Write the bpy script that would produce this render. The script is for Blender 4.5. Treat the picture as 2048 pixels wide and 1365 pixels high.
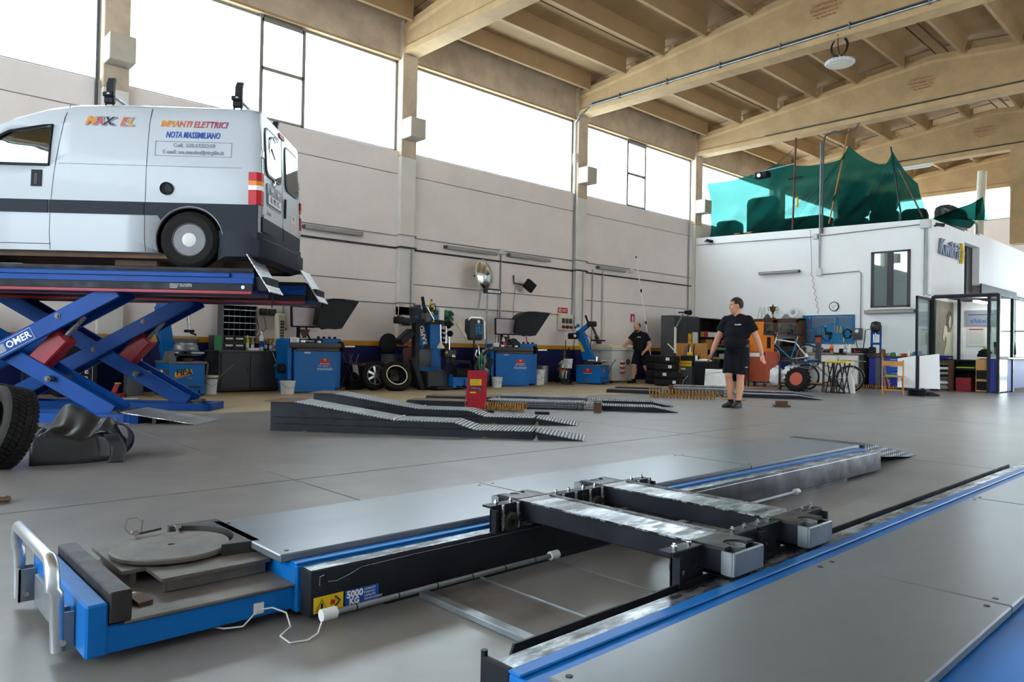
import bpy, bmesh, math, random
from mathutils import Matrix, Vector, noise
R_ = math.radians
for o in list(bpy.data.objects): bpy.data.objects.remove(o)
SC = bpy.context.scene
COL = SC.collection
# ---------------------------------------------------------------- camera
F_PX = 1451.2
yaw, pit, rol = R_(43.096), R_(.6445), R_(1.0508)
CF = Vector((math.sin(yaw)*math.cos(pit), math.cos(yaw)*math.cos(pit), math.sin(pit)))
CR = Vector((math.cos(yaw), -math.sin(yaw), 0)); CU = CR.cross(CF)
CR2 = math.cos(rol)*CR + math.sin(rol)*CU
CU2 = -math.sin(rol)*CR + math.cos(rol)*CU
cam = bpy.data.cameras.new('camera'); camo = bpy.data.objects.new('camera', cam); COL.objects.link(camo)
m = Matrix((CR2, CU2, -CF)).transposed().to_4x4(); m.translation = (0, 0, .88)
camo.matrix_world = m
cam.lens = F_PX/2048*36; cam.sensor_width = 36; cam.sensor_fit = 'HORIZONTAL'; cam.clip_start = .05; cam.clip_end = 300
SC.camera = camo
# ---------------------------------------------------------------- sky and exposure
W = bpy.data.worlds.new('World'); SC.world = W; W.use_nodes = True
bg = W.node_tree.nodes['Background']; bg.inputs[0].default_value = (.77, .885, 1, 1); bg.inputs[1].default_value = 5.0
SC.view_settings.view_transform = 'Standard'; SC.view_settings.look = 'None'
SC.view_settings.gamma = 1; SC.view_settings.use_curve_mapping = False
SC.view_settings.exposure = 1.65
SC.cycles.use_denoising = True
SC.cycles.max_bounces = 10; SC.cycles.diffuse_bounces = 6; SC.cycles.glossy_bounces = 4; SC.cycles.transparent_max_bounces = 12
SC.cycles.caustics_reflective = False; SC.cycles.caustics_refractive = False
SC.cycles.sample_clamp_indirect = 6
# ---------------------------------------------------------------- materials
MATS = {}
def srgb(c):
    if isinstance(c, str):
        c = [int(c[i:i+2], 16)/255 for i in (0, 2, 4)]
    return [((x+.055)/1.055)**2.4 if x > .04045 else x/12.92 for x in c]
def M(name, col, rough=.5, metal=0, var=.12, scale=3., bump=0., bscale=40., spec=.3, coat=0., stretch=None, rvar=0., col2=None, thr=None, emis=0, alpha=1, trans=0):
    m = bpy.data.materials.new(name); m.use_nodes = True; MATS[name] = m
    nt = m.node_tree; N = nt.nodes; L = nt.links; b = N['Principled BSDF']
    c = srgb(col); tc = N.new('ShaderNodeTexCoord'); src = tc.outputs['Object']
    if stretch:
        mp = N.new('ShaderNodeMapping'); mp.inputs['Scale'].default_value = stretch; L.new(src, mp.inputs[0]); src = mp.outputs[0]
    b.inputs['Roughness'].default_value = rough; b.inputs['Metallic'].default_value = metal
    b.inputs['Specular IOR Level'].default_value = spec; b.inputs['Coat Weight'].default_value = coat
    if var > 0 or col2:
        n = N.new('ShaderNodeTexNoise'); n.inputs['Scale'].default_value = scale; n.inputs['Detail'].default_value = 6; n.inputs['Roughness'].default_value = .65
        L.new(src, n.inputs['Vector'])
        cr = N.new('ShaderNodeValToRGB'); L.new(n.outputs['Fac'], cr.inputs[0])
        a, d = (thr or (.3, .7)); cr.color_ramp.elements[0].position = a; cr.color_ramp.elements[1].position = d
        lo = srgb(col2) if col2 else [x*(1-var) for x in c]; hi = c if col2 else [min(1, x*(1+var)) for x in c]
        cr.color_ramp.elements[0].color = (*lo, 1); cr.color_ramp.elements[1].color = (*hi, 1)
        L.new(cr.outputs[0], b.inputs['Base Color'])
        if rvar:
            mr = N.new('ShaderNodeMapRange'); mr.inputs[3].default_value = max(.03, rough-rvar); mr.inputs[4].default_value = min(1, rough+rvar)
            mr.inputs[1].default_value = .3; mr.inputs[2].default_value = .7
            n2 = N.new('ShaderNodeTexNoise'); n2.inputs['Scale'].default_value = scale*2.3; n2.inputs['Detail'].default_value = 5; L.new(src, n2.inputs['Vector'])
            L.new(n2.outputs['Fac'], mr.inputs[0]); L.new(mr.outputs[0], b.inputs['Roughness'])
    else:
        b.inputs['Base Color'].default_value = (*c, 1)
    if bump:
        n = N.new('ShaderNodeTexNoise'); n.inputs['Scale'].default_value = bscale; n.inputs['Detail'].default_value = 4; L.new(src, n.inputs['Vector'])
        bp = N.new('ShaderNodeBump'); bp.inputs['Strength'].default_value = bump; bp.inputs['Distance'].default_value = .01
        L.new(n.outputs['Fac'], bp.inputs['Height']); L.new(bp.outputs[0], b.inputs['Normal'])
    if emis:
        b.inputs['Emission Color'].default_value = (*c, 1); b.inputs['Emission Strength'].default_value = emis
    return m
def glass(name, tint=(.9, .97, .95), refl=.12, rough=.02):
    m = bpy.data.materials.new(name); m.use_nodes = True; MATS[name] = m
    nt = m.node_tree; N = nt.nodes; L = nt.links; N.remove(N['Principled BSDF'])
    t = N.new('ShaderNodeBsdfTransparent'); t.inputs[0].default_value = (*tint, 1)
    g = N.new('ShaderNodeBsdfGlossy'); g.inputs['Roughness'].default_value = rough
    f = N.new('ShaderNodeLayerWeight'); f.inputs[0].default_value = .35
    mr = N.new('ShaderNodeMapRange'); mr.inputs[3].default_value = refl*.5; mr.inputs[4].default_value = min(1, refl*4)
    L.new(f.outputs['Fresnel'], mr.inputs[0])
    x = N.new('ShaderNodeMixShader'); L.new(mr.outputs[0], x.inputs[0]); L.new(t.outputs[0], x.inputs[1]); L.new(g.outputs[0], x.inputs[2])
    L.new(x.outputs[0], N['Material Output'].inputs[0])
    return m
def tread(name, col, rough=.4, metal=.6, scale=30., bars=None, strength=.6):
    """checker plate: raised lens-shaped studs (or cross bars) as fine relief, shade of its low parts put into the colour"""
    m = M(name, col, rough, metal, var=.25, scale=4)
    nt = m.node_tree; N = nt.nodes; L = nt.links; b = N['Principled BSDF']
    tc = N.new('ShaderNodeTexCoord'); bp = N.new('ShaderNodeBump'); bp.inputs['Strength'].default_value = strength; bp.inputs['Distance'].default_value = .02
    if bars:
        w = N.new('ShaderNodeTexWave'); w.inputs['Scale'].default_value = bars; w.bands_direction = 'X'
        L.new(tc.outputs['Object'], w.inputs['Vector']); h = w.outputs['Fac']
    else:
        mp = N.new('ShaderNodeMapping'); mp.inputs['Rotation'].default_value = (0, 0, R_(45)); L.new(tc.outputs['Object'], mp.inputs[0])
        v = N.new('ShaderNodeTexVoronoi'); v.inputs['Scale'].default_value = scale; v.inputs['Randomness'].default_value = 0.0
        L.new(mp.outputs[0], v.inputs['Vector']); h = v.outputs['Distance']
    L.new(h, bp.inputs['Height']); L.new(bp.outputs[0], b.inputs['Normal'])
    hm = N.new('ShaderNodeMapRange'); hm.inputs[1].default_value = .1 if not bars else .35; hm.inputs[2].default_value = .45 if not bars else .65; hm.inputs[3].default_value = .62; hm.inputs[4].default_value = 1.08; L.new(h, hm.inputs[0])  # low parts of the relief darkened in the base colour, as shade
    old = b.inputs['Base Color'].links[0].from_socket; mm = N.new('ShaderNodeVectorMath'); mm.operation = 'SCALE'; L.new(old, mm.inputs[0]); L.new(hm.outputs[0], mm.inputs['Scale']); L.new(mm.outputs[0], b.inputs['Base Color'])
    mx = N.new('ShaderNodeMapRange'); mx.inputs[3].default_value = rough-.15; mx.inputs[4].default_value = rough+.25
    L.new(h, mx.inputs[0]); L.new(mx.outputs[0], b.inputs['Roughness'])
    return m
# ---------------------------------------------------------------- geometry helpers
class MB:
    def __init__(s): s.v = []; s.f = []
    def add(s, vs, fs, T=None):
        n = len(s.v)
        s.v += [tuple(T @ Vector(v)) if T is not None else tuple(v) for v in vs]
        s.f += [[i+n for i in f] for f in fs]; return s
    def box(s, x0, x1, y0, y1, z0, z1, T=None):
        return s.add([(x0,y0,z0),(x1,y0,z0),(x1,y1,z0),(x0,y1,z0),(x0,y0,z1),(x1,y0,z1),(x1,y1,z1),(x0,y1,z1)],
                     [(0,3,2,1),(4,5,6,7),(0,1,5,4),(1,2,6,5),(2,3,7,6),(3,0,4,7)], T)
    def cbox(s, x0, x1, y0, y1, z0, z1, b=.01, T=None, seg=1):
        bm = bmesh.new(); bmesh.ops.create_cube(bm, size=1)
        for v in bm.verts:
            v.co = ((x0+x1)/2+v.co.x*(x1-x0), (y0+y1)/2+v.co.y*(y1-y0), (z0+z1)/2+v.co.z*(z1-z0))
        bmesh.ops.bevel(bm, geom=bm.edges[:], offset=b, segments=seg, affect='EDGES', profile=.5)
        return s.bm(bm, T)
    def bm(s, bm, T=None):
        bm.verts.index_update()
        s.add([v.co.copy() for v in bm.verts], [[v.index for v in f.verts] for f in bm.faces], T); bm.free(); return s
    def cyl(s, p0, p1, r0, r1=None, n=12, caps=True):
        p0 = Vector(p0); p1 = Vector(p1); r1 = r0 if r1 is None else r1
        d = (p1-p0).normalized(); a = d.orthogonal().normalized(); b = d.cross(a)
        vs = [p+(a*math.cos(t)+b*math.sin(t))*r for p, r in ((p0, r0), (p1, r1)) for t in (2*math.pi*i/n for i in range(n))]
        fs = [(i, (i+1) % n, n+(i+1) % n, n+i) for i in range(n)]
        if caps: fs += [tuple(range(n-1, -1, -1)), tuple(range(n, 2*n))]
        return s.add(vs, fs)
    def tube(s, pts, r, n=8, closed=False, T=None):
        P = [Vector(p) for p in pts]; k = len(P); rs = r if isinstance(r, (list, tuple)) else [r]*k
        vs = []; a = None
        for i in range(k):
            if closed: d = P[(i+1) % k]-P[i-1]
            else: d = P[min(i+1, k-1)]-P[max(i-1, 0)]
            d.normalize()
            if a is None: a = d.orthogonal().normalized()
            else:
                a = a-d*a.dot(d); a = a.normalized() if a.length > 1e-6 else d.orthogonal().normalized()
            b = d.cross(a)
            vs += [P[i]+(a*math.cos(2*math.pi*j/n)+b*math.sin(2*math.pi*j/n))*rs[i] for j in range(n)]
        fs = []
        for i in range(k if closed else k-1):
            i2 = (i+1) % k
            fs += [(i*n+j, i*n+(j+1) % n, i2*n+(j+1) % n, i2*n+j) for j in range(n)]
        if not closed: fs += [tuple(range(n-1, -1, -1)), tuple(range((k-1)*n, k*n))]
        return s.add(vs, fs, T)
    def lathe(s, prof, n=24, T=None, close=False):
        k = len(prof); vs = [(r*math.cos(2*math.pi*j/n), r*math.sin(2*math.pi*j/n), z) for r, z in prof for j in range(n)]
        fs = [(i*n+j, i*n+(j+1) % n, ((i+1) % k)*n+(j+1) % n, ((i+1) % k)*n+j) for i in range(k if close else k-1) for j in range(n)]
        if not close:
            if prof[0][0] > 1e-6: fs.append(tuple(range(n-1, -1, -1)))
            if prof[-1][0] > 1e-6: fs.append(tuple(range((k-1)*n, k*n)))
        return s.add(vs, fs, T)
    def prism(s, poly, h0, h1, T=None):
        n = len(poly); vs = [(x, y, h0) for x, y in poly]+[(x, y, h1) for x, y in poly]
        return s.add(vs, [tuple(range(n-1, -1, -1)), tuple(range(n, 2*n))]+[(i, (i+1) % n, n+(i+1) % n, n+i) for i in range(n)], T)
    def sph(s, c, r, nu=14, nv=9, T=None):
        r = (r, r, r) if not isinstance(r, (tuple, list)) else r
        pr = [(max(1e-5, math.sin(math.pi*i/nv)), -math.cos(math.pi*i/nv)) for i in range(nv+1)]
        T2 = Matrix.Translation(c) @ Matrix.Diagonal((*r, 1))
        return s.lathe(pr, nu, T @ T2 if T is not None else T2)
    def loft(s, rings, T=None, caps=True, closed=True):
        n = len(rings[0]); vs = [p for r in rings for p in r]; fs = []
        for i in range(len(rings)-1):
            for j in range(n if closed else n-1):
                fs.append((i*n+j, i*n+(j+1) % n, (i+1)*n+(j+1) % n, (i+1)*n+j))
        if caps and closed: fs += [tuple(range(n-1, -1, -1)), tuple(range((len(rings)-1)*n, len(rings)*n))]
        return s.add(vs, fs, T)
    def mesh(s, name, mat, ang=35):
        me = bpy.data.meshes.new(name); me.from_pydata(s.v, [], s.f)
        bm = bmesh.new(); bm.from_mesh(me); bmesh.ops.remove_doubles(bm, verts=bm.verts, dist=1e-6); bmesh.ops.recalc_face_normals(bm, faces=bm.faces); bm.to_mesh(me); bm.free()
        if mat is not None: me.materials.append(MATS[mat] if isinstance(mat, str) else mat)
        me.polygons.foreach_set('use_smooth', [True]*len(me.polygons)); me.set_sharp_from_angle(angle=R_(ang)); me.update()
        return me
    def build(s, name, mat, parent=None, ang=35, label=None, stuff=False):
        o = bpy.data.objects.new(name, s.mesh(name, mat, ang)); COL.objects.link(o)
        if parent is not None: o.parent = parent
        if label: o['label'] = label
        if stuff: o['kind'] = 'stuff'
        return o
def tag(o, label, cat, group=None):
    o['label'] = label; o['category'] = cat
    if group: o['group'] = group
    return o
def struct(o): o['kind'] = 'structure'; return o
def thing(name, label, cat, loc=(0, 0, 0), rz=0, group=None):
    o = bpy.data.objects.new(name, None); COL.objects.link(o); o.location = loc; o.rotation_euler = (0, 0, rz); o.empty_display_size = .1
    return tag(o, label, cat, group)
def dup(root, loc, rz=None, label=None, parent=None):
    r = root.copy(); COL.objects.link(r); r.location = loc
    if rz is not None: r.rotation_euler = (0, 0, rz)
    if label: r['label'] = label
    if parent is not None: r.parent = parent
    for ch in root.children:
        c = ch.copy(); COL.objects.link(c); c.parent = r
        for g in ch.children:
            d = g.copy(); COL.objects.link(d); d.parent = c
    return r
def inst(o, parent, loc=(0, 0, 0), rot=(0, 0, 0)):
    c = o.copy(); COL.objects.link(c); c.parent = parent; c.location = loc; c.rotation_euler = rot; return c
def FR(o, ex, ey):
    """frame with x axis ex, y axis ey, z = ex x ey at o"""
    ex = Vector(ex).normalized(); ey = Vector(ey); ey = (ey-ex*ey.dot(ex)).normalized(); ez = ex.cross(ey)
    m = Matrix((ex, ey, ez)).transposed().to_4x4(); m.translation = o; return m
def text(s, size, T, mat, parent, name='lettering', th=.0015, align='CENTER', shear=0, sx=1., bold=0., label=None):
    c = bpy.data.curves.new('t', 'FONT'); c.body = s; c.size = size; c.align_x = align; c.align_y = 'CENTER'; c.extrude = th; c.shear = shear; c.resolution_u = 2
    c.offset = bold
    t = bpy.data.objects.new('t', c); me = bpy.data.meshes.new_from_object(t)
    bpy.data.objects.remove(t)
    me.name = name; me.transform(T @ Matrix.Diagonal((sx, 1, 1, 1))); me.materials.clear(); me.materials.append(MATS[mat])
    o = bpy.data.objects.new(name, me); COL.objects.link(o); o.parent = parent
    if label: o['label'] = label
    return o
def TR(x=0, y=0, z=0): return Matrix.Translation((x, y, z))
def RX(a): return Matrix.Rotation(R_(a), 4, 'X')
def RY(a): return Matrix.Rotation(R_(a), 4, 'Y')
def RZ(a): return Matrix.Rotation(R_(a), 4, 'Z')
# ---------------------------------------------------------------- palette
M('wall_paint', 'e8dfdb', .75, var=.05, scale=1.2, bump=.25, bscale=90)
M('office_paint', 'ececec', .7, var=.03, scale=1, bump=.15, bscale=120)
M('concrete_beam', 'b4976f', .85, var=.16, scale=1.6, bump=.3, bscale=25)
M('concrete_slab', 'a98f6c', .85, var=.12, scale=.9, bump=.2, bscale=30)
M('concrete_lintel', 'c2b09a', .9, var=.25, scale=1.8, bump=.35, bscale=25)
M('concrete_white', 'dcd7d0', .75, var=.05, scale=2, bump=.2, bscale=60)
M('floor_grey', '76726e', .34, var=.38, scale=1.6, thr=(.15, .85), bump=.04, bscale=90, spec=.5)
M('asphalt', '8f8c88', .9, var=.1)
M('brick', 'cdc7be', .8, var=.15, scale=2)
M('worn_top', 'b9bec3', .28, .7, col2='37373a', thr=(.44, .64), scale=7, rvar=.12, stretch=(.7, 2, 1))
M('floor_beige', 'a3906f', .5, var=.12, scale=.8, bump=.05, bscale=60, rvar=.1)
M('joint_dark', '2b2826', .9, var=0, spec=.12)
M('dado_blue', '1d2350', .5, var=.12, scale=3, spec=.12)
M('dado_yellow', 'c78a12', .5, var=.08, scale=3)
M('frame_grey', '8f8d88', .5, .3, var=.06)
M('frame_dark', '39363a', .4, .3, var=.06)
M('black_paint', '23252a', .45, .2, var=.25, scale=4, rvar=.12, spec=.12)
M('black_plastic', '1b1c1f', .45, var=.15, scale=6, spec=.12)
M('grey_plastic', '4c4c4e', .5, var=.08, spec=.12)
M('rubber', '1f1e1d', .75, var=.2, scale=7, bump=.1, bscale=50, spec=.12)
M('rubber_sidewall', '2a2826', .6, var=.15, scale=5, spec=.12)
M('blue_machine', '0562ac', .4, var=.08, scale=3, spec=.2)
M('blue_lift', '0763ac', .38, var=.14, scale=3, spec=.25)
M('blue_omer', '06428c', .42, var=.12, scale=3, spec=.15)
M('red_lift', '8d1f2c', .4, var=.12, scale=3)
M('red_box', '9a1826', .4, var=.1, scale=2)
M('red', 'b3202a', .5, var=.05)
M('orange', 'd97812', .45, var=.06)
M('rust_orange', 'b8553f', .5, var=.1, scale=3)
M('yellow', 'd9b51e', .5, var=.05)
M('white', 'e6e6e6', .5, var=.02)
M('white_dull', 'd0d0ce', .6, var=.06, scale=5)
M('black', '101010', .5, var=0, spec=.12)
M('steel', 'a9abad', .3, .9, var=.15, scale=5, rvar=.1)
M('chrome', 'd8dadc', .14, 1, var=0)
M('tube_chrome', 'c4c9cc', .3, .9, var=.06, scale=12)
M('rim_grey', '58585a', .45, .5, var=.12, scale=8)
M('zinc', '868b8f', .4, .7, var=.18, scale=6, rvar=.1)
M('dark_steel', '3c3a38', .45, .6, var=.3, scale=5, rvar=.1)
M('rust_steel', '6b5544', .6, .3, var=.25, scale=6)
M('cabinet_grey', '55585c', .45, .2, var=.06, spec=.12)
M('cabinet_dark', '3b3e42', .45, .2, var=.06, spec=.12)
M('wood', 'b07a3e', .5, var=.2, scale=6, stretch=(1, 1, .15))
M('wood_dark', '4a2f1e', .5, var=.25, scale=6, stretch=(1, 1, .15))
M('cardboard', 'a97f50', .8, var=.08, scale=5)
M('brass_hose', 'a5752a', .35, .2, var=.08)
M('skin', 'c08a6f', .5, var=.05, scale=9)
M('cloth_black', '16171c', .85, var=.2, scale=8, bump=.2, bscale=60, spec=.12)
M('hair', '2b2119', .7, var=.2, scale=30)
M('shoe', '211a17', .6, var=.15)
M('grime_plate', '787c81', .30, .5, var=.10, scale=2, stretch=(.7, 2, 1), bump=.02, bscale=80, spec=.6)
M('dirty_plate', '6b6560', .5, .3, var=.4, scale=3.5, rvar=.12, bump=.1, bscale=40)
M('paper', 'd8d6cc', .8, var=.05, scale=8)
M('cream', 'd8d3bd', .5, var=.04)
M('green', '2d7a4b', .5, var=.05)
M('lime', '9fd41a', .5, var=.05)
M('teal_wall', '1c6fa0', .5, var=.05)
M('navy', '16237a', .5, var=.08)
M('label_black', '15151a', .5, var=0)
M('label_white', 'e8e8e8', .5, var=0)
M('label_red', 'b02028', .5, var=0)
M('label_blue', '164aa0', .5, var=0)
M('label_orange', 'd98a2a', .5, var=0)
M('print_grey', '8b8f9a', .5, var=0)
M('corbel', 'b9b0a2', .8, var=.08, scale=3)
M('stencil_red', 'a5664a', .9, var=.2, scale=12)
M('fitting_grey', '9a9a94', .5, var=.05)
M('lamp_tube', 'ffffff', .5, var=0, emis=9)
M('screen', '9a8f96', .25, var=.1, scale=6)
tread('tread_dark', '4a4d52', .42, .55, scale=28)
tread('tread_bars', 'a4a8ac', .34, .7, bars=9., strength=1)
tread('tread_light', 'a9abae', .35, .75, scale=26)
glass('pane_glass', (.95, .98, .97), .06)
glass('booth_glass', (.80, .90, .87), .16)
glass('van_glass', (.50, .62, .60), .22)
glass('cup_glass', (.85, .9, .9), .2)
# ================================================================ the building
WY = 13.8            # inner face of the long wall
CX = [-8.46, -2.51, 3.44, 9.485, 15.44, 21.39, 27.35, 33.3]     # column / beam lines
Y0 = -1.0            # inner face of the door side
SILL, LINT = 5.33, 7.41
# floor: slabs with recessed joints
fl = MB().box(-8.6, 34, Y0-.3, 14.2, -.2, -.012).build('floor', 'joint_dark'); struct(fl)
gx = [-8.6, -3.8, 2.22, 6.75, 11.3, 15.9, 20.5, 25.1, 29.7, 34]; gy = [Y0-.3, 4.43, 9.2]
for i in range(len(gx)-1):
    for j in range(2):
        MB().box(gx[i]+.008, gx[i+1]-.008, gy[j]+.008, gy[j+1]-.008, -.1, 0).build('slab', 'floor_grey', fl)
    MB().box(gx[i]+.006, gx[i+1]-.006, 9.26, 14.2, -.1, .004).build('slab', 'floor_beige', fl)
# long wall
wl = MB()
wl.box(-8.6, 33.6, WY+.16, WY+.4, 0, SILL-.01).box(-8.6, 33.6, WY+.29, WY+.4, LINT+.06, 8.9)
wl = struct(wl.build('wall_back', 'joint_dark'))
bays = [(CX[i]+.2, CX[i+1]-.2) for i in range(len(CX)-1)]
for a, b in bays:
    if b < 2 and a < -4: pass
    MB().cbox(a-.2, b+.2, WY, WY+.15, 1.0, 2.325, .008).build('panel', 'wall_paint', wl)
    MB().cbox(a-.2, b+.2, WY, WY+.15, 2.34, 4.803, .008).build('panel', 'wall_paint', wl)
    MB().cbox(a-.2, b+.2, WY, WY+.15, 4.818, SILL, .008).build('panel', 'wall_paint', wl)
    MB().box(a-.2, b+.2, WY-.004, WY+.15, 0, .9).build('dado', 'dado_blue', wl)
    MB().box(a-.2, b+.2, WY-.004, WY+.15, .9, 1.0).build('stripe', 'dado_yellow', wl)
    MB().cbox(a-.2, b+.2, WY+.02, WY+.28, LINT+.05, 8.6, .01).build('lintel', 'concrete_lintel', wl)
    MB().box(a-.2, b+.2, WY-.03, WY+.1, LINT, LINT+.05).build('lintel_edge', 'concrete_slab', wl)
for x in CX:
    MB().cbox(x-.205, x+.205, WY-.12, WY+.35, 1.0, 5.2, .012).build('column', 'concrete_white', wl)
    MB().box(x-.207, x+.207, WY-.123, WY+.3, 0, .9).build('column_dado', 'dado_blue', wl)
    MB().box(x-.207, x+.207, WY-.123, WY+.3, .9, 1.0).build('column_stripe', 'dado_yellow', wl)
    MB().cbox(x-.205, x+.205, WY-.12, WY+.35, 5.2, 8.3, .012).build('column_head', 'concrete_lintel', wl)
    MB().cbox(x-.205, x+.205, WY-.48, WY-.12, 5.58, 6.03, .012).build('corbel', 'corbel', wl)
for n, (a, b) in enumerate(bays):
    w = struct(MB().box(a, b, WY+.10, WY+.14, SILL, SILL+.05).box(a, b, WY+.10, WY+.14, LINT-.05, LINT).box(a, a+.06, WY+.10, WY+.14, SILL, LINT).box(b-.06, b, WY+.10, WY+.14, SILL, LINT).build('window_%d' % (n+1), 'frame_grey'))
    MB().box(a+.05, b-.05, WY+.12, WY+.126, SILL+.04, LINT-.04).build('pane', 'pane_glass', w)
    if n in (2, 4):
        s = 6.06 if n == 2 else 17.7
        fr = MB()
        for x in (s, s+.9): fr.box(x-.035, x+.035, WY+.06, WY+.16, SILL, LINT)
        for z in (SILL+.04, 6.36, LINT-.09): fr.box(s, s+.9, WY+.06, WY+.16, z-.035, z+.035)
        fr.build('sash', 'frame_grey', w)
# door side (behind the camera): doors, unseen upper wall left blank to darken the roof ribs
wf = struct(MB().box(-8.6, 33.6, Y0-.3, Y0-.02, 4.6, 8.9).box(21.5, 33.6, Y0-.3, Y0-.02, 0, 4.6).box(-8.6, -2.5, Y0-.3, Y0-.02, 0, 4.6).build('wall_front', 'wall_paint'))
for x in CX: MB().cbox(x-.21, x+.21, Y0-.3, Y0+.1, 0, 8.3, .012).build('column', 'concrete_white', wf)
DOORS = (3, 4)        # bays whose sectional door is up
for i, (a, b) in enumerate(bays[1:5], 1):
    MB().box(a-.1, a+.45, Y0-.25, Y0-.05, 0, 4.6).build('door_jamb', 'wall_paint', wf)
    MB().box(b-.45, b+.1, Y0-.25, Y0-.05, 0, 4.6).build('door_jamb', 'wall_paint', wf)
    if i not in DOORS:
        d = struct(MB().box(a+.45, b-.45, Y0-.2, Y0-.17, 0, 4.6).build('door_%d' % i, 'joint_dark'))
        for k in range(8): MB().cbox(a+.46, b-.46, Y0-.17, Y0-.12, k*.575+.006, k*.575+.569, .01).build('door_section', 'white_dull', d)
# end walls
we = struct(MB().box(33.45, 33.7, 6.3, 14.1, 0, 6.35).box(33.45, 33.7, Y0-.3, 6.3, 3.2, 6.35).box(33.45, 33.7, Y0-.3, 6.3, 0, .3).box(33.45, 33.7, Y0-.3, 14.1, 7.62, 9.2).build('wall_right', 'wall_paint'))
MB().box(33.2, 33.45, Y0, WY, 7.62, 7.75).build('lintel_edge', 'concrete_slab', we)
MB().box(33.3, 33.45, Y0, WY, 7.75, 8.9).build('lintel', 'concrete_beam', we)
w = struct(MB().box(33.5, 33.56, Y0, 6.3, 1.9, 1.96).box(33.5, 33.56, .9, .96, .3, 3.2).box(33.5, 33.56, 2.6, 2.66, .3, 3.2).box(33.5, 33.56, 4.4, 4.46, .3, 3.2).build('window_23', 'frame_grey'))
MB().box(33.53, 33.536, Y0, 6.3, .3, 3.2).build('pane', 'pane_glass', w)
w = struct(MB().box(33.5, 33.56, Y0, WY, 6.35, 6.4).box(33.5, 33.56, Y0, WY, 7.57, 7.62).build('window_21', 'frame_grey'))
MB().box(33.53, 33.536, Y0, WY, 6.35, 7.62).build('pane', 'pane_glass', w)
wz = struct(MB().box(-8.75, -8.5, Y0-.3, 2, 0, SILL).box(-8.75, -8.5, 9.5, 14.1, 0, SILL).box(-8.75, -8.5, 2, 9.5, 4.2, SILL).box(-8.75, -8.5, 6.5, 9.5, 0, 4.2).box(-8.75, -8.5, Y0-.3, 14.1, LINT, 9.2).build('wall_left', 'wall_paint'))
w = struct(MB().box(-8.65, -8.6, Y0, WY, SILL, SILL+.05).box(-8.65, -8.6, Y0, WY, LINT-.05, LINT).build('window_22', 'frame_grey'))
MB().box(-8.63, -8.624, Y0, WY, SILL, LINT).build('pane', 'pane_glass', w)
# roof: gable beams, TT slabs
APX = 6.5; SL = .1
def zr(y): return 8.14+(13.3-(y if y >= APX else 2*APX-y))*SL      # underside of the ribs
ce = struct(MB().add([(-8.7, Y0-.4, zr(Y0)+.72), (33.7, Y0-.4, zr(Y0)+.72), (33.7, APX, zr(APX)+.72), (-8.7, APX, zr(APX)+.72), (33.7, 14.2, zr(14.2)+.72), (-8.7, 14.2, zr(14.2)+.72)], [(0, 1, 2, 3), (3, 2, 4, 5)]).build('ceiling', 'concrete_slab'))
PR = [(-.2, 0), (.2, 0), (.2, .14), (.155, .2), (.155, None), (.2, None), (.2, 'T'), (-.2, 'T'), (-.2, None), (-.155, None), (-.155, .2), (-.2, .14)]
bmv = None
def ring(y):
    top = zr(y)+.10-7.53; o = []
    k = 0
    for x, z in PR:
        if z is None:
            z = top-.2 if abs(x) < .16 else top-.14
        elif z == 'T': z = top
        o.append((x, y, 7.53+z))
    return o
b0 = MB().loft([ring(WY-.02), ring(APX), ring(Y0-.1)]).mesh('beam', 'concrete_beam')
beams = []
for x in CX:
    o = bpy.data.objects.new('beam', b0); COL.objects.link(o); o.parent = ce; o.location = (x, 0, 0); beams.append(o)
for k in (4, 5, 6):
    for s, dz, sz in (("L'ARTIGIANA", .10, .095), ("PREFABBRICATI", 0, .095), ("CASALE SUL SILE (TV)", -.09, .06), ("TEL. 0422/788100", -.17, .06)):
        text(s, sz, FR((-.162, 6.75, 8.27+dz), (0, -1, 0), (0, 0, 1)), 'stencil_red', beams[k])
# one TT slab: plate with two tapered ribs, running along x between beams
L = 5.56
sec = [(-1.21, .42), (-.70, .42), (-.66, .0), (-.58, .0), (-.52, .42), (.52, .42), (.58, .0), (.66, .0), (.70, .42), (1.21, .42), (1.21, .50), (-1.21, .50)]
tt = MB().loft([[(xx, y, z) for y, z in sec] for xx in (-L/2, L/2)])
ttp = MB().box(-2.985, 2.985, -1.21, 1.21, .44, .52)     # plate going on over the beams
tm = tt.add(ttp.v, ttp.f).mesh('roof_slab', 'concrete_slab')
rows = [12.70, 10.25, 7.83, 5.17, 2.75, .30]
for i in range(len(CX)-1):
    for y in rows:
        o = bpy.data.objects.new('roof_slab', tm); COL.objects.link(o); o.parent = ce
        o.location = ((CX[i]+CX[i+1])/2, y, zr(y)); o.rotation_euler = (-math.atan(SL) if y > APX else math.atan(SL), 0, 0)
MB().box(-8.6, 33.6, APX-.12, APX+.12, zr(APX)+.40, zr(APX)+.6).build('ridge_slab', 'concrete_slab', ce)
MB().box(27.1, 27.6, 5.35, 6.02, 4.5, 7.53).build('pillar', 'concrete_beam', ce)

# yard and the building opposite the open doors
struct(MB().box(-12, 40, -13, Y0-.31, -.1, -.02).build('ground_yard', 'asphalt'))
nb = thing('neighbour_building', 'pale building across the yard opposite the open doors', 'building', (12, -13, 0))
MB().box(-24, 28, -6, 0, 0, 8.5).build('wall', 'brick', nb)
for i in range(9):
    for z in (1.2, 5.0):
        f = MB().box(-20+i*5.2, -18.2+i*5.2, 0, .05, z, z+1.9).build('window', 'white_dull', nb); MB().box(-19.9+i*5.2, -18.3+i*5.2, .05, .06, z+.1, z+1.8).build('pane', 'cabinet_dark', f)
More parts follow.
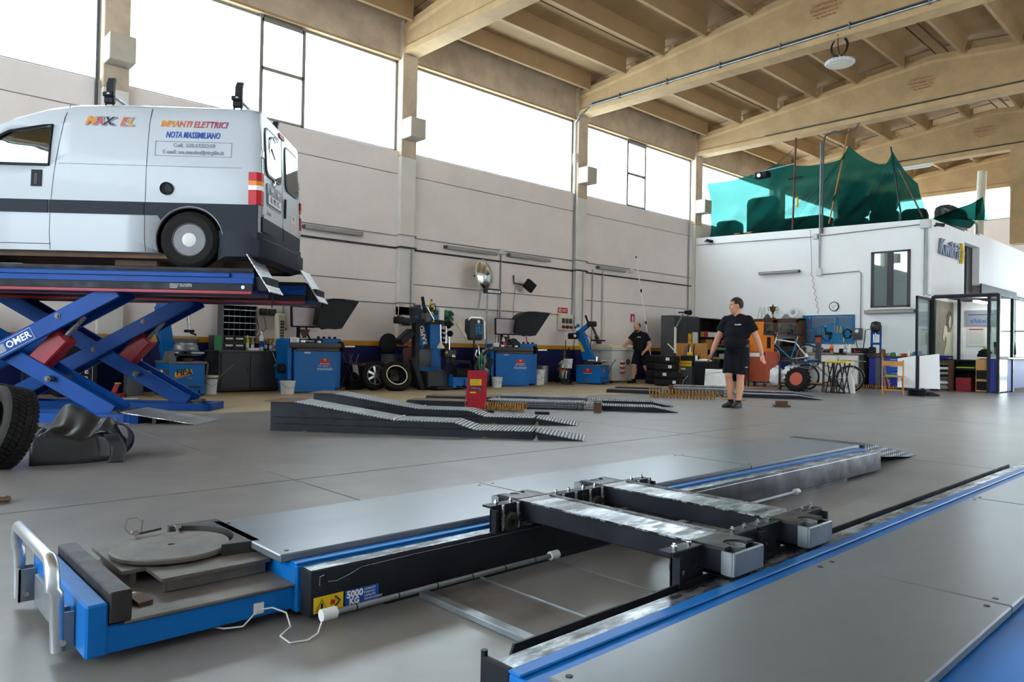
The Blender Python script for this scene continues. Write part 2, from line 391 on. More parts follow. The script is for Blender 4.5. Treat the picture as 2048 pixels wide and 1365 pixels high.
# ================================================================ foreground alignment lift
t = thing('lift_runway', 'long blue and black alignment lift runway with turntable and chrome hoop handle at its end', 'car lift', (1.1, 2.45, 0))
O = TR(-1.1, -2.45, 0)
def P(name, mat, par=None, f=None, **k):
    b = MB(); f(b); b.v = [tuple(O @ Vector(v)) for v in b.v]; return b.build(name, mat, par or t, **k)
P('rail', 'black_paint', f=lambda b: b.cbox(1.11, 5.79, 2.09, 2.163, .02, .168, .008, seg=2))
P('rail_top', 'worn_top', f=lambda b: b.box(1.115, 5.785, 2.097, 2.158, .168, .1695))
P('base_frame', 'blue_lift', f=lambda b: b.cbox(1.10, 5.76, 2.168, 2.80, .02, .172, .006).cbox(1.10, 5.70, 2.168, 2.21, .172, .180, .003))
P('side_beam', 'blue_lift', f=lambda b: b.cbox(.545, 1.102, 2.185, 2.24, .03, .106, .004))
P('side_beam', 'blue_lift', f=lambda b: b.cbox(.545, 1.102, 2.80, 2.85, .03, .106, .004))
for a, b_ in ((1.07, 2.40), (2.407, 4.088), (4.095, 5.72)):
    P('deck_plate', 'grime_plate', f=lambda b: b.cbox(a, b_, 2.222, 2.80, .173, .2, .004))
    for x in (a+.03, b_-.05):
        for y in (2.26, 2.74): P('bolt', 'dark_steel', f=lambda b: b.cyl((x+.01, y, .2), (x+.01, y, .2015), .008, n=8))
P('low_plate', 'dirty_plate', f=lambda b: b.cbox(.60, 1.10, 2.175, 2.85, .104, .114, .003))
P('spacer', 'dirty_plate', f=lambda b: b.cbox(.755, 1.08, 2.345, 2.36, .114, .15, .003).cbox(.755, 1.08, 2.82, 2.84, .114, .15, .003).box(.70, .72, 2.5, 2.84, .114, .15))
P('turn_base', 'dirty_plate', f=lambda b: b.prism([(.675, 2.49), (.745, 2.49), (.745, 2.335), (1.09, 2.335), (1.09, 2.85), (.675, 2.85)], .15, .161))
dc = (.868, 2.63)
P('turntable', 'dirty_plate', f=lambda b: b.lathe([(.0001, .165), (.185, .165), (.19, .17), (.19, .18), (.186, .185), (.012, .185), (.012, .18), (.0001, .18)], 48, TR(*dc, 0)))
arc = [(dc[0]+.2*math.cos(R_(a)), dc[1]+.2*math.sin(R_(a))) for a in range(-58, 76, 6)]
P('insert_plate', 'dark_steel', f=lambda b: b.prism([(1.10, 2.44)]+[(1.10, 2.84), (.925, 2.85)]+arc[::-1], .161, .2))
P('end_block', 'dark_steel', f=lambda b: b.cbox(.562, .618, 2.172, 2.80, .114, .2, .004))
P('end_beam', 'blue_lift', f=lambda b: b.cbox(.505, .560, 2.175, 2.86, .03, .174, .006))
P('end_plate', 'zinc', f=lambda b: b.box(.492, .504, 2.34, 2.76, .03, .125))
for y in (2.285, 2.80):
    P('handle_bracket', 'zinc', f=lambda b: b.box(.455, .503, y, y+.006, .03, .135).box(.455, .461, y, y+.05, .03, .135).box(.455, .503, y+.05, y+.056, .03, .135))
    P('bolt', 'chrome', f=lambda b: b.cyl((.475, y-.008, .055), (.475, y+.002, .055), .009, n=6))
hp = [(.47, 2.865, .03), (.465, 2.865, .19)]+[(.46-.006*i/6, 2.865-.06*(1-math.cos(R_(15*i))), .20+.075*math.sin(R_(15*i))) for i in range(7)]+[(.452, 2.36-.06*math.sin(R_(15*i)), .20+.075*math.cos(R_(15*i))) for i in range(7)]+[(.46, 2.298, .19), (.468, 2.298, .03)]
P('hoop_handle', 'tube_chrome', f=lambda b: b.tube(hp, .0185, 14))
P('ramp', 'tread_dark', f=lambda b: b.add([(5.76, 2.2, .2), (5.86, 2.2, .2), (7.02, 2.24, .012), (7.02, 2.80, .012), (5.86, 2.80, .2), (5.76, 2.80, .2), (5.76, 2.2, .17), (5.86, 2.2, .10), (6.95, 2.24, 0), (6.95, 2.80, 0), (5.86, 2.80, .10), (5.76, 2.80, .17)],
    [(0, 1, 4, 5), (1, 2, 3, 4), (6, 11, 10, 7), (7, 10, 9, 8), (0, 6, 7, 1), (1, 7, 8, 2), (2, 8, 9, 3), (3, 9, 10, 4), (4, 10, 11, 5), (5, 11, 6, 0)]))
for a, b_ in ((1.13, 2.14), (2.70, 4.26)):
    q = P('edge_lamp', 'zinc', f=lambda b: b.cyl((a, 2.02, .052), (b_, 2.02, .052), .0095, n=10))
    P('lamp_cap', 'white_dull', q, f=lambda b: b.cyl((a-.02, 2.02, .052), (a+.03, 2.02, .052), .0185, n=14))
    P('lamp_cap', 'white_dull', q, f=lambda b: b.cyl((b_-.02, 2.02, .052), (b_+.025, 2.02, .052), .0175, n=14))
    for i in range(6): P('lamp_clip', 'black_plastic', q, f=lambda b: b.cyl((a+.1+i*.16, 2.02, .052), (a+.104+i*.16, 2.02, .052), .0105, n=10))
P('support', 'black_paint', f=lambda b: b.box(1.4, 5.2, 2.1, 2.16, 0, .03).box(1.3, 5.4, 2.3, 2.7, 0, .03))
P('socket', 'white_dull', f=lambda b: b.box(.968, 1.0, 2.180, 2.187, .042, .076).box(.978, .99, 2.172, 2.18, .052, .066))
P('cable', 'white_dull', f=lambda b: b.tube([(.985, 2.175, .057), (1.02, 2.165, .058), (1.05, 2.13, .045), (1.045, 2.09, .015), (1.0, 2.065, .004), (1.0, 2.0, .004), (1.05, 1.985, .004), (1.09, 2.0, .01), (1.11, 2.015, .035)], .0026, 6).tube([(.975, 2.18, .05), (.93, 2.17, .02), (.88, 2.19, .02), (.84, 2.22, .03)], .0026, 6))
P('rail_highlight', 'steel', f=lambda b: b.tube([(1.14, 2.088, .12), (1.14, 2.087, .148), (1.155, 2.087, .152)], .0015, 5).tube([(1.17, 2.087, .128), (1.20, 2.086, .125), (1.25, 2.086, .138), (1.29, 2.086, .152), (1.5, 2.087, .156), (5.7, 2.087, .156)], .0008, 5))  # thin steel lines in place of highlights on the rail face
st = P('warning_sticker', 'yellow', f=lambda b: b.box(1.121, 1.226, 2.0885, 2.0895, .034, .084))
P('sticker_triangle', 'label_black', st, f=lambda b: b.tube([(1.13, 2.0875, .04), (1.168, 2.0875, .04), (1.149, 2.0875, .075)], .0012, 4, closed=True).box(1.146, 1.153, 2.087, 2.088, .046, .062))
P('sticker_car', 'label_red', st, f=lambda b: b.prism([(1.178, .052), (1.195, .052), (1.197, .064), (1.182, .068)], 2.0872, 2.088, FR((0, 0, 0), (1, 0, 0), (0, 0, 1)) @ Matrix.Diagonal((1, 1, -1, 1))))
P('sticker_arm', 'label_black', st, f=lambda b: b.tube([(1.196, 2.0875, .044), (1.214, 2.0875, .06), (1.196, 2.0875, .076)], .003, 5))
st = P('capacity_sticker', 'label_blue', f=lambda b: b.box(1.232, 1.36, 2.0885, 2.0895, .03, .083))
FT = lambda x, z: O @ FR((x, 2.087, z), (1, 0, 0), (0, 0, 1))
text('5000', .031, FT(1.268, .068), 'label_white', st, th=.0004, bold=.0012)
text('KG', .027, FT(1.266, .045), 'label_white', st, th=.0004, bold=.0012)
for i, s in enumerate(('CAPACITY', 'PORTATA', 'CAPACITE', 'TRAGFAHIGKEIT')): text(s, .0095, FT(1.303, .075-i*.011), 'label_white', st, th=.0003, align='LEFT')
# pins beside the turntable
for x in (.80, .945):
    P('locking_pin', 'chrome', f=lambda b: b.cyl((x, 2.80, .16), (x, 2.80, .205), .006, n=8).cbox(x-.012, x+.012, 2.79, 2.81, .195, .207, .002))
P('pin_rod', 'dark_steel', f=lambda b: b.cyl((.80, 2.80, .195), (.89, 2.81, .2), .004, n=8))
P('pin_wire', 'rust_steel', f=lambda b: b.tube([(.80, 2.80, .2), (.78, 2.79, .2), (.765, 2.8, .225), (.78, 2.82, .25), (.81, 2.82, .25), (.825, 2.80, .235)], .0012, 5).tube([(.825, 2.80, .245), (.82, 2.80, .20)], .0018, 5))
# runway nearest the camera
t = thing('lift_runway', 'nearest lift runway with wide scuffed grey plates at the lower right corner', 'car lift', (1.1, .85, 0))
O = TR(-1.1, -.85, 0)
P('rail', 'black_paint', f=lambda b: b.cbox(1.115, 6.2, 1.168, 1.236, .02, .168, .008, seg=2))
P('rail_top', 'worn_top', f=lambda b: b.box(1.12, 6.19, 1.175, 1.230, .168, .1695))
P('rail_fin', 'black_paint', f=lambda b: b.prism([(1.16, .1), (1.2, .178), (5.7, .178), (5.72, .1)], 1.253, 1.26, FR((0, 0, 0), (1, 0, 0), (0, 0, 1)) @ Matrix.Diagonal((1, 1, -1, 1))))
P('rail_stop', 'black_paint', f=lambda b: b.cbox(1.10, 1.116, 1.165, 1.262, .02, .176, .004).cyl((1.108, 1.258, .0), (1.108, 1.258, .188), .008))
P('base_frame', 'blue_lift', f=lambda b: b.cbox(1.09, 6.1, .36, 1.160, .02, .172, .006).cbox(1.09, 6.1, 1.12, 1.16, .172, .180, .003))
for a, b_ in ((1.10, 2.37), (2.378, 4.052), (4.06, 5.72)):
    P('deck_plate', 'grime_plate', f=lambda b: b.cbox(a, b_, .512, 1.048, .175, .2, .004))
    for x in (a+.035, b_-.045):
        for y in (.56, 1.02): P('bolt', 'dark_steel', f=lambda b: b.cyl((x, y, .2), (x, y, .2015), .008, n=8))
P('support', 'black_paint', f=lambda b: b.box(1.3, 5.4, .5, 1.1, 0, .03))
# cable cover between the runways
o = thing('floor_cover', 'flat steel cable cover on the floor between the two foreground runways', 'cover', (1.66, 1.66, 0)); O = TR(-1.66, -1.66, 0); t = o
P('plate', 'dirty_plate', f=lambda b: b.box(1.56, 1.80, 1.265, 2.08, 0, .012))
P('angle_bar', 'zinc', f=lambda b: b.cbox(1.52, 1.56, 1.265, 2.08, 0, .022, .003))
P('angle_bar', 'zinc', f=lambda b: b.cbox(1.80, 1.815, 1.265, 2.08, 0, .018, .003))
# jacking beams across the runways
def jack(label, x0):
    global t, O
    t = thing('jacking_beam', label, 'jack', (x0, 1.7, .168), group='jacking beams across the runways'); O = TR(-x0, -1.7, -.168)
    x0 -= 2.14; w0, w1 = x0+2.05, x0+2.225
    P('cross_beam', 'black_paint', f=lambda b: b.cbox(w0, w1, 1.30, 2.16, .19, .262, .004))
    P('top_plate', 'worn_top', f=lambda b: b.box(w0, w1, 1.30, 2.16, .262, .268))
    P('top_rod', 'steel', f=lambda b: b.cyl((w1-.008, 1.33, .272), (w1-.008, 2.12, .272), .004, n=6))
    cx = (w0+w1)/2
    for e, ys in ((-1, 1.30), (1, 2.16)):
        a = [(cx+.05*math.cos(R_(q)), ys+e*.10-e*.05*math.sin(R_(q))) for q in range(0, 181, 20)]
        P('fork_plate', 'dark_steel', f=lambda b: b.prism([(w0, ys-e*.02), (w0, ys+e*.10), (cx-.05, ys+e*.10)]+a[::-1][1:-1]+[(cx+.05, ys+e*.10), (w1, ys+e*.10), (w1, ys-e*.02)], .258, .27))
        P('end_housing', 'black_paint', f=lambda b: b.cbox(w0, w0+.012, min(ys, ys+e*.13), max(ys, ys+e*.13), .178, .258, .002).cbox(w1-.012, w1, min(ys, ys+e*.13), max(ys, ys+e*.13), .178, .258, .002).box(w0, w1, min(ys, ys+e*.1), max(ys, ys+e*.1), .178, .19))
        P('arm_ring', 'zinc', f=lambda b: b.lathe([(.026, .20), (.034, .20), (.034, .264), (.026, .264)], 20, TR(cx, ys+e*.085, 0), close=True))
        P('end_bracket', 'zinc', f=lambda b: b.cbox(w0-.004, w1+.004, ys+e*.132-.006, ys+e*.132+.006, .185, .26, .003).cbox(w0-.006, w0, min(ys+e*.09, ys+e*.13), max(ys+e*.09, ys+e*.13), .185, .26, .002).cbox(w1, w1+.006, min(ys+e*.09, ys+e*.13), max(ys+e*.09, ys+e*.13), .185, .26, .002))
        for q, (xa, xb) in enumerate(((w0-.17, w0), (w1, w1+.17))):
            yc = ys-.02 if e < 0 else 2.112
            P('side_plate', 'black_paint', f=lambda b: b.cbox(xa, xb, yc-.006, yc+.006, .165 if e > 0 else .14, .268, .003).box(xa if q == 0 else xb-.012, xa+.012 if q == 0 else xb, yc-.03, yc+.006, .165, .255))
            P('flange', 'black_paint', f=lambda b: b.box(xa, xb, yc, yc+.05, .258, .266))
            for xx in (xa+.045, xb-.045):
                P('bolt', 'chrome', f=lambda b: b.cyl((xx, yc+.022, .25), (xx, yc+.022, .284), .005, n=6).cyl((xx, yc+.022, .268), (xx, yc+.022, .277), .009, n=6))
                if e > 0:
                    P('spring_bolt', 'steel', f=lambda b: b.cyl((xx, yc-.022, .172), (xx, yc-.022, .27), .006, n=8).tube([(xx+.0095*math.cos(i*.9), yc-.022+.0095*math.sin(i*.9), .19+i*.001) for i in range(42)], .0018, 4))
                else:
                    P('bolt', 'chrome', f=lambda b: b.cyl((xx, yc-.014, .2), (xx, yc-.004, .2), .008, n=6))
            P('roller', 'dark_steel', f=lambda b: b.lathe([(.008, -.012), (.036, -.012), (.038, -.009), (.038, .004), (.030, .008), (.030, .012), (.016, .013), (.016, .006), (.008, .006)], 28, FR(((xa+xb)/2, yc-.026 if e > 0 else yc+.03, .20 if e > 0 else .205), (1, 0, 0), (0, 0, 1)), close=True))
jack('black jacking beam lying across both foreground runways, the nearer one', 2.14)
jack('black jacking beam lying across both foreground runways, the farther one', 2.66)
# brush left on the low plate
t = thing('paint_brush', 'small flat paint brush with pale wooden handle on the lift runway', 'brush', (.66, 2.36, .114), R_(-75)); O = Matrix.Identity(4)
P('handle', 'cream', f=lambda b: b.loft([[(x, -w, .008), (x, w, .008), (x, w, .018), (x, -w, .018)] for x, w in ((-.075, .008), (-.06, .015), (-.03, .011), (0, .012), (.02, .02))]))
P('ferrule', 'rust_steel', f=lambda b: b.box(.02, .04, -.02, .02, .006, .02))
P('bristles', 'wood_dark', f=lambda b: b.add([(.04, -.02, .006), (.04, .02, .006), (.04, .02, .02), (.04, -.02, .02), (.09, -.022, .001), (.09, .022, .001), (.09, .022, .01), (.09, -.022, .01)], [(0, 1, 2, 3), (4, 7, 6, 5), (0, 4, 5, 1), (1, 5, 6, 2), (2, 6, 7, 3), (3, 7, 4, 0)]))
# ================================================================ scissor lift with the van on it (turned 40.8 degrees to the wall)
LA = R_(-40.8); LD = Vector((math.cos(LA), math.sin(LA), 0)); LN = Vector((-LD.y, LD.x, 0))
def lw(s, tt, z=0): return LD*s+LN*tt+Vector((0, 0, z))
S0, T0 = -5.2, 8.9
t = thing('scissor_lift', 'blue scissor car lift raised high under the white van, red stripe along its platforms', 'car lift', lw(S0, T0), LA)
O = TR(-S0, -T0, 0)
def plat(t0, s1, near):
    s0 = s1-5.3; t1 = t0+.56
    P('deck', 'black_paint', f=lambda b: b.box(s0, s1, t0, t1, 1.655, 1.694).box(s0, s1, t0-.012, t0, 1.668, 1.7))
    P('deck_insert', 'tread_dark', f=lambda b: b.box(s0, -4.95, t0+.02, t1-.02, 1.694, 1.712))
    P('upper_beam', 'blue_omer', f=lambda b: b.box(s0, s1, t0+.02, t1-.02, 1.52, 1.655).cbox(s0, s1-.25, t0-.02, t0+.02, 1.60, 1.645, .004).cbox(s0, s1, t0, t0+.03, 1.535, 1.60, .003))
    P('lower_band', 'black_paint', f=lambda b: b.cbox(s0, s1, t0-.03, t0+.03, 1.455, 1.533, .004).box(s0, s1, t1-.05, t1, 1.455, 1.533))
    P('red_band', 'red_lift', f=lambda b: b.cbox(s0, s1-.01, t0-.033, t0+.03, 1.42, 1.455, .004).box(s0, s1-.01, t1-.05, t1, 1.42, 1.455))
    P('under_beam', 'blue_omer', f=lambda b: b.box(s0+.2, s1+.02, t0+.06, t1-.06, 1.43, 1.53))
    q = P('stop_flap', 'tread_light', f=lambda b: b.add([tuple(v) for v in ((s1+.17, t0+.02, 1.45), (s1+.17, t1-.02, 1.45), (s1-.09, t1-.02, 1.86), (s1-.09, t0+.02, 1.86), (s1+.18, t0+.02, 1.456), (s1+.18, t1-.02, 1.456), (s1-.082, t1-.02, 1.866), (s1-.082, t0+.02, 1.866))], [(0, 3, 2, 1), (4, 5, 6, 7), (0, 1, 5, 4), (1, 2, 6, 5), (2, 3, 7, 6), (3, 0, 4, 7)]))
    P('flap_hinge', 'black_paint', q, f=lambda b: b.box(s1, s1+.13, t0+.05, t1-.05, 1.47, 1.62).cyl((s1+.12, t0+.3, 1.3), (s1+.12, t0+.3, 1.5), .008))
    # scissor arms: two flanked channels crossing at the centre
    c = s1-2.7
    for e, dt in ((1, 0), (-1, .09)):
        for k, tt in enumerate((t0+.03+dt, t0+.36+dt)):
            a, b_ = Vector((c-e*1.16, tt, .10)), Vector((c+e*1.22, tt, 1.45))
            ux = (b_-a).normalized(); T = FR(a, ux, (0, 1, 0)); LL = (b_-a).length
            P('arm', 'blue_omer', f=lambda b: b.cbox(0, LL, 0, .045, -.09, .09, .006, T=T))
        a, b_ = Vector((c-e*1.16, t0+.06+dt, .10)), Vector((c+e*1.22, t0+.06+dt, 1.45)); ux = (b_-a).normalized(); T = FR(a, ux, (0, 1, 0))
        P('arm_web', 'blue_omer', f=lambda b: b.box(.1, .95, .02, .31, -.02, .0, T=T).box(1.75, LL-.1, .02, .31, -.02, .0, T=T))
    for ss, zz in ((0, .775), (.62, 1.15), (-.62, 1.12), (-.55, .44), (.53, .47)):
        P('pivot_pin', 'rim_grey', f=lambda b: b.cyl((c+ss, t0+.02, zz), (c+ss, t0+.52, zz), .032, n=14).cyl((c+ss, t0+.005, zz), (c+ss, t0+.02, zz), .02, n=6))
    a, b_ = Vector((c+.28, t0+.26, .60)), Vector((c+.78, t0+.26, 1.16)); ux = (b_-a).normalized(); T = FR(a, ux, (0, 1, 0))
    P('cylinder', 'red_lift', f=lambda b: b.cbox(0, .46, -.11, .11, -.1, .1, .015, T=T))
    P('piston', 'steel', f=lambda b: b.cyl(a+ux*.46, b_, .035))
    P('base', 'blue_omer', f=lambda b: b.box(c-1.4, c+1.5, t0+.02, t0+.10, 0, .10).box(c-1.4, c+1.5, t0+.44, t0+.52, 0, .10).box(c+1.4, c+1.5, t0+.02, t0+.52, 0, .1))
    P('roller', 'black_paint', f=lambda b: b.cyl((c+1.22, t0+.05, .075), (c+1.22, t0+.5, .075), .06, n=16))
    return c
cN = plat(7.97, -2.5, True)
plat(9.55, -2.32, False)
a, b_ = Vector((cN-1.16, 7.998, .10)), Vector((cN+1.22, 7.998, 1.45)); ux = (b_-a).normalized(); T = FR(a+Vector((0, -.002, 0)), ux, (0, 0, 1))
st = P('maker_plate', 'blue_omer', f=lambda b: b.box(1.33, 1.75, -.065, .065, 0, .001, T=T))
P('plate_border', 'label_white', st, f=lambda b: [b.box(*q, .001, .002, T=T) for q in ((1.33, 1.75, .062, .065), (1.33, 1.75, -.065, -.062), (1.33, 1.333, -.065, .065), (1.747, 1.75, -.065, .065))])
P('plate_emblem', 'print_grey', st, f=lambda b: b.box(1.345, 1.425, -.045, .045, .001, .002, T=T))
text('OMER', .105, O @ T @ TR(1.585, 0, .002), 'label_white', st, th=.0006, bold=.002)
q = P('capacity_plate', 'label_black', f=lambda b: b.box(-3.42, -3.14, 7.936, 7.938, 1.465, 1.525))
for i, s in enumerate(('PORTATA MAX', 'PORTEE MAX', 'TRAGKRAFT')):
    text(s, .018, O @ FR((-3.375, 7.9345, 1.513-i*.018), (1, 0, 0), (0, 0, 1)), 'label_white', q, th=.0004, align='LEFT', sx=.8)
for i, s in enumerate(('MAX CAPACITY', 'CARGA MAX')): text(s, .018, O @ FR((-3.27, 7.9345, 1.513-i*.018), (1, 0, 0), (0, 0, 1)), 'label_white', q, th=.0004, align='LEFT', sx=.8)
for i, s in enumerate(('Kg 3500', 'Lbs 7700')): text(s, .018, O @ FR((-3.185, 7.9345, 1.513-i*.018), (1, 0, 0), (0, 0, 1)), 'label_white', q, th=.0004, align='LEFT', sx=.7)
P('round_badge', 'label_white', f=lambda b: b.cyl((-2.60, 7.936, 1.495), (-2.60, 7.939, 1.495), .02, n=16).lathe([(.006, 0), (.013, 0), (.013, .002), (.006, .002)], 16, FR((-2.60, 7.935, 1.495), (1, 0, 0), (0, 0, 1)), close=True))
# drive-on ramp plate on the floor at the foot of the lift
rp = thing('ramp_plate', 'low checker plate ramp on the floor at the foot of the scissor lift', 'ramp', lw(-3.45, 8.25), LA)
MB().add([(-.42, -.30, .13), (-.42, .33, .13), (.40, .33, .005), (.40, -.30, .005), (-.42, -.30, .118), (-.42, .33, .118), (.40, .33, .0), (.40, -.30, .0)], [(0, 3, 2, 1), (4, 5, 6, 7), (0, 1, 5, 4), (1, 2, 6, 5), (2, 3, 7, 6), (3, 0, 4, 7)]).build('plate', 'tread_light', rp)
MB().box(-.40, -.36, -.26, .30, 0, .12).box(-.1, -.06, -.26, .30, 0, .07).build('support_rib', 'black_paint', rp)
MB().tube([(-.40, -.28, .02), (-.46, -.34, .08), (-.40, -.40, .03), (-.28, -.38, .01)], .006, 6).build('air_hose', 'zinc', rp)
# ---------------------------------------------------------------- van
VS, VT, VZ = -3.24, 8.98, 1.7
van = thing('van', 'white panel van with red and blue lettering, raised on the blue scissor lift', 'van', lw(VS, VT, VZ), LA)
t = van; O = Matrix.Identity(4)
M('van_white', 'b2b8be', .4, var=.015, scale=2, coat=.15)
M('van_trim', '2b2f37', .6, var=.05, spec=.12)
HW = [(.10, .80), (.17, .87), (.3, .895), (.55, .905), (.75, .905), (1.1, .895), (1.4, .865), (1.65, .83), (1.76, .80), (1.82, .74)]
def hw(z):
    if z <= HW[0][0]: return HW[0][1]
    for (a, b), (c, d) in zip(HW, HW[1:]):
        if z <= c: return b+(d-b)*(z-a)/(c-a)
    return HW[-1][1]
def rx(z): return .755-.012*max(0, z-.5)-.05*max(0, z-1.1)         # rear face
TOP = [(-3.72, .62), (-3.66, .80), (-3.45, .93), (-2.95, 1.06), (-2.6, 1.30), (-2.25, 1.52), (-1.95, 1.67), (-1.6, 1.79), (-1.3, 1.845), (-.7, 1.865), (.3, 1.86), (.62, 1.85), (.70, 1.83), (.735, 1.79)]
rings = []
for x, zt in TOP:
    k = {-3.72: .74, -3.66: .86, -3.45: .95, .70: .985, .735: .955}.get(x, 1)
    g = []
    zs = [.17+(max(zt-.07, .3)-.17)*i/9 for i in range(10)]
    for z in zs:
        xx = x if x < .5 else x-(.735-rx(z)) * (1 if x > .6 else .5)
        g.append((xx, -hw(z)*k, z))
    xx = x if x < .5 else x-(.735-rx(zt))*(1 if x > .6 else .5)
    for f in (.98, .9, .6, .25): g.append((xx, -(hw(zt-.07)*k-.03)*f, zt-.03*(f > .95)-.012*(f > .8)))
    g += [(a, -b, c) for a, b, c in g[::-1]]
    rings.append(g)
bd = MB().loft(rings).build('body', 'van_white', van, ang=40)
for x in (0, -2.82):
    c = MB().cyl((x, -1.2, .31), (x, -.52, .31), .365, n=40).cyl((x, .52, .31), (x, 1.2, .31), .365, n=40)
    me = c.mesh('arch_cut', None); co = bpy.data.objects.new('arch_cut', me)
    for ob in (co,): ob.parent = van
    COL.objects.link(co)
    md = bd.modifiers.new('arch', 'BOOLEAN'); md.operation = 'DIFFERENCE'; md.object = co; md.solver = 'EXACT'
wz = lambda x: 1.56-(-1.50-x)*.20-max(0, -2.0-x)*.62
me = MB().prism([(-2.40, 1.11), (-1.535, 1.11)]+[(-1.535-i*.0845, wz(-1.535-i*.0845)-.01) for i in range(11)][:-1], -1.3, 1.3, FR((0, 0, 0), (1, 0, 0), (0, 0, 1))).mesh('arch_cut', None); co = bpy.data.objects.new('arch_cut', me); co.parent = van; COL.objects.link(co)
md = bd.modifiers.new('cab', 'BOOLEAN'); md.operation = 'DIFFERENCE'; md.object = co; md.solver = 'EXACT'
bpy.context.view_layer.update()
dg = bpy.context.evaluated_depsgraph_get(); nm = bpy.data.meshes.new_from_object(bd.evaluated_get(dg)); bd.modifiers.clear(); bd.data = nm
for ob in [o for o in bpy.data.objects if o.name.startswith('arch_cut')]: bpy.data.objects.remove(ob)
def side(x, z, e=.004, sg=-1): return (x, sg*(hw(z)+e), z)
def patch(b, x0, x1, z0, z1, e=.006, th=.02, nz=4, nx=1, sg=-1, zf0=None, zf1=None):
    n0 = len(b.v); vs = []; fs = []
    for lay in (e, e-th):
        for i in range(nx+1):
            x = x0+(x1-x0)*i/nx; a = zf0(x) if zf0 else z0; c = zf1(x) if zf1 else z1
            for j in range(nz+1):
                z = a+(c-a)*j/nz; vs.append(side(x, z, lay, sg))
    N = (nx+1)*(nz+1); I = lambda i, j, l: l*N+i*(nz+1)+j
    for i in range(nx):
        for j in range(nz):
            fs += [(I(i, j, 0), I(i+1, j, 0), I(i+1, j+1, 0), I(i, j+1, 0)), (I(i, j, 1), I(i, j+1, 1), I(i+1, j+1, 1), I(i+1, j, 1))]
    for i in range(nx): fs += [(I(i, 0, 0), I(i, 0, 1), I(i+1, 0, 1), I(i+1, 0, 0)), (I(i, nz, 0), I(i+1, nz, 0), I(i+1, nz, 1), I(i, nz, 1))]
    for j in range(nz): fs += [(I(0, j, 0), I(0, j+1, 0), I(0, j+1, 1), I(0, j, 1)), (I(nx, j, 0), I(nx, j, 1), I(nx, j+1, 1), I(nx, j+1, 0))]
    b.add(vs, fs); return b
for sg in (-1, 1):
    for x0, x1 in ((-3.3, -2.45), (-2.44, -1.515), (-1.50, -.485), (-.478, -.40)):
        if sg == 1 and x0 > -1: continue
        patch(MB(), x0, x1, .575, .715, .014, .03, sg=sg).build('side_trim', 'van_trim', van)
    # bumper wrap and wheel arch flare behind the rear wheel
    arcz = lambda x: .31+math.sqrt(max(0, .375**2-x*x)) if abs(x) < .375 else .31
    zf0 = lambda x: max(.575 if x < -.33 else .42 if x < .30 else .22, arcz(x) if abs(x) < .375 else 0)
    patch(MB(), -.475, .735, .4, .715, .013, .03, nx=36, sg=sg, zf0=zf0, zf1=lambda x: .715).build('arch_flare', 'van_trim', van)
b = MB(); rr = []
for y, xx in ((-.925, .42), (-.93, .66), (-.90, .76), (-.82, .815), (-.4, .845), (0, .85), (.4, .845), (.82, .815), (.90, .76), (.93, .66), (.925, .42)):
    rr.append([(xx-.12, y*.92, .10), (xx-.02, y, .14), (xx, y, .20), (xx, y, .34), (xx-.03, y*.995, .36), (xx-.03, y*.995, .42), (xx-.12, y*.93, .43)])
b.loft(rr).build('rear_bumper', 'van_trim', van)
for y0, y1 in ((-.84, -.02), (0.0, .80)):
    MB().cbox(rx(.5)-.01, rx(.5)+.022, y0, y1, .43, .60, .008).build('bumper_panel', 'van_trim', van)
# seams
def seam(pts, w=.006, name='door_seam'): MB().tube([side(x, z, .0, -1) for x, z in pts], w*.55, 5).build(name, 'label_black', van)
seam([(-.48, .18+i*.16) for i in range(11)]); seam([(-1.38-.12*math.sin(i/10*1.6), 1.80-i*.162) for i in range(11)])
seam([(-1.42, 1.12), (.55, 1.12)], .003); seam([(-2.6, .24), (-1.49, .24)]); seam([(.60, 1.81), (-1.35, 1.80)], .002, 'roof_seam'); seam([(-.40, .19), (-.405, .4)], .003)
# rear doors
def rear(y, z, e=.0): return (rx(z)+e, y, z)
def rquad(b, pts, e=.004, th=.012):
    n = len(pts); vs = [rear(y, z, e) for y, z in pts]+[rear(y, z, e-th) for y, z in pts]
    b.add(vs, [tuple(range(n)), tuple(range(2*n-1, n-1, -1))]+[(i, n+i, n+(i+1) % n, (i+1) % n) for i in range(n)]); return b
def rrect(y0, y1, z0, z1, r=.05):
    o = []
    for cx_, cz_, a0 in ((y1-r, z1-r, 0), (y0+r, z1-r, 90), (y0+r, z0+r, 180), (y1-r, z0+r, 270)):
        for k in range(4): o.append((cx_+r*math.cos(R_(a0+k*30)), cz_+r*math.sin(R_(a0+k*30))))
    return o
for y0, y1 in ((-.80, -.012), (.012, .80)):
    rquad(MB(), rrect(y0, y1, .60, 1.78, .05), .012, .02).build('rear_door', 'van_white', van)
    g = rquad(MB(), rrect(y0+.10, y1-.07, 1.10, 1.66, .09), .018, .012).build('rear_window', 'black_plastic', van)
    rquad(MB(), rrect(y0+.125, y1-.095, 1.125, 1.635, .075), .0215, .004).build('pane', 'van_glass', g)
rquad(MB(), rrect(-.66, -.08, .76, 1.02, .03), .016, .01).build('plate_recess', 'print_grey', van)
pl = rquad(MB(), rrect(-.63, -.13, .79, .895, .01), .022, .006).build('number_plate', 'white', van)
rquad(MB(), [(-.64, .78), (-.12, .78), (-.12, .905), (-.64, .905)], .0195, .004).build('plate_frame', 'label_black', pl)
text('BL 901 KS', .1, FR((rx(.842)+.0235, -.38, .842), (0, 1, 0), (0, 0, 1)), 'label_black', pl, sx=.85, th=.0006)
for y in (-.5, -.25): MB().sph((rx(.95)+.018, y, .955), (.02, .045, .03), 10, 6).build('plate_lamp', 'white', van)
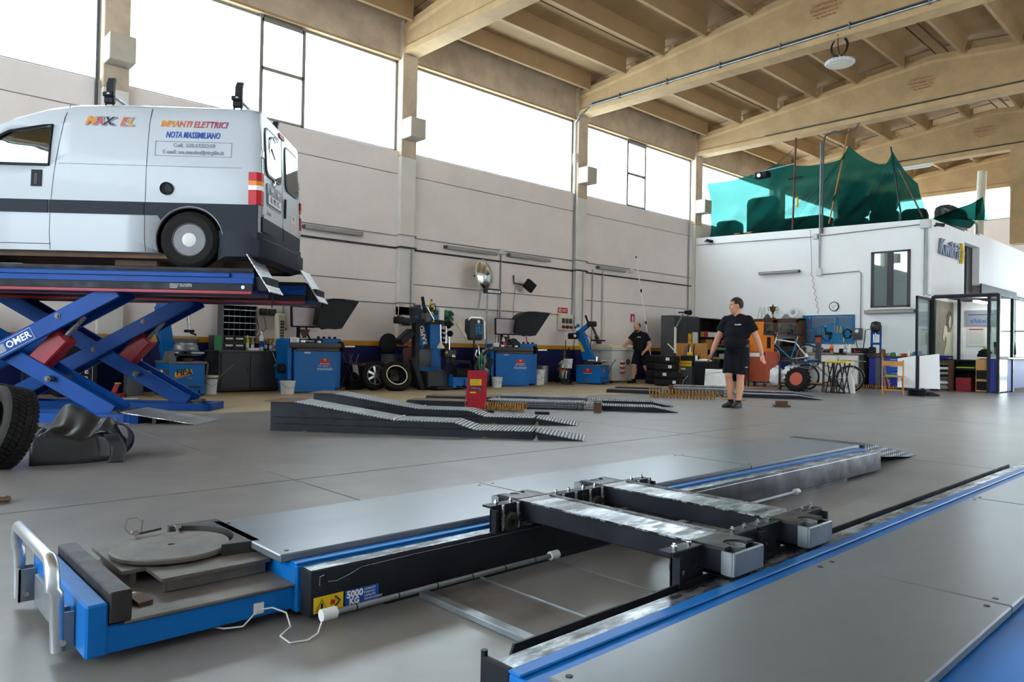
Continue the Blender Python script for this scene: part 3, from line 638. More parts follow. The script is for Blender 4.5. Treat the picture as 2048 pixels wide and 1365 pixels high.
bd_ = MB().lathe([(.0001, .008), (.03, .008), (.042, .0), (.042, -.004)], 20, FR((rx(1.06)+.018, -.38, 1.06), (0, 1, 0), (0, 0, 1))).build('badge', 'chrome', van)
text('Scudo', .07, FR((rx(.68)+.0135, -.58, .68), (0, 1, 0), (0, 0, 1)), 'zinc', van, shear=.2, th=.001)
q = rquad(MB(), rrect(.35, .62, .62, .85, .05), .0135, .002).build('inspection_sticker', 'paper', van)
text('M', .08, FR((rx(.8)+.0145, .48, .80), (0, 1, 0), (0, 0, 1)), 'label_red', q, th=.0005)
for i in range(4): rquad(MB(), [(.38, .64+i*.03), (.6, .64+i*.03), (.6, .646+i*.03), (.38, .646+i*.03)], .0145, .001).build('print_line', 'label_red', q)
MB().cbox(rx(.85)+.01, rx(.85)+.03, .05, .10, .74, .98, .006).build('door_handle', 'black_plastic', van)
rquad(MB(), rrect(-.11, .11, 1.70, 1.755, .02), .024, .02).build('brake_lamp', 'red', van)
for y in (-.80, .80):
    for z in (1.30, .66): MB().cbox(rx(z)-.005, rx(z)+.022, y-.035, y+.035, z-.04, z+.04, .006).build('hinge', 'van_white', van)
text('C', .62, FR((rx(1.4)+.023, -.42, 1.40), (0, 1, 0), (0, 0, 1)), 'print_grey', van, name='window_marking', th=.0005, bold=-.012)
MB().tube([(rx(1.42)+.025, -.48, 1.45), (rx(1.42)+.025, -.44, 1.42), (rx(1.4)+.025, -.34, 1.36)], .006, 5).build('window_marking', 'print_grey', van)
for sg in (-1, 1):
    for nm_, z0, z1, mt in (('tail_lamp', .72, .88, 'red'), ('reverse_lamp', .88, .935, 'white'), ('indicator_lamp', .935, .985, 'orange'), ('tail_lamp', .985, 1.08, 'red')):
        b = MB(); b.loft([[(rx(z)-.12, sg*(hw(z)+.003), z), (rx(z)-.03, sg*(hw(z)+.012), z), (rx(z)+.018, sg*(hw(z)-.02), z), (rx(z)+.022, sg*(hw(z)-.09), z), (rx(z)-.08, sg*(hw(z)-.09), z)] for z in (z0+.0015, z1-.0015)])
        b.build(nm_, mt, van)
# fuel cap, cab door, glass
MB().lathe([(.0001, .0), (.055, .0), (.068, .008), (.07, .012), (.07, -.02)], 28, FR(side(-.25, .87, .012), (1, 0, 0), (0, 0, 1))).build('fuel_cap', 'black_plastic', van)
patch(MB(), -1.70, -1.59, .86, 1.04, .012, .02).build('door_handle', 'black_plastic', van)
patch(MB(), -1.66, -1.63, .88, 1.0, .018, .01).build('handle_grip', 'grey_plastic', van)
fr = [(-2.42, 1.10), (-1.525, 1.10)]+[(-1.525-i*.0875, wz(-1.525-i*.0875)) for i in range(11)]
for sg in (-1, 1):
    MB().tube([side(x, z, .004, sg) for x, z in fr], .016, 6, closed=True).build('window_frame', 'black_plastic', van)
    patch(MB(), -2.40, -1.535, 1.11, 1.6, -.012, .004, nx=12, sg=sg, zf0=lambda x: 1.10, zf1=lambda x: wz(x)-.015).build('side_glass', 'van_glass', van)
MB().box(-1.56, -1.54, -.82, .82, 1.11, 1.50).build('bulkhead', 'cabinet_grey', van)
MB().loft([[(x, y, wz(x)-.03) for y in (-.80, .80)]+[(x, y, wz(x)-.022) for y in (.80, -.80)] for x in (-1.55, -1.9, -2.2)]).build('headliner', 'cabinet_dark', van)
for y in (-.42, .42):
    MB().cbox(-1.80, -1.68, y-.20, y+.20, 1.11, 1.36, .04).cbox(-1.78, -1.70, y-.11, y+.11, 1.36, 1.50, .03).build('seat_back', 'cabinet_dark', van)
MB().cbox(-2.36, -2.22, -.75, .75, 1.09, 1.14, .02).build('dashboard', 'black_plastic', van)
MB().tube([(-2.12+.17*math.cos(R_(a))*.55, -.42+.19*math.sin(R_(a)), 1.17+.17*math.cos(R_(a))*.8) for a in range(0, 360, 20)], .016, 8, closed=True).build('steering_wheel', 'black_plastic', van)
MB().loft([[(x, y*k, z) for y, z in ((-.7, 0), (.7, 0), (.7, .02), (-.7, .02))] for x, k, z in ((-2.93, 1, 1.09), (-2.58, .98, 1.33), (-2.22, .95, 1.555))]).build('windscreen', 'van_glass', van)
for sg in (-1, 1): MB().cbox(-3.70, -3.45, sg*.78-.10, sg*.78+.10, .62, .80, .03).build('headlamp', 'white', van)
MB().cbox(-3.80, -3.30, -.88, .88, .14, .46, .06, seg=2).build('front_bumper', 'van_trim', van)
for sg in (-1, 1): MB().cbox(-2.62, -2.5, sg*1.0-.09, sg*1.0+.09, 1.12, 1.36, .03).build('wing_mirror', 'black_plastic', van)
# underside
MB().box(-3.2, .62, -.72, .72, .12, .2).cyl((-2.6, .25, .1), (.4, .25, .12), .035).cbox(-1.0, -.5, -.5, .1, .04, .14, .02).cyl((0, -.7, .2), (0, .7, .2), .05).box(.2, .45, -.4, .3, .06, .13).build('underbody', 'rust_steel', van)
# roof bars
for x in (-1.0, .42):
    bb = MB().cbox(x-.02, x+.02, -.72, .78, 1.95, 1.975, .006).build('roof_bar', 'zinc', van)
    for y in (-.68, .74):
        MB().cbox(x-.055, x+.055, y-.03, y+.03, 1.855, 1.93, .012).cyl((x-.04, y, 1.84), (x-.04, y, 1.9), .01).cyl((x+.04, y, 1.84), (x+.04, y, 1.9), .01).build('foot', 'black_plastic', bb)
        MB().cbox(x-.07, x+.05, y-.035, y+.035, 1.93, 1.985, .012).loft([[(x-.03+k, y-.02, z), (x+.05+k*.6, y-.02, z), (x+.05+k*.6, y+.02, z), (x-.03+k, y+.02, z)] for k, z in ((0, 1.97), (0, 2.08), (.02, 2.14))]).build('end_stop', 'black_plastic', bb)
# wheels
def wheel(par, c, r, w, sg, rim=.19, hub='white_dull', rimmat='rim_grey', holes=14):
    """tyre, rim and cap; axis along y, outer face towards sg"""
    T = TR(*c) @ (RX(90) if sg < 0 else RX(-90))
    ty = MB().lathe([(rim, -w/2), (rim+.02, -w/2-.005), (r-.05, -w/2-.012), (r-.015, -w/2+.012), (r, -w/2+.03), (r, w/2-.03), (r-.015, w/2-.012), (r-.05, w/2+.012), (rim+.02, w/2+.005), (rim, w/2), (rim-.01, w/2-.02), (rim-.01, -w/2+.02)], 40, T, close=True).build('tyre', 'rubber', par)
    ri = MB().lathe([(rim, w/2-.005), (rim-.008, w/2+.004), (rim-.018, w/2), (rim-.03, w/2-.03), (rim-.07, w/2-.05), (rim-.085, w/2-.03), (.03, w/2-.025), (.0001, w/2-.025)], 40, T).build('rim', rimmat, par)
    if hub:
        MB().lathe([(.078, w/2-.032), (.078, w/2-.006), (.07, w/2-.002), (.04, w/2), (.0001, w/2+.002)], 32, T).build('hub_cap', hub, ri)
        MB().lathe([(.112, w/2-.034), (.110, w/2-.018), (.095, w/2-.010), (.08, w/2-.02)], 32, T, close=True).build('trim_ring', 'steel', ri)
    for i in range(holes):
        a = 2*math.pi*i/holes; p = T @ Vector((math.cos(a)*(rim-.055), math.sin(a)*(rim-.055), w/2-.048)); q = T @ Vector((math.cos(a)*(rim-.055), math.sin(a)*(rim-.055), w/2-.034))
        MB().cyl(p, q, .010, n=8).build('rim_hole', 'black', ri)
for x in (0, -2.82):
    wheel(van, (x, -.81, .315), .315, .19, -1)
    wheel(van, (x, .81, .315), .315, .19, 1)
for x in (0, -2.82):
    for sg in (-1, 1):
        a_ = [R_(-22+i*224/24) for i in range(25)]
        b = MB().loft([[(x+.361*math.cos(q), sg*y, .31+.361*math.sin(q)) for y in (.515, .885)]+[(x+.352*math.cos(q), sg*y, .31+.352*math.sin(q)) for y in (.885, .515)] for q in a_])
        b.add([(x+.355*math.cos(q), sg*.53, .31+.355*math.sin(q)) for q in a_], [tuple(range(25))]); b.build('arch_liner', 'black', van)
# lettering
def stext(s, size, x, z, mat, **k):
    o = text(s, size, Matrix.Identity(4), mat, van, **k)
    for v in o.data.vertices:
        u, w_, d_ = v.co; v.co = Vector(side(x+u, z+w_, .004+d_+.001))
    return o
L1 = 'IMPIANTI ELETTRICI'
M('lorange2', 'c9603a', .5, var=0); M('lred1', 'b84a4a', .5, var=0); M('lred2', 'a02b52', .5, var=0)
o = stext(L1, .105, 0, 1.60, 'label_orange', shear=.25, bold=.001, sx=.78)
for mt in ('lorange2', 'lred1', 'lred2'): o.data.materials.append(MATS[mt])
xs = [v.co.x for v in o.data.vertices]; x0_, x1_ = min(xs), max(xs)
for p_ in o.data.polygons: p_.material_index = min(3, int((p_.center.x-x0_)/(x1_-x0_)*4))
stext('NOTA MASSIMILIANO', .10, 0, 1.475, 'label_blue', shear=.2, bold=.0015, sx=.60)
b = MB()
for q in ((-.40, .43, 1.398, 1.404), (-.40, .43, 1.236, 1.242), (-.40, -.394, 1.236, 1.404), (.424, .43, 1.236, 1.404)): patch(b, *q, .005, .004)
b.build('lettering_border', 'print_grey', van)
stext('Cell. 328.6522268', .062, .02, 1.358, 'print_grey', bold=.001)
stext('E-mail: ma.maxim@virgilio.it', .062, .015, 1.282, 'print_grey', bold=.001, sx=.93)
for s, x, mt in (('M', -1.13, 'label_orange'), ('A', -1.03, 'lred1'), ('X.', -.92, 'label_black'), ('E', -.77, 'lorange2'), ('L', -.69, 'label_orange')):
    stext(s, .15, x+.012, 1.605, 'print_grey', shear=.3, bold=.004); o = stext(s, .13, x, 1.61, mt, shear=.3, bold=.003)
    for v in o.data.vertices: v.co.y -= .002
# ================================================================ drive-on ramps in the middle of the floor
RA = R_(-50.3)
def vprism(b, prof, y0, y1):
    """side profile (x,z) extruded along y"""
    return b.prism([(x, z) for x, z in prof], -y1, -y0, FR((0, 0, 0), (1, 0, 0), (0, 0, 1)))
def ramp(label, loc, dx=0):
    r = thing('drive_ramp', label, 'ramp', loc, RA, group='pair of stepped drive-on ramps')
    vprism(MB(), [(0, 0), (2.70, 0), (2.70, .075), (0, .075)], 0, .42).build('base_beam', 'black_paint', r)
    vprism(MB(), [(0, .079), (2.10, .079), (1.93, .14), (0, .14)], .003, .417).build('middle_beam', 'black_paint', r)
    vprism(MB(), [(0, .144), (1.31, .144), (.26, .295), (0, .295)], .003, .417).build('upper_beam', 'black_paint', r)
    b = MB()
    for i in range(16): b.box(.40+i*.055, .43+i*.055, -.004, .003, .262-i*.0078, .268-i*.0078)
    b.build('stitch_welds', 'black', r, stuff=True)
    MB().cbox(-.06, .26, -.02, .44, .297, .308, .003).build('top_plate', 'rust_steel', r)
    for a, z0, c, z1 in ((.26, .305, 1.30, .152), (1.30, .152, 1.91, .148), (1.91, .148, 2.12, .083), (2.12, .083, 2.70, .083)):
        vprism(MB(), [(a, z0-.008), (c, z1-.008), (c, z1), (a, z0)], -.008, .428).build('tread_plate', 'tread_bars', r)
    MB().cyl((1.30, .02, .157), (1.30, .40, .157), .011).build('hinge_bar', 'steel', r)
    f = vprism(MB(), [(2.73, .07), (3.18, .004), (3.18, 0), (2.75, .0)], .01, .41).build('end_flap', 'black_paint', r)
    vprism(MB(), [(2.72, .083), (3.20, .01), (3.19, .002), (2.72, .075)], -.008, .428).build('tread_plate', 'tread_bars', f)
    MB().box(.35, .40, -.02, .0, 0, .008).build('floor_clip', 'rust_steel', r); MB().box(2.2, 2.25, -.02, .0, 0, .008).build('floor_clip', 'rust_steel', r)
    return r
nr = Vector((.7694, .6388, 0))
ramp('stepped black drive-on ramp with ribbed top, the nearer of the pair', (3.284, 7.109, 0))
p = Vector((3.284, 7.109, 0))+nr*1.40-Vector((.6388, -.7694, 0))*.12
ramp('stepped black drive-on ramp with ribbed top, the farther of the pair', p)
# low short-rise lifts lying flat
def low_lift(label, loc, ang, xm, h, left, right, gap, w=.45):
    r = thing('floor_lift', label, 'car lift', loc, R_(ang), group='low lifts lying flat on the floor')
    for y in (0, gap):
        m_ = vprism(MB(), [(xm[0], .01), (xm[1], .01), (xm[1], h), (xm[0], h)], y, y+w).build('platform', 'black_paint', r)
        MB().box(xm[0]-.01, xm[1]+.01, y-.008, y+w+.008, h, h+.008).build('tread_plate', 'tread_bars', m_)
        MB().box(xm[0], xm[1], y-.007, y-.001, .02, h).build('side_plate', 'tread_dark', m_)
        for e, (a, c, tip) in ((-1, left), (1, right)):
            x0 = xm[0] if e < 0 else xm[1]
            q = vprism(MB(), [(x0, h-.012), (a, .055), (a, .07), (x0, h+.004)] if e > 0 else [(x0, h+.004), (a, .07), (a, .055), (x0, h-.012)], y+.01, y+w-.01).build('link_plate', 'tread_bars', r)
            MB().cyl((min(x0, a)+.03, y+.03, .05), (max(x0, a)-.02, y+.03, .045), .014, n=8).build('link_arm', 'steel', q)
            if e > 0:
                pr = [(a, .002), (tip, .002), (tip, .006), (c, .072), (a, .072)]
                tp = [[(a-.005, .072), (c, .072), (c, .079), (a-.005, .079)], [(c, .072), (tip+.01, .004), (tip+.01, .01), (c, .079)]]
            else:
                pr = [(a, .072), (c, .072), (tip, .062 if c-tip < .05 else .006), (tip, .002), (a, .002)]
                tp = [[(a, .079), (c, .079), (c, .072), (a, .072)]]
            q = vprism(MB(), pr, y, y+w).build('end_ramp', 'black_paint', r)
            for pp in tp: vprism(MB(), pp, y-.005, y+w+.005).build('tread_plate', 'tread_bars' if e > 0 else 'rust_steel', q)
    return r
low_lift('low floor lift with ribbed plates between the stepped ramps and the walking man', (7.206, 8.214, 0), -52, (0, 1.42), .105, (-.10, -1.25, -1.30), (1.68, 2.45, 2.80), 1.1)
low_lift('low floor lift with ribbed plates behind the walking man, beside the tyre stacks', (11.915, 9.772, 0), -60, (1.28, 2.35), .14, (1.02, 0, -.02), (2.72, 3.75, 4.20), 1.15)
# rubber pads and wooden blocks
def block(name, label, cat, loc, s, rz, mat): 
    o = MB().cbox(-s[0]/2, s[0]/2, -s[1]/2, s[1]/2, 0, s[2], .006).build(name, mat); o.location = loc; o.rotation_euler = (0, 0, rz); tag(o, label, cat); return o
block('rubber_pad', 'flat dark rubber pad alone on the floor near the coiled hose', 'pad', (7.07, 6.93, 0), (.20, .09, .035), R_(-45), 'rubber')
block('rubber_pad', 'flat dark rubber pad on the floor at the foot of the red power unit', 'pad', (6.55, 7.50, 0), (.22, .12, .03), R_(-45), 'rubber')
block('wooden_block', 'dark oily wooden block standing against the ramp of the nearer floor lift', 'block', (8.02, 6.75, 0), (.11, .11, .14), R_(-52), 'wood_dark')
block('wooden_block', 'dark wooden block standing behind the coiled hose near the tyre stacks', 'block', (12.55, 8.62, 0), (.10, .10, .2), R_(-60), 'wood_dark')
o = MB().cbox(-.13, .13, -.07, .07, .0, .035, .008).cbox(-.09, .09, -.05, .05, .035, .1, .008).build('jack_pad', 'wood_dark'); o.location = (11.55, 5.75, 0); o.rotation_euler = (0, 0, R_(-45)); tag(o, 'small dark brown stepped jack pad on the floor to the right of the walking man', 'pad')
# coiled air hoses
def coil(label, pts, r, turns, wire=.009, tail=()):
    pts = [Vector(q) for q in pts]; seg = [(pts[i+1]-pts[i]).length for i in range(len(pts)-1)]; tot = sum(seg); N = turns*12; out = []
    for i in range(N+1):
        d_ = tot*i/N; k = 0
        while k < len(seg)-1 and d_ > seg[k]: d_ -= seg[k]; k += 1
        ax = (pts[k+1]-pts[k]).normalized(); c = pts[k]+ax*d_; u = Vector((0, 0, 1)); v = ax.cross(u); a = 2*math.pi*turns*i/N
        out.append(c+(u*math.cos(a)+v*math.sin(a))*r)
    out += [Vector(q) for q in tail]
    o = MB().tube(out, wire, 5).build('coiled_hose', 'brass_hose'); o.location = (0, 0, 0); return tag(o, label, 'hose')
coil('brown coiled air hose on the floor beside the red power unit', [(6.83, 7.82, .062), (7.05, 7.45, .062), (7.12, 7.30, .075)], .055, 16)
coil('yellow-brown coiled air hose stretched on the floor in front of the tyre stacks', [(11.45, 8.35, .1), (11.6, 8.05, .09), (12.05, 7.28, .085)], .082, 20, .011, [(12.1, 7.2, .03), (12.2, 7.0, .015), (12.3, 6.8, .02)])
# red power unit
pu = thing('power_unit', 'red sloped control unit of the ramps with two yellow stickers', 'control unit', (6.99, 8.2, 0), R_(-38))
vx = FR((0, 0, 0), (0, 1, 0), (0, 0, 1))
MB().prism([(-.12, 0), (.12, 0), (.12, .47), (-.12, .56)], -.15, .13, vx @ TR(0, 0, 0)).build('housing', 'red_box', pu)
s_ = MB().box(-.115, .05, -.1225, -.1205, .34, .43).build('warning_sticker', 'yellow', pu)
for i in range(5): MB().box(-.105, .04-.02*(i % 2), -.1235, -.1225, .35+i*.016, .354+i*.016).build('print_line', 'label_black', s_)
s_ = MB().box(-.115, .05, -.1225, -.1205, .27, .32).build('capacity_plate', 'label_black', pu)
text('3000 Kg', .045, FR((-.033, -.1235, .295), (1, 0, 0), (0, 0, 1)), 'print_grey', s_, th=.0005)
MB().box(-.115, -.03, -.1225, -.1205, .225, .245).build('small_sticker', 'yellow', pu)
for y in (-.07, .04):
    MB().tube([(-.02, y, .50), (-.03, y, .62), (.02, y, .74), (.10, y, .83), (.16, y, .88)], .022, 8).build('handle', 'black_plastic', pu)
MB().tube([(.10, -.02, .80), (.16, -.02, .87), (.22, -.02, .90)], .018, 8).build('clamp_arm', 'rust_steel', pu)
MB().cbox(-.12, -.02, -.06, .06, .60, .76, .02, T=RY(20)).build('sensor_head', 'black_plastic', pu)
MB().tube([(.02, -.1, .80), (.01, -.11, .62), (.03, -.11, .55), (.05, -.1, .62), (.045, -.1, .80)], .008, 6).tube([(.04, -.1, .82), (.05, -.12, .60), (.06, -.1, .80)], .006, 6).build('green_cable', 'green', pu)
MB().tube([(-.02, -.05, .86), (-.04, -.05, .78), (.0, -.05, .74)], .012, 6).tube([(.02, .0, .78), (.0, .0, .92), (-.03, 0, .95)], .010, 6).build('clamp_jaw', 'chrome', pu)
MB().box(.20, .245, -.03, -.015, .50, .84, T=TR(0, 0, 0) @ RY(-10)).build('scale_bar', 'zinc', pu)
MB().tube([(-.15, -.1, .25), (-.19, -.12, .12), (-.17, -.15, .01)], .006, 6).tube([(-.155, -.1, .12), (-.155, -.1, .28)], .018, 6).build('pendant', 'red_lift', pu)
# tyre leaning at the left edge and rolled rubber sheet
def tyre_mesh(r, w, rim, n=44, blocks=0, name='tyre', mat='rubber'):
    b = MB().lathe([(rim, -w*.42), (rim+.012, -w*.46), (r*.80, -w*.52), (r-.022, -w*.47), (r-.006, -w*.40), (r-.008, -w*.1), (r-.008, w*.1), (r-.006, w*.40), (r-.022, w*.47), (r*.80, w*.52), (rim+.012, w*.46), (rim, w*.42), (rim+.005, w*.38), (r-.045, w*.40), (r-.04, 0), (r-.045, -w*.40), (rim+.005, -w*.38)], n, close=True)
    return b
def tread_blocks(b, r, w, n, h=.006):
    for i in range(n):
        a = 2*math.pi*i/n
        for k, (y0, y1, sh) in enumerate(((-.44, -.24, .02), (-.22, -.02, .04), (.02, .22, -.04), (.24, .44, -.02))):
            T = Matrix.Rotation(a+(.5 if k % 2 else 0)*2*math.pi/n, 4, 'Z') @ TR(r-h, 0, 0)
            d_ = 2*math.pi*r/n*.36
            b.add([(0, -d_+sh*.3, y0*w), (0, d_+sh*.3, y0*w), (0, d_-sh*.3, y1*w), (0, -d_-sh*.3, y1*w), (h, -d_+sh*.3, y0*w), (h, d_+sh*.3, y0*w), (h, d_-sh*.3, y1*w), (h, -d_-sh*.3, y1*w)], [(0, 3, 2, 1), (4, 5, 6, 7), (0, 1, 5, 4), (1, 2, 6, 5), (2, 3, 7, 6), (3, 0, 4, 7)], T)
    return b
ty = thing('tyre', 'worn winter tyre leaning upright at the left edge of the floor', 'tyre', (.86, 6.05, .0))
T = FR((0, 0, .295), (.70, -.72, .0), (.2, .2, .97))
T = Matrix.Translation((0, 0, .28)) @ Vector((-.93, -.26, .26)).to_track_quat('Z', 'Y').to_matrix().to_4x4()
b = tyre_mesh(.285, .2, .18); b.v = [tuple(T @ Vector(v)) for v in b.v]; b.build('carcass', 'rubber_sidewall', ty)
b = tread_blocks(MB(), .29, .2, 52); b.v = [tuple(T @ Vector(v)) for v in b.v]; b.build('tread_blocks', 'rubber', ty, stuff=True)
# folded black rubber sheet
rs = thing('rubber_sheet', 'black rubber sheet crumpled in folds on the floor beside the tyre', 'sheet', (1.36, 6.0, 0), R_(-8))
M('rubber_sheet', '29292c', .4, var=.2, scale=5)
def sheet(name, f, nu, nv, th=.006):
    b = MB()
    for j in range(nv+1):
        for i in range(nu+1): b.v.append(f(i/nu, j/nv))
    for j in range(nv):
        for i in range(nu): b.f.append([j*(nu+1)+i, j*(nu+1)+i+1, (j+1)*(nu+1)+i+1, (j+1)*(nu+1)+i])
    o = b.build(name, 'rubber_sheet', rs, ang=180); md = o.modifiers.new('thick', 'SOLIDIFY'); md.thickness = th; return o
def top(u, v):
    x = -.30+.60*u+.05*math.sin(v*5); y = -.02+.48*v+.04*math.sin(u*7)
    z = .20+.20*math.exp(-((u-.36)**2/.03+(v-.55)**2/.10))+.10*math.exp(-((u-.68)**2/.012+(v-.5)**2/.2))+.03*math.sin(u*11+v*4)+.015*math.sin(u*23-v*9)
    if u > .8: k = (u-.8)/.2; z = z*(1-k*k)+.10*k*k; x -= .07*k*k
    if v < .15: z -= .03*(1-v/.15)
    return (x, y, max(.01, z))
sheet('fold', top, 44, 20)
sheet('front_band', lambda u, v: (-.34+.56*u+(.05*math.sin(u*5)), -.05-.03*math.sin(u*4)-.03*(1-v)+.10*max(0, u-.8)*5*.4, .004+v*(.19+.02*math.sin(u*9))), 26, 5)
sheet('end_curl', lambda u, v: (.20+.13*math.sin(u*4.4)+.0*v, .02+.32*v+.02*math.sin(u*6), .145+.12*math.cos(u*4.4)), 24, 8)
sheet('hanging_flap', lambda u, v: (.13+.10*u+.03*math.sin(v*4), -.10+.06*v*(1-v)*4*.5-.05*(1-v), .005+.20*v), 6, 10)
sheet('back_lobe', lambda u, v: (-.34+.16*u, .05+.2*v, .10+.13*math.sin(u*3.1)+.02*math.sin(v*6)), 12, 8)
o = MB().tube([(.62, 4.74, .018), (.66, 4.70, .02), (.71, 4.73, .02), (.70, 4.79, .018), (.64, 4.82, .015), (.5, 4.85, .015)], .017, 8).build('hose_end', 'rust_steel'); tag(o, 'short bent brown hose end on the floor at the left edge', 'hose')
# ================================================================ people
def capsules(caps, vox, name, mat, parent, smooth=4, cut=None):
    """tapered capsules joined into one skin by a voxel remesh"""
    b = MB()
    for c in caps:
        p0, r0, p1, r1 = Vector(c[0]), c[1], Vector(c[2]), c[3]
        b.cyl(p0, p1, r0, r1, 14); b.sph(p0, r0, 14, 8); b.sph(p1, r1, 14, 8)
    return b
def merge(b, vox, name, mat, parent, smooth=4):
    me = bpy.data.meshes.new(name); me.from_pydata(b.v, [], b.f)
    o = bpy.data.objects.new(name, me); COL.objects.link(o)
    md = o.modifiers.new('r', 'REMESH'); md.mode = 'VOXEL'; md.voxel_size = vox; md.use_smooth_shade = True
    md = o.modifiers.new('s', 'SMOOTH'); md.iterations = smooth; md.factor = .5
    bpy.context.view_layer.update()
    nm = bpy.data.meshes.new_from_object(o.evaluated_get(bpy.context.evaluated_depsgraph_get()))
    o.modifiers.clear(); o.data = nm; nm.materials.clear(); nm.materials.append(MATS[mat]); nm.polygons.foreach_set('use_smooth', [True]*len(nm.polygons))
    o.parent = parent; return o
def person(label, loc, rz, J, sc=1., headyaw=0, headpitch=0, hair='crop', logo='KwikFit'):
    r = thing('person', label, 'person', loc, rz); r.scale = (sc, sc, sc)
    # x forward, y to the person's left, z up
    hp, ch, nk = Vector(J['hip']), Vector(J['chest']), Vector(J['neck'])
    up = Vector((0, 0, 1))
    hd = nk+Vector(J.get('headoff', (.02, 0, .155)))
    HT = TR(*hd) @ RZ(headyaw) @ RY(headpitch)
    b = MB()
    # torso
    b.sph(hp, (.13, .165, .13)); b.cyl(hp, ch, .13, .14); b.sph((hp+ch)/2+Vector((.02, 0, .02)), (.13, .155, .17)); b.sph(ch, (.125, .175, .17)); b.cyl(ch+Vector((0, 0, .1)), nk+Vector((0, 0, .02)), .085, .058); b.cyl(nk-Vector((0, 0, .03)), hd-Vector((.01, 0, .04)), .06, .058)
    # head
    b.sph((.0, 0, .025), (.100, .078, .105), 20, 14, T=HT); b.sph((.035, 0, -.045), (.062, .060, .075), 16, 10, T=HT); b.sph((.062, 0, -.092), (.028, .03, .026), T=HT)
    b.add(*(lambda q: (q.v, q.f))(MB().loft([[(.085, -.012, .02), (.085, .012, .02), (.10, 0, .022)], [(.085, -.017, -.03), (.085, .017, -.03), (.128, 0, -.028)], [(.08, -.013, -.04), (.08, .013, -.04), (.105, 0, -.042)]])), T=HT)
    b.sph((.083, 0, .028), (.022, .055, .012), T=HT); b.sph((.083, 0, -.064), (.018, .026, .009), T=HT)
    for s in (-1, 1):
        b.sph((-.005, s*.079, -.01), (.022, .012, .034), T=HT); b.sph((.07, s*.04, -.02), (.025, .022, .025), T=HT)
    arms = {}
    for s, k in ((-1, 'R'), (1, 'L')):
        sh, el, wr, hn = [Vector(v) for v in J['arm'+k]]
        b.sph(sh-Vector((0, 0, .02)), .055); b.cyl(sh, el, .058, .048); b.sph(el, .048); b.cyl(el, (el*.6+wr*.4), .049, .048); b.cyl((el*.6+wr*.4), wr, .048, .031); b.sph(wr, .029)
        d_ = (hn-wr).normalized(); side_ = Vector(J.get('palm'+k, (1, 0, 0))); side_ = (side_-d_*side_.dot(d_)).normalized(); nrm = d_.cross(side_)
        Tp = Matrix((d_, side_, nrm)).transposed().to_4x4(); Tp.translation = wr+d_*.05
        b.sph((0, 0, 0), (.055, .042, .017), T=Tp); b.sph((.02, 0, 0), (.035, .044, .015), T=Tp)
        curl = J.get('curl'+k, .5)
        for fi, (off, ln) in enumerate(((.030, .072), (.010, .080), (-.011, .074), (-.030, .058))):
            p_ = Vector((.045, off, 0)); an = 0; rr = .0095
            for sgm in (.45, .32, .23):
                an += curl*(.5 if sgm > .4 else .7); q_ = p_+Vector((math.cos(an), off*.6, -math.sin(an) if s > 0 else math.sin(an)))*ln*sgm
                b.cyl(Tp @ p_, Tp @ q_, rr, rr*.92, 10); b.sph(Tp @ q_, rr*.92, 10, 6); p_ = q_; rr *= .92
        tp = [Vector((-.015, .03, 0)), Vector((.02, .062, -.012*s)), Vector((.05, .070, -.02*s))]
        for a_, c_ in zip(tp, tp[1:]): b.cyl(Tp @ a_, Tp @ c_, .0125, .0105, 10); b.sph(Tp @ c_, .0105, 10, 6)
        hp_, kn, an_, toe = [Vector(v) for v in J['leg'+k]]
        b.sph(hp_, .095); b.cyl(hp_, kn, .09, .062); b.sph(kn, .062); cf = kn*.62+an_*.38+Vector((-.022, 0, 0)); b.cyl(kn, cf, .056, .062); b.sph(cf, .062); b.cyl(cf, an_, .06, .038); b.sph(an_, .04)
    bod = merge(b, .0075, 'body', 'skin', r, 3)
    # polo shirt
    b = MB()
    b.sph(ch, (.150, .20, .17)); b.sph((hp*.35+ch*.65)+Vector((.02, 0, 0)), (.165, .20, .18)); b.sph(hp*.7+ch*.3+Vector((.04, 0, 0)), (.175, .20, .15)); b.cyl(hp+Vector((.005, 0, .035)), ch, .155, .155); b.lathe([(.155, 0), (.168, .05), (.165, .12)], 20, TR(hp.x+.005, hp.y, hp.z+.01) @ Matrix.Diagonal((1, 1.15, 1, 1)))
    shR, shL = Vector(J['armR'][0]), Vector(J['armL'][0])
    for q_ in range(7):
        f_ = q_/6; c_ = shR*(1-f_)+shL*f_; b.sph(c_+Vector((0, 0, .012*math.sin(math.pi*f_)-.045)), (.105, .075, .095))
    for sh in (shR, shL): b.cyl(sh+Vector((0, 0, .0)), nk-Vector((0, 0, .025)), .062, .066); b.cyl(sh+Vector((0, 0, -.03)), ch*.6+hp*.4+Vector((0, sh.y*.55, 0)), .09, .11)
    for k in 'RL':
        sh, el, wr, hn = [Vector(v) for v in J['arm'+k]]
        m_ = sh*.36+el*.64; b.sph(sh-Vector((0, 0, .010)), .085); b.cyl(sh-Vector((0, 0, .010)), m_, .084, .088)
    merge(b, .012, 'polo_shirt', 'cloth_black', r, 3)
    MB().loft([[(nk.x-.01+rr*math.cos(a)*(1.1), nk.y+rr*math.sin(a), nk.z+dz-.035*max(0, math.cos(a))) for a in (2*math.pi*i/18 for i in range(18))] for rr, dz in ((.085, -.035), (.075, .005), (.082, .008), (.10, -.04))], caps=False).build('collar', 'cloth_black', r)
    # shorts
    b = MB(); b.sph(hp, (.15, .185, .14)); b.cyl(hp+Vector((0, 0, -.03)), hp+Vector((0, 0, .07)), .155, .155)
    for k in 'RL':
        hp_, kn, an_, toe = [Vector(v) for v in J['leg'+k]]
        e_ = hp_*.10+kn*.90; b.sph(hp_, .112); b.cyl(hp_, e_, .115, .105)
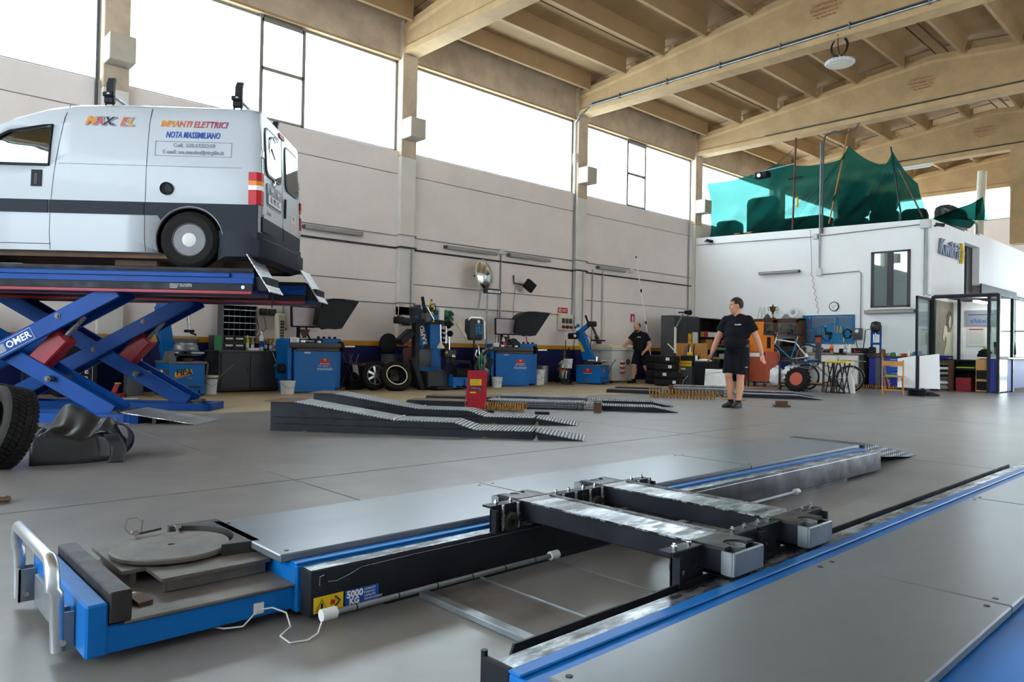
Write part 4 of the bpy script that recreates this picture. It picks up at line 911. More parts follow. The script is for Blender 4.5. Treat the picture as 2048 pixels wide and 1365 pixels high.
    merge(b, .012, 'shorts', 'cloth_black', r, 3)
    bz = hp.z+.055
    MB().lathe([(.160, -.02), (.166, -.018), (.166, .018), (.160, .02)], 28, TR(hp.x+.003, hp.y, bz) @ Matrix.Diagonal((1.0, 1.16, 1, 1)), close=True).build('belt', 'wood_dark', r)
    MB().cbox(hp.x+.155, hp.x+.178, -.025, .025, bz-.02, bz+.02, .004).build('belt_buckle', 'steel', r)
    for k in 'RL':
        hp_, kn, an_, toe = [Vector(v) for v in J['leg'+k]]
        dirv = Vector((toe.x-an_.x, toe.y-an_.y, 0)).normalized(); lat = Vector((-dirv.y, dirv.x, 0))
        z0 = toe.z; A = Vector((an_.x, an_.y, z0))
        rings = []
        for f, w, h0, h1 in ((-.085, .025, .012, .075), (-.075, .038, 0, .10), (-.03, .042, 0, .115), (.03, .042, 0, .105), (.09, .047, 0, .075), (.15, .044, 0, .058), (.185, .028, .004, .045), (.195, .01, .012, .03)):
            c = A+dirv*f
            rings.append([tuple(c+lat*(w*math.cos(a))+Vector((0, 0, h0+(h1-h0)*(.5+.5*math.sin(a)) if math.sin(a) > -.3 else h0))) for a in (2*math.pi*i/14 for i in range(14))])
        s_ = MB().loft(rings).build('shoe', 'shoe', r, ang=60)
        MB().loft([[tuple(A+dirv*(f)+lat*(w*sg)+Vector((0, 0, z))) for sg, z in ((-1, 0), (1, 0), (1, .016), (-1, .016))] for f, w in ((-.088, .03), (-.05, .045), (.03, .042), (.10, .05), (.16, .045), (.198, .02))]).build('sole', 'black', s_)
        MB().cyl(A+Vector((0, 0, .07)), A*.15+an_*.85+Vector((0, 0, .05)), .045, .043, 14).build('sock', 'cloth_black', r)
    # hair, eyes
    b = MB(); b.sph((-.012, 0, .035), (.104, .084, .108), 20, 14, T=HT)
    hv = [(HT.inverted() @ Vector(v)) for v in b.v]
    keep = (lambda p: (p.z > .075 and p.x < .082) or (p.x < .012 and p.z > -.045) or (p.x < .05 and p.z > .03)) if hair == 'crop' else (lambda p: p.z < .07 and p.x < .01 and p.z > -.06)
    b.f = [f for f in b.f if all(keep(hv[i]) for i in f)]
    h = b.build('hair', 'hair', r, ang=180); md = h.modifiers.new('t', 'SOLIDIFY'); md.thickness = -.006
    for s in (-1, 1):
        e_ = MB().sph((.0835, s*.031, .008), (.011, .014, .009), 10, 6, T=HT).build('eye', 'white', r)
        MB().sph((.0925, s*.031, .008), (.004, .006, .006), 8, 5, T=HT).build('iris', 'black', e_)
        MB().tube([HT @ Vector(v) for v in ((.092, s*.012, .028), (.098, s*.03, .034), (.086, s*.052, .028))], .0045, 5).build('eyebrow', 'hair', r)
    if hair == 'bald': MB().sph((.05, 0, -.07), (.052, .058, .05), 14, 9, T=HT).build('beard', 'hair', r)
    MB().tube([HT @ Vector(v) for v in ((.094, -.02, -.066), (.1, 0, -.064), (.094, .02, -.066))], .003, 5).build('mouth', 'rust_orange', r)
    text(logo, .032, TR(*ch) @ FR((.138, .085, .045), (-.28, 1, 0), (.12, 0, 1)), 'label_white', r, shear=.25, th=.004, bold=.0008)
    text('KwikFit', .018, FR(Vector(J['legL'][0])*.4+Vector(J['legL'][1])*.6+Vector((.03, .112, 0)), (-1, .2, 0), (0, 0, 1)), 'label_white', r, shear=.2, th=.004)
    return r
J1 = dict(hip=(0, 0, .93), chest=(0, 0, 1.27), neck=(.01, 0, 1.475), headoff=(.03, 0, .135),
          armR=[(0, -.185, 1.395), (.06, -.30, 1.10), (.14, -.36, .86), (.17, -.375, .77)], armL=[(0, .185, 1.395), (-.08, .30, 1.10), (-.15, .35, .86), (-.17, .36, .77)],
          legR=[(.0, -.085, .88), (.09, -.085, .50), (.03, -.075, .09), (.20, -.10, 0)], legL=[(0, .085, .88), (.02, .08, .49), (.045, .062, .08), (.22, .075, 0)], palmR=(1, .3, 0), palmL=(1, -.3, 0))
person('man in black polo shirt and shorts walking across the floor, head turned aside', (10.75, 6.13, 0), R_(182), J1, 1.02, headyaw=-42, headpitch=3)
J2 = dict(hip=(0, 0, .90), chest=(.06, 0, 1.23), neck=(.11, 0, 1.43), headoff=(.06, 0, .125),
          armR=[(.06, -.185, 1.35), (.20, -.30, 1.12), (.36, -.38, .97), (.43, -.40, .94)], armL=[(.06, .185, 1.34), (-.02, .31, 1.06), (.13, .25, .90), (.19, .22, .83)],
          legR=[(.02, -.09, .86), (.16, -.09, .48), (.22, -.08, .09), (.40, -.10, 0)], legL=[(-.02, .09, .86), (-.08, .10, .47), (-.30, .10, .12), (-.15, .10, .02)], palmR=(0, 1, .2), palmL=(1, 0, .4))
person('bald man in black polo shirt and shorts leaning on the white waste bin', (16.32, 12.22, 0), R_(178), J2, 1.0, headyaw=-10, headpitch=32, hair='bald')
# ================================================================ machines along the long wall
def TH(name, label, cat, x, y, rz=0, z=0, group=None):
    """start a thing; its parts are then given in its own frame (x right, y away from the room, z up)"""
    global t, O
    t = thing(name, label, cat, (x, y, z), R_(rz), group); O = Matrix.Identity(4); return t
FXZ = lambda x, y, z: FR((x, y, z), (1, 0, 0), (0, 0, 1))      # text facing -y
FYZ = lambda x, y, z: FR((x, y, z), (0, -1, 0), (0, 0, 1))     # text facing -x
def emblem(par, x, y, z, s=1., lines=('M&B',), T0=None):
    T = T0 or FXZ(x, y, z)
    e = MB().box(-.10*s, .10*s, -.035*s, .05*s, 0, .001, T=T).build('emblem', 'label_red', par)
    MB().prism([(-.03*s, .05*s), (.03*s, .05*s), (0, 0)], .001, .002, T=T).build('emblem_wing', 'yellow', e)
    MB().box(-.10*s, .10*s, -.048*s, -.04*s, 0, .001, T=T).build('emblem_line', 'label_white', e)
    for i, l in enumerate(lines): text(l, .06*s, T @ TR(0, -.085*s-i*.06*s, .001), 'label_white' if i else 'label_orange', e, th=.0005)
    return e
# ---- tyre changer at the left, under the lift
def chuck(x, y, z, r=.24):
    P('turntable', 'dark_steel', f=lambda b: b.lathe([(.0001, 0), (.10, 0), (.12, .05), (r, .06), (r, .08), (.05, .085), (.0001, .085)], 28, TR(x, y, z)))
    for i in range(4): P('jaw', 'zinc', f=lambda b: b.cbox(.10, r+.05, -.03, .03, .085, .12, .005, T=TR(x, y, z) @ RZ(45+90*i)))
TH('tyre_changer', 'blue tyre changer with a bare steel rim on its turntable, behind the scissor lift', 'tyre changer', 3.98, 12.3)
P('cabinet', 'blue_machine', f=lambda b: b.cbox(0, .55, 0, .75, .02, .54, .01))
P('side_panel', 'cabinet_grey', f=lambda b: b.box(-.006, 0, .05, .68, .04, .45))
P('side_sticker', 'yellow', f=lambda b: b.box(-.008, -.006, .15, .45, .24, .28))
P('side_sticker', 'paper', f=lambda b: b.box(-.008, -.006, .35, .45, .36, .43))
e = P('maker_badge', 'yellow', f=lambda b: b.prism([(.07, .29), (.07, .40), (.22, .45), (.33, .45), (.35, .38)], 0, .004, FXZ(0, -.001, 0)))
P('badge_stripe', 'rust_orange', e, f=lambda b: b.prism([(.07, .29), (.07, .33), (.33, .41), (.34, .385)], .004, .006, FXZ(0, -.001, 0)))
text('HPA', .13, FXZ(.215, -.008, .40), 'label_black', e, th=.001, bold=.004); text('Faip', .045, FXZ(.30, -.004, .31), 'yellow', e, th=.001)
P('foot_bar', 'dark_steel', f=lambda b: b.cbox(.08, .48, -.06, 0, .16, .18, .003))
for i, x in enumerate((.12, .25, .37, .46)):
    P('pedal', 'black_plastic', f=lambda b: b.cbox(x-.03, x+.03, -.12, .02, .03, .05, .006).cyl((x, -.02, .03), (x, -.02, .11 if i in (0, 3) else .06), .012, n=8))
P('top_tray', 'dirty_plate', f=lambda b: b.cbox(-.01, .58, -.02, .78, .54, .58, .008))
P('shield', 'dirty_plate', f=lambda b: b.prism([(-.02, .58), (.10, .58), (.06, .74), (0, .74)], -.3, -.05, FXZ(0, 0, 0)))
chuck(.33, .28, .62, .26)
P('pedestal', 'dark_steel', f=lambda b: b.cyl((.33, .28, .56), (.33, .28, .63), .14, n=20))
P('swing_pad', 'rubber', f=lambda b: b.cyl((.58, .1, .58), (.68, .05, .60), .06, n=12))
P('column', 'blue_machine', f=lambda b: b.loft([[(x0, y0, z), (x1, y0, z), (x1, y0+.2, z), (x0, y0+.2, z)] for x0, x1, y0, z in ((.20, .42, .78, .3), (.08, .27, .78, 1.05), (.03, .20, .78, 1.5))]))
P('gauge_box', 'black_plastic', f=lambda b: b.cbox(-.14, .03, .70, .85, 1.16, 1.34, .02).cyl((-.02, .69, 1.28), (-.02, .70, 1.28), .035, n=16))
P('arm', 'blue_machine', f=lambda b: b.cbox(.04, .16, .30, .95, 1.45, 1.55, .01))
P('shaft', 'steel', f=lambda b: b.cyl((.34, .35, 1.62), (.40, .35, 1.10), .022, n=12))
P('mount_head', 'black_plastic', f=lambda b: b.cbox(.33, .47, .29, .40, 1.06, 1.11, .01).cyl((.40, .3, 1.06), (.50, .3, 1.02), .014))
P('air_hose', 'black', f=lambda b: b.tube([(-.05, .75, 1.18), (-.14, .72, 1.0), (-.16, .7, .8), (-.10, .7, .62)], .008, 6).tube([(-.04, .75, 1.18), (.0, .74, 1.0), (.06, .74, .85)], .008, 6))
P('bead_lever', 'rust_steel', f=lambda b: b.tube([(.60, .02, .55), (.56, .0, .2)], .018, 8).tube([(.58, 0, .30), (.75, -.05, .30), (.88, -.05, .42), (1.0, -.05, .53)], .012, 8))
w_ = thing('bare_wheel', 'bare grey steel wheel rim lying on the turntable of the left tyre changer', 'rim', (4.31, 12.58, .745))
MB().lathe([(.205, .0), (.215, .01), (.19, .03), (.185, .09), (.17, .11), (.17, .14), (.19, .16), (.20, .20), (.212, .215), (.205, .222), (.16, .15), (.155, .10), (.175, .02)], 36, close=True).build('barrel', 'zinc', w_)
MB().lathe([(.05, .06), (.16, .09), (.16, .10), (.05, .07)], 30, close=True).build('disc', 'dark_steel', w_)
# ---- black control unit of the lift, standing by the wall
TH('lift_control_unit', 'black lift control column with white vertical lettering behind the scissor lift', 'control unit', 2.62, 12.9)
P('housing', 'black_paint', f=lambda b: b.cbox(-.1, .46, 0, .4, .02, .86, .02))
P('upper_housing', 'black_paint', f=lambda b: b.cbox(-.25, .05, .1, .4, .86, 1.05, .02))
b = MB()
for i in range(8): b.box(-.06, .14, -.004, 0, .40+i*.05, .42+i*.05)
b.build('vent_slots', 'joint_dark', t, stuff=True)
for i, c in enumerate('OMER'): text(c, .115, FXZ(.30, -.004, .66-i*.125), 'label_white', t, bold=.003)
P('letter_border', 'label_white', f=lambda b: b.box(.215, .22, -.003, 0, .19, .74).box(.38, .385, -.003, 0, .19, .74).box(.215, .385, -.003, 0, .19, .195))
TH('work_table', 'dark workshop table with bottles by the wall behind the scissor lift', 'table', 2.35, 13.2)
P('top', 'cabinet_dark', f=lambda b: b.cbox(-.2, .62, 0, .5, .98, 1.02, .006)); 
for x in (-.15, .57):
    for y in (.05, .45): P('leg', 'cabinet_dark', f=lambda b: b.box(x-.02, x+.02, y-.02, y+.02, 0, .98))
P('open_box', 'cardboard', f=lambda b: b.cbox(.25, .5, .05, .3, 1.02, 1.06, .004))
for k, (x, z, c1, c2) in enumerate(((2.42, 1.02, 'white', 'red'), (2.57, 1.02, 'paper', 'label_red'))):
    TH('oil_can', ('white oil can with red top on the dark table, left one', 'white oil carton with red top on the dark table, right one')[k], 'can', x, 13.35, 0, z)
    P('can', c1, f=lambda b: b.cbox(-.06, .06, -.04, .04, 0, .24, .006)); P('top', c2, f=lambda b: b.cbox(-.055, .055, -.035, .035, .24, .28, .006).cyl((0, 0, .28), (0, 0, .30), .02)); P('label', 'label_blue', f=lambda b: b.box(-.045, .0, -.042, -.04, .06, .13)); P('label', 'label_red', f=lambda b: b.box(-.045, .05, -.042, -.04, .15, .19))
TH('cardboard_box', 'open brown cardboard box on the floor behind the scissor lift at the far left', 'box', 1.42, 12.3, 10)
P('carton', 'cardboard', f=lambda b: b.box(-.25, .25, 0, .35, 0, .01).box(-.25, -.24, 0, .35, 0, .42).box(.24, .25, 0, .35, 0, .42).box(-.25, .25, 0, .01, 0, .42).box(-.25, .25, .34, .35, 0, .42))
P('flap', 'cardboard', f=lambda b: b.box(-.25, .25, -.16, 0, 0, .006, T=TR(0, 0, .42) @ RX(25)))
TH('trolley_jack', 'small red trolley jack with yellow saddle on the floor by the wall', 'jack', 3.20, 12.45, -30); t.scale = (.6, .6, .6)
P('frame', 'red', f=lambda b: b.cbox(-.17, -.14, -.05, .45, .05, .12, .006).cbox(.14, .17, -.05, .45, .05, .12, .006).box(-.16, .16, .1, .16, .06, .1))
P('lift_arm', 'red_lift', f=lambda b: b.cbox(-.06, .06, 0, .4, .0, .05, .006, T=TR(0, 0, .12) @ RX(35))); P('saddle', 'yellow', f=lambda b: b.cyl((0, .34, .36), (0, .34, .39), .08, n=14))
for x in (-.17, .17):
    for y in (-.03, .42): P('wheel', 'dark_steel', f=lambda b: b.cyl((x-.02, y, .045), (x+.02, y, .045), .045, n=14))
TH('tyre_spreader', 'dark red stand with slanted grey handle by the wall at the left edge', 'stand', 1.55, 13.3)
P('post', 'red_lift', f=lambda b: b.cyl((-.05, 0, 0), (-.02, 0, 1.15), .04).cyl((-.12, 0, .6), (-.05, 0, 1.2), .03)); P('handle', 'zinc', f=lambda b: b.cyl((-.25, 0, 1.25), (.12, 0, 1.52), .045)); P('yoke', 'black_paint', f=lambda b: b.tube([(-.18, 0, .75), (-.15, 0, 1.15), (.0, 0, 1.2), (.02, 0, .75)], .03))
P('base', 'black_paint', f=lambda b: b.cbox(-.25, .2, -.2, .2, 0, .04, .01))
def bucket(label, x, y, r=.13, h=.28, z=0, mat='white_dull', lid=False, handle=True, taper=.85):
    TH('bucket', label, 'bucket', x, y, 0, z)
    P('pail', mat, f=lambda b: b.lathe([(.0001, 0), (r*taper, 0), (r*.98, h), (r*1.05, h), (r*1.05, h-.025), (r*1.0, h-.03)] if lid else [(.0001, 0), (r*taper, 0), (r, h-.03), (r*1.05, h-.03), (r*1.05, h), (r*.97, h), (r*.82, .01), (.0001, .01)], 26))
    if lid: P('lid', mat, f=lambda b: b.lathe([(r*1.05, h), (r*1.02, h+.015), (.0001, h+.012)], 26))
    if handle: P('handle', 'zinc', f=lambda b: b.tube([(-r*1.04, 0, h-.03), (-r*.8, -r*.75, h*.62), (0, -r*1.12, h*.45), (r*.8, -r*.75, h*.62), (r*1.04, 0, h-.03)], .004, 5))
bucket('large white lidded tub with dark band beside the left tyre changer', 3.62, 12.95, .13, .32, .42, lid=True, handle=False, taper=.95)
P('dark_band', 'black', f=lambda b: b.lathe([(.132, .25), (.136, .25), (.136, .265), (.132, .265)], 24, close=True))
block('drum_stand', 'grey drum standing under the white tub beside the left tyre changer', 'drum', (3.62, 12.95, 0), (.24, .24, .42), 0, 'cabinet_grey')
bucket('white bucket with wire handle between the left tyre changer and the dark cabinet', 4.78, 12.75, .13, .33)
bucket('white bucket with wire handle in front of the left wheel balancer', 5.97, 12.25, .13, .24)
o = MB().lathe([(.0001, 0), (.14, 0), (.15, .012), (.0001, .014)], 24).build('plastic_cover', 'white_dull'); o.location = (3.3, 12.1, .006); tag(o, 'white round bucket lid lying flat on the floor', 'lid')
# ---- dark cabinet with bins, fan and bottles
TH('metal_cabinet', 'low dark grey sliding door cabinet against the wall between the blue machines', 'cabinet', 5.05, 13.05)
P('body', 'cabinet_dark', f=lambda b: b.cbox(0, 1.15, .02, .62, .03, .74, .006)); P('top', 'cabinet_grey', f=lambda b: b.cbox(-.02, 1.17, 0, .64, .74, .765, .004))
for x in (.04, .58): q = P('door', 'cabinet_dark', f=lambda b: b.cbox(x, x+.53, 0, .02, .07, .71, .004)); P('handle', 'black', q, f=lambda b: b.box(x+.48, x+.49, -.004, 0, .35, .45))
P('plinth', 'black', f=lambda b: b.box(.02, 1.13, .05, .6, 0, .03))
TH('parts_organiser', 'dark green small-parts bin with four labelled drawers on the dark cabinet', 'organiser', 5.0, 13.15, 0, .765)
P('case', 'cabinet_dark', f=lambda b: b.cbox(0, .55, 0, .3, 0, .27, .006)); P('end_panel', 'green', f=lambda b: b.box(-.01, .13, -.006, 0, .0, .27))
for x in (.17, .36):
    for z in (.02, .145): q = P('drawer', 'black_plastic', f=lambda b: b.cbox(x, x+.175, -.012, 0, z, z+.11, .004)); P('label', 'paper', q, f=lambda b: b.box(x+.02, x+.155, -.014, -.012, z+.055, z+.085))
def bottle(label, x, y, z, r, h, mat, cap, capmat='white', name='bottle', cat='bottle'):
    TH(name, label, cat, x, y, 0, z)
    P('bottle', mat, f=lambda b: b.lathe([(.0001, 0), (r, .0), (r, h*.62), (r*.9, h*.7), (r*.4, h*.84), (r*.38, h*.9), (.0001, h*.9)], 18)); P('cap', capmat, f=lambda b: b.lathe([(.0001, h*.9), (r*.45, h*.9), (r*.45, h), (.0001, h)], 14))
    P('label', cap, f=lambda b: b.lathe([(r*1.01, h*.2), (r*1.015, h*.2), (r*1.015, h*.5), (r*1.01, h*.5)], 18, close=True))
bottle('green spray can on the dark cabinet beside the bin drawers', 5.62, 13.2, .765, .032, .28, 'lime', 'white', 'white')
bottle('white spray can on the dark cabinet beside the green one', 5.72, 13.2, .765, .030, .22, 'print_grey', 'white')
M('clear_plastic', 'c9d2da', .15, var=0, spec=.6)
bottle('clear plastic water bottle standing on the dark cabinet', 5.87, 13.15, .765, .042, .36, 'clear_plastic', 'label_blue', 'white')
bottle('blue spray can on the dark cabinet next to the water bottle', 5.98, 13.2, .765, .028, .22, 'teal_wall', 'white')
bottle('grey aerosol can on the dark cabinet near the white fan', 6.10, 13.25, .765, .034, .2, 'zinc', 'white', 'white')
bottle('white aerosol can on the dark cabinet next to the white fan', 6.18, 13.28, .765, .030, .2, 'white_dull', 'print_grey', 'print_grey')
o = MB().cbox(-.09, .09, -.04, .04, 0, .05, .004).build('small_box', 'white'); o.location = (5.70, 13.1, .766); tag(o, 'small white and green carton on the dark cabinet in front of the cans', 'box')
TH('tower_fan', 'white tower fan standing on the dark cabinet', 'fan', 6.30, 13.3, 0, .765)
P('tower', 'cream', f=lambda b: b.cbox(-.085, .085, -.07, .07, .02, .72, .02)); P('grille', 'grey_plastic', f=lambda b: b.box(-.03, .05, -.073, -.069, .18, .58)); P('foot', 'cream', f=lambda b: b.cbox(-.11, .11, -.1, .1, 0, .02, .006))
for i in range(7): P('grille_slat', 'cream', f=lambda b: b.box(-.03, .05, -.076, -.073, .20+i*.055, .215+i*.055))
P('cord', 'white', f=lambda b: b.tube([(-.09, -.05, .05), (-.2, -.1, .02), (-.26, -.28, -.05), (-.2, -.30, -.22), (-.24, -.30, -.3)], .005, 5))
# ---- wall organiser and sockets
TH('wall_shelf', 'grey steel wall rack of small compartments above the dark cabinet', 'shelf', 5.31, 13.55)
P('back', 'cabinet_grey', f=lambda b: b.box(0, .62, .22, .24, 1.02, 1.62)); P('side_panel', 'cabinet_grey', f=lambda b: b.box(-.02, 0, 0, .24, 1.02, 1.62).box(.62, .64, 0, .24, 1.02, 1.62))
for z in (1.02, 1.15, 1.275, 1.40, 1.52, 1.61): P('shelf_board', 'zinc', f=lambda b: b.box(0, .62, -.005, .22, z, z+.015))
for i in range(1, 6): P('divider', 'cabinet_dark', f=lambda b: b.box(i*.104-.004, i*.104+.004, .02, .22, 1.02, 1.6))
def ebox(label, x, z, w, h, d=.1, mat='white_dull', sockets=0, cat='socket', name='socket_box'):
    TH(name, label, cat, x, WY-d, 0, z)
    P('case', mat, f=lambda b: b.cbox(0, w, 0, d-.004, 0, h, .008))
    for i in range(sockets): P('socket', 'grey_plastic', f=lambda b: b.cyl((w*(i % 2+.5)/2 if sockets > 1 else w/2, -.012, h*(.3+.4*(i//2))), (w*(i % 2+.5)/2 if sockets > 1 else w/2, 0, h*(.3+.4*(i//2))), min(w, h)*.2, n=14))
ebox('white double wall switch right of the compartment rack', 5.97, 1.42, .10, .20, .06, sockets=1)
ebox('grey wall socket box with blue plugs right of the white switch', 6.10, 1.46, .14, .13, .08, 'grey_plastic', 2)
ebox('grey wall socket box with red lid above the white fan', 6.28, 1.46, .14, .13, .08, 'grey_plastic', 1)
o = MB().tube([(6.02, WY-.07, 1.42), (6.05, WY-.1, 1.2), (5.95, WY-.12, .95), (5.8, WY-.2, .85)], .006, 5).tube([(6.15, WY-.1, 1.44), (6.2, WY-.12, 1.2), (6.0, WY-.1, 1.0), (5.95, WY-.15, .8)], .006, 5).build('cable', 'black'); tag(o, 'black cables hanging from the wall sockets above the dark cabinet', 'cable')
TH('hose_hook', 'black hose coupling hanging on the wall right of the white fan', 'coupling', 6.58, WY-.06, 0, 1.20)
P('coupling', 'black_plastic', f=lambda b: b.cyl((-.04, 0, .03), (.05, 0, -.01), .03).tube([(0, 0, 0), (-.02, -.01, -.15), (-.06, 0, -.3), (-.14, 0, -.42)], .006, 5)); P('pipe', 'zinc', f=lambda b: b.cyl((0, .02, .05), (0, .02, .5), .014))
# ---- wheel balancers
def balancer(label, x, y, rz, lines, mirror=False):
    TH('wheel_balancer', label, 'wheel balancer', x, y, rz)
    P('cabinet', 'blue_machine', f=lambda b: b.loft([[(x0, 0, z), (x1, 0, z), (x1, .55, z), (x0, .55, z)] for x0, x1, z in ((.10, .92, .02), (.10, .92, .03), (.08, .98, .80))]))
    P('left_panel', 'blue_machine', f=lambda b: b.cbox(-.02, .06, .05, .55, .25, 1.0, .01).prism([(.0, .25), (.06, .25), (.06, .0), (.03, .0)], -.5, -.05, FXZ(0, 0, 0)))
    P('weight_tray', 'grey_plastic', f=lambda b: b.cbox(0, 1.02, -.06, .5, .83, .93, .03, seg=2).cbox(.10, 1.0, -.03, .5, .77, .83, .015))
    P('tray_back', 'black_plastic', f=lambda b: b.cbox(.05, .78, .25, .52, .93, 1.0, .01))
    P('rear_cabinet', 'blue_machine', f=lambda b: b.cbox(.78, 1.30, .45, .95, .03, 1.02, .012))
    for i in range(4): P('cone_peg', 'black_plastic', f=lambda b: b.cyl((.85+i*.12, .55, 1.02), (.85+i*.12, .55, 1.06), .028, n=10))
    P('spindle_housing', 'black_plastic', f=lambda b: b.cyl((.98, .2, .87), (1.12, .2, .87), .05, n=14))
    P('flange', 'black_plastic', f=lambda b: b.cyl((1.12, .2, .87), (1.17, .2, .87), .10, n=20).cyl((1.17, .2, .87), (1.2, .2, .87), .06, n=16))
    P('spindle', 'chrome', f=lambda b: b.cyl((1.2, .2, .87), (1.45, .2, .87), .02, n=10))
    P('side_knob', 'black_plastic', f=lambda b: b.cyl((-.12, .2, .45), (-.02, .2, .45), .09, n=16))
    P('mast', 'black_plastic', f=lambda b: b.cyl((.36, .42, .95), (.36, .42, 1.32), .035, n=12).tube([(.62, .40, .95), (.55, .42, 1.1), (.52, .44, 1.28)], .018, 8))
    P('cone_bowl', 'rust_steel', f=lambda b: b.lathe([(.03, 1.02), (.10, 1.17), (.105, 1.18), (.09, 1.175), (.02, 1.05)], 18, TR(.43, .30, 0)))
    T = TR(.42, .36, 1.42) @ RZ(8) @ RX(-4)
    m_ = P('monitor', 'black_plastic', f=lambda b: b.cbox(-.27, .27, -.03, .03, -.2, .2, .012, T=T)); P('screen', 'screen', m_, f=lambda b: b.box(-.245, .245, -.034, -.029, -.175, .175, T=T))
    # raised wheel guard: curved shell
    pts = []
    for i in range(11):
        a = R_(188-i*13.5); pts.append((.95+.33*math.cos(a), 1.40+.34*math.sin(a)))
    out = [(.60, 1.22), (.62, 1.30)]+[(1.00+.36*math.cos(R_(175-i*11)), 1.40+.40*math.sin(R_(175-i*11))) for i in range(8)]+[(1.18, 1.80), (1.52, 1.78), (1.50, 1.75), (1.14, 1.22), (1.0, 1.20)]
    g = P('wheel_guard', 'black_plastic', f=lambda b: b.prism(out, -.10, -.06, FXZ(0, .1, 0)))
    P('guard_side', 'black_plastic', g, f=lambda b: b.prism(out[2:], -.62, -.58, FXZ(0, .1, 0)))
    P('guard_shell', 'black_plastic', g, f=lambda b: b.loft([[(px, .16, pz), (px*.998, .16, pz-.02), (px*.998, .70, pz-.02), (px, .70, pz)] for px, pz in out[1:11]]))
    P('guard_rim', 'white_dull', g, f=lambda b: b.tube([(1.18, .14, 1.80), (1.35, .13, 1.795), (1.52, .14, 1.78)], .012, 6))
    P('tool_box', 'white', f=lambda b: b.cbox(.02, .15, -.05, .06, .93, 1.02, .006)); 
    for k in range(4): P('box_print', 'label_blue', f=lambda b: b.box(.03+.04*(k % 2), .05+.04*(k % 2), -.052, -.05, .945+.035*(k//2), .96+.035*(k//2)))
    P('clamp_tools', 'steel', f=lambda b: b.cyl((.3, .1, .96), (.5, .05, .955), .02).cbox(.2, .3, .0, .1, .93, .98, .01).lathe([(.03, 0), (.05, .0), (.05, .04), (.03, .04)], 14, TR(.62, .1, .93), close=True), stuff=True)
    emblem(t, .70, -.001, .58, 1, lines)
    P('name_plate', 'zinc', f=lambda b: b.box(.28, .40, -.002, 0, .73, .76))
    return t
balancer('blue wheel balancer with raised black guard beside the dark cabinet', 6.09, 12.42, 0, ('MT 4000 C', 'TOUCHLESS'))
o = MB().box(0, .42, 0, .004, 0, .08).build('wall_notice', 'paper'); o.location = (6.95, WY-.007, 1.17); tag(o, 'narrow white notice strip on the wall behind the left wheel balancer', 'notice')
balancer('blue wheel balancer with raised black guard beside the red broom', 11.28, 12.72, -24, ('MT 3600 C', 'TOUCHLESS'))
bottle('clear spray bottle with red trigger on the right wheel balancer tray', 11.62, 12.72, .93, .04, .26, 'clear_plastic', 'red', 'red', 'spray_bottle')
for k, (x, y) in enumerate(((7.62, 13.25),)):
    TH('folding_stand', 'thin folding stand with a white rag beside the left wheel balancer', 'stand', 7.72, 13.05)
    P('leg', 'cabinet_grey', f=lambda b: b.cyl((-.05, 0, .72), (.30, 0, 0), .010, n=6).cyl((.18, 0, .72), (-.08, 0, 0), .010, n=6)); P('leg', 'cabinet_grey', f=lambda b: b.cyl((-.05, .25, .72), (.30, .25, 0), .010, n=6).cyl((.18, .25, .72), (-.08, .25, 0), .010, n=6)); P('shelf', 'cabinet_dark', f=lambda b: b.box(-.03, .2, 0, .25, .5, .53)); P('rag', 'white_dull', f=lambda b: b.add([(.02, -.03, .50), (.14, -.03, .50), (.17, -.05, .28), (.09, -.05, .34), (.04, -.04, .36)], [(0, 1, 2, 3, 4)]))
TH('oil_drum', 'dark oil drum with a red cloth on top beside the wire basket', 'drum', 8.32, 13.2)
P('drum', 'black_plastic', f=lambda b: b.lathe([(.0001, 0), (.2, 0), (.24, .5), (.25, .5), (.25, .46), (.0001, .46)], 24)); P('cloth', 'rust_orange', f=lambda b: b.lathe([(.0001, .53), (.16, .525), (.26, .505), (.265, .47), (.255, .46)], 20))
# ---- wire basket with its round lid
TH('wire_basket', 'tall round wire mesh basket against the wall with a dark mesh disc above', 'basket', 8.95, 13.42)
P('liner', 'cabinet_grey', f=lambda b: b.lathe([(.0001, .01), (.19, .01), (.215, .72), (.225, .72), (.225, .70)], 26))
b = MB()
for i in range(26): a = 2*math.pi*i/26; b.tube([(.195*math.cos(a), .195*math.sin(a), .01), (.222*math.cos(a), .222*math.sin(a), .73)], .004, 4)
for k in range(13): rr = .196+.026*k/12; b.tube([(rr*math.cos(2*math.pi*i/24), rr*math.sin(2*math.pi*i/24), .02+k*.058) for i in range(24)], .004, 4, closed=True)
b.build('mesh_wires', 'zinc', t, stuff=True)
TH('mesh_disc', 'dark round mesh disc standing on the wire basket against the wall', 'disc', 8.97, 13.60, 0, .74)
P('disc', 'cabinet_dark', f=lambda b: b.lathe([(.0001, -.006), (.215, -.006), (.215, .006), (.0001, .006)], 32, TR(0, 0, .215) @ RX(96))); P('rim', 'black_paint', f=lambda b: b.lathe([(.205, -.012), (.225, -.012), (.225, .012), (.205, .012)], 32, TR(0, 0, .215) @ RX(96), close=True))
TH('mesh_disc', 'dark round mesh disc leaning behind the right wheel balancer', 'disc', 12.75, 13.6, 0, .72)
P('disc', 'cabinet_dark', f=lambda b: b.lathe([(.0001, -.006), (.215, -.006), (.215, .006), (.0001, .006)], 32, TR(0, 0, .215) @ RX(96))); P('rim', 'black_paint', f=lambda b: b.lathe([(.205, -.012), (.225, -.012), (.225, .012), (.205, .012)], 32, TR(0, 0, .215) @ RX(96), close=True))
P('drum', 'cabinet_grey', f=lambda b: b.lathe([(.0001, -.72), (.18, -.72), (.19, 0), (.0001, .0)], 22))
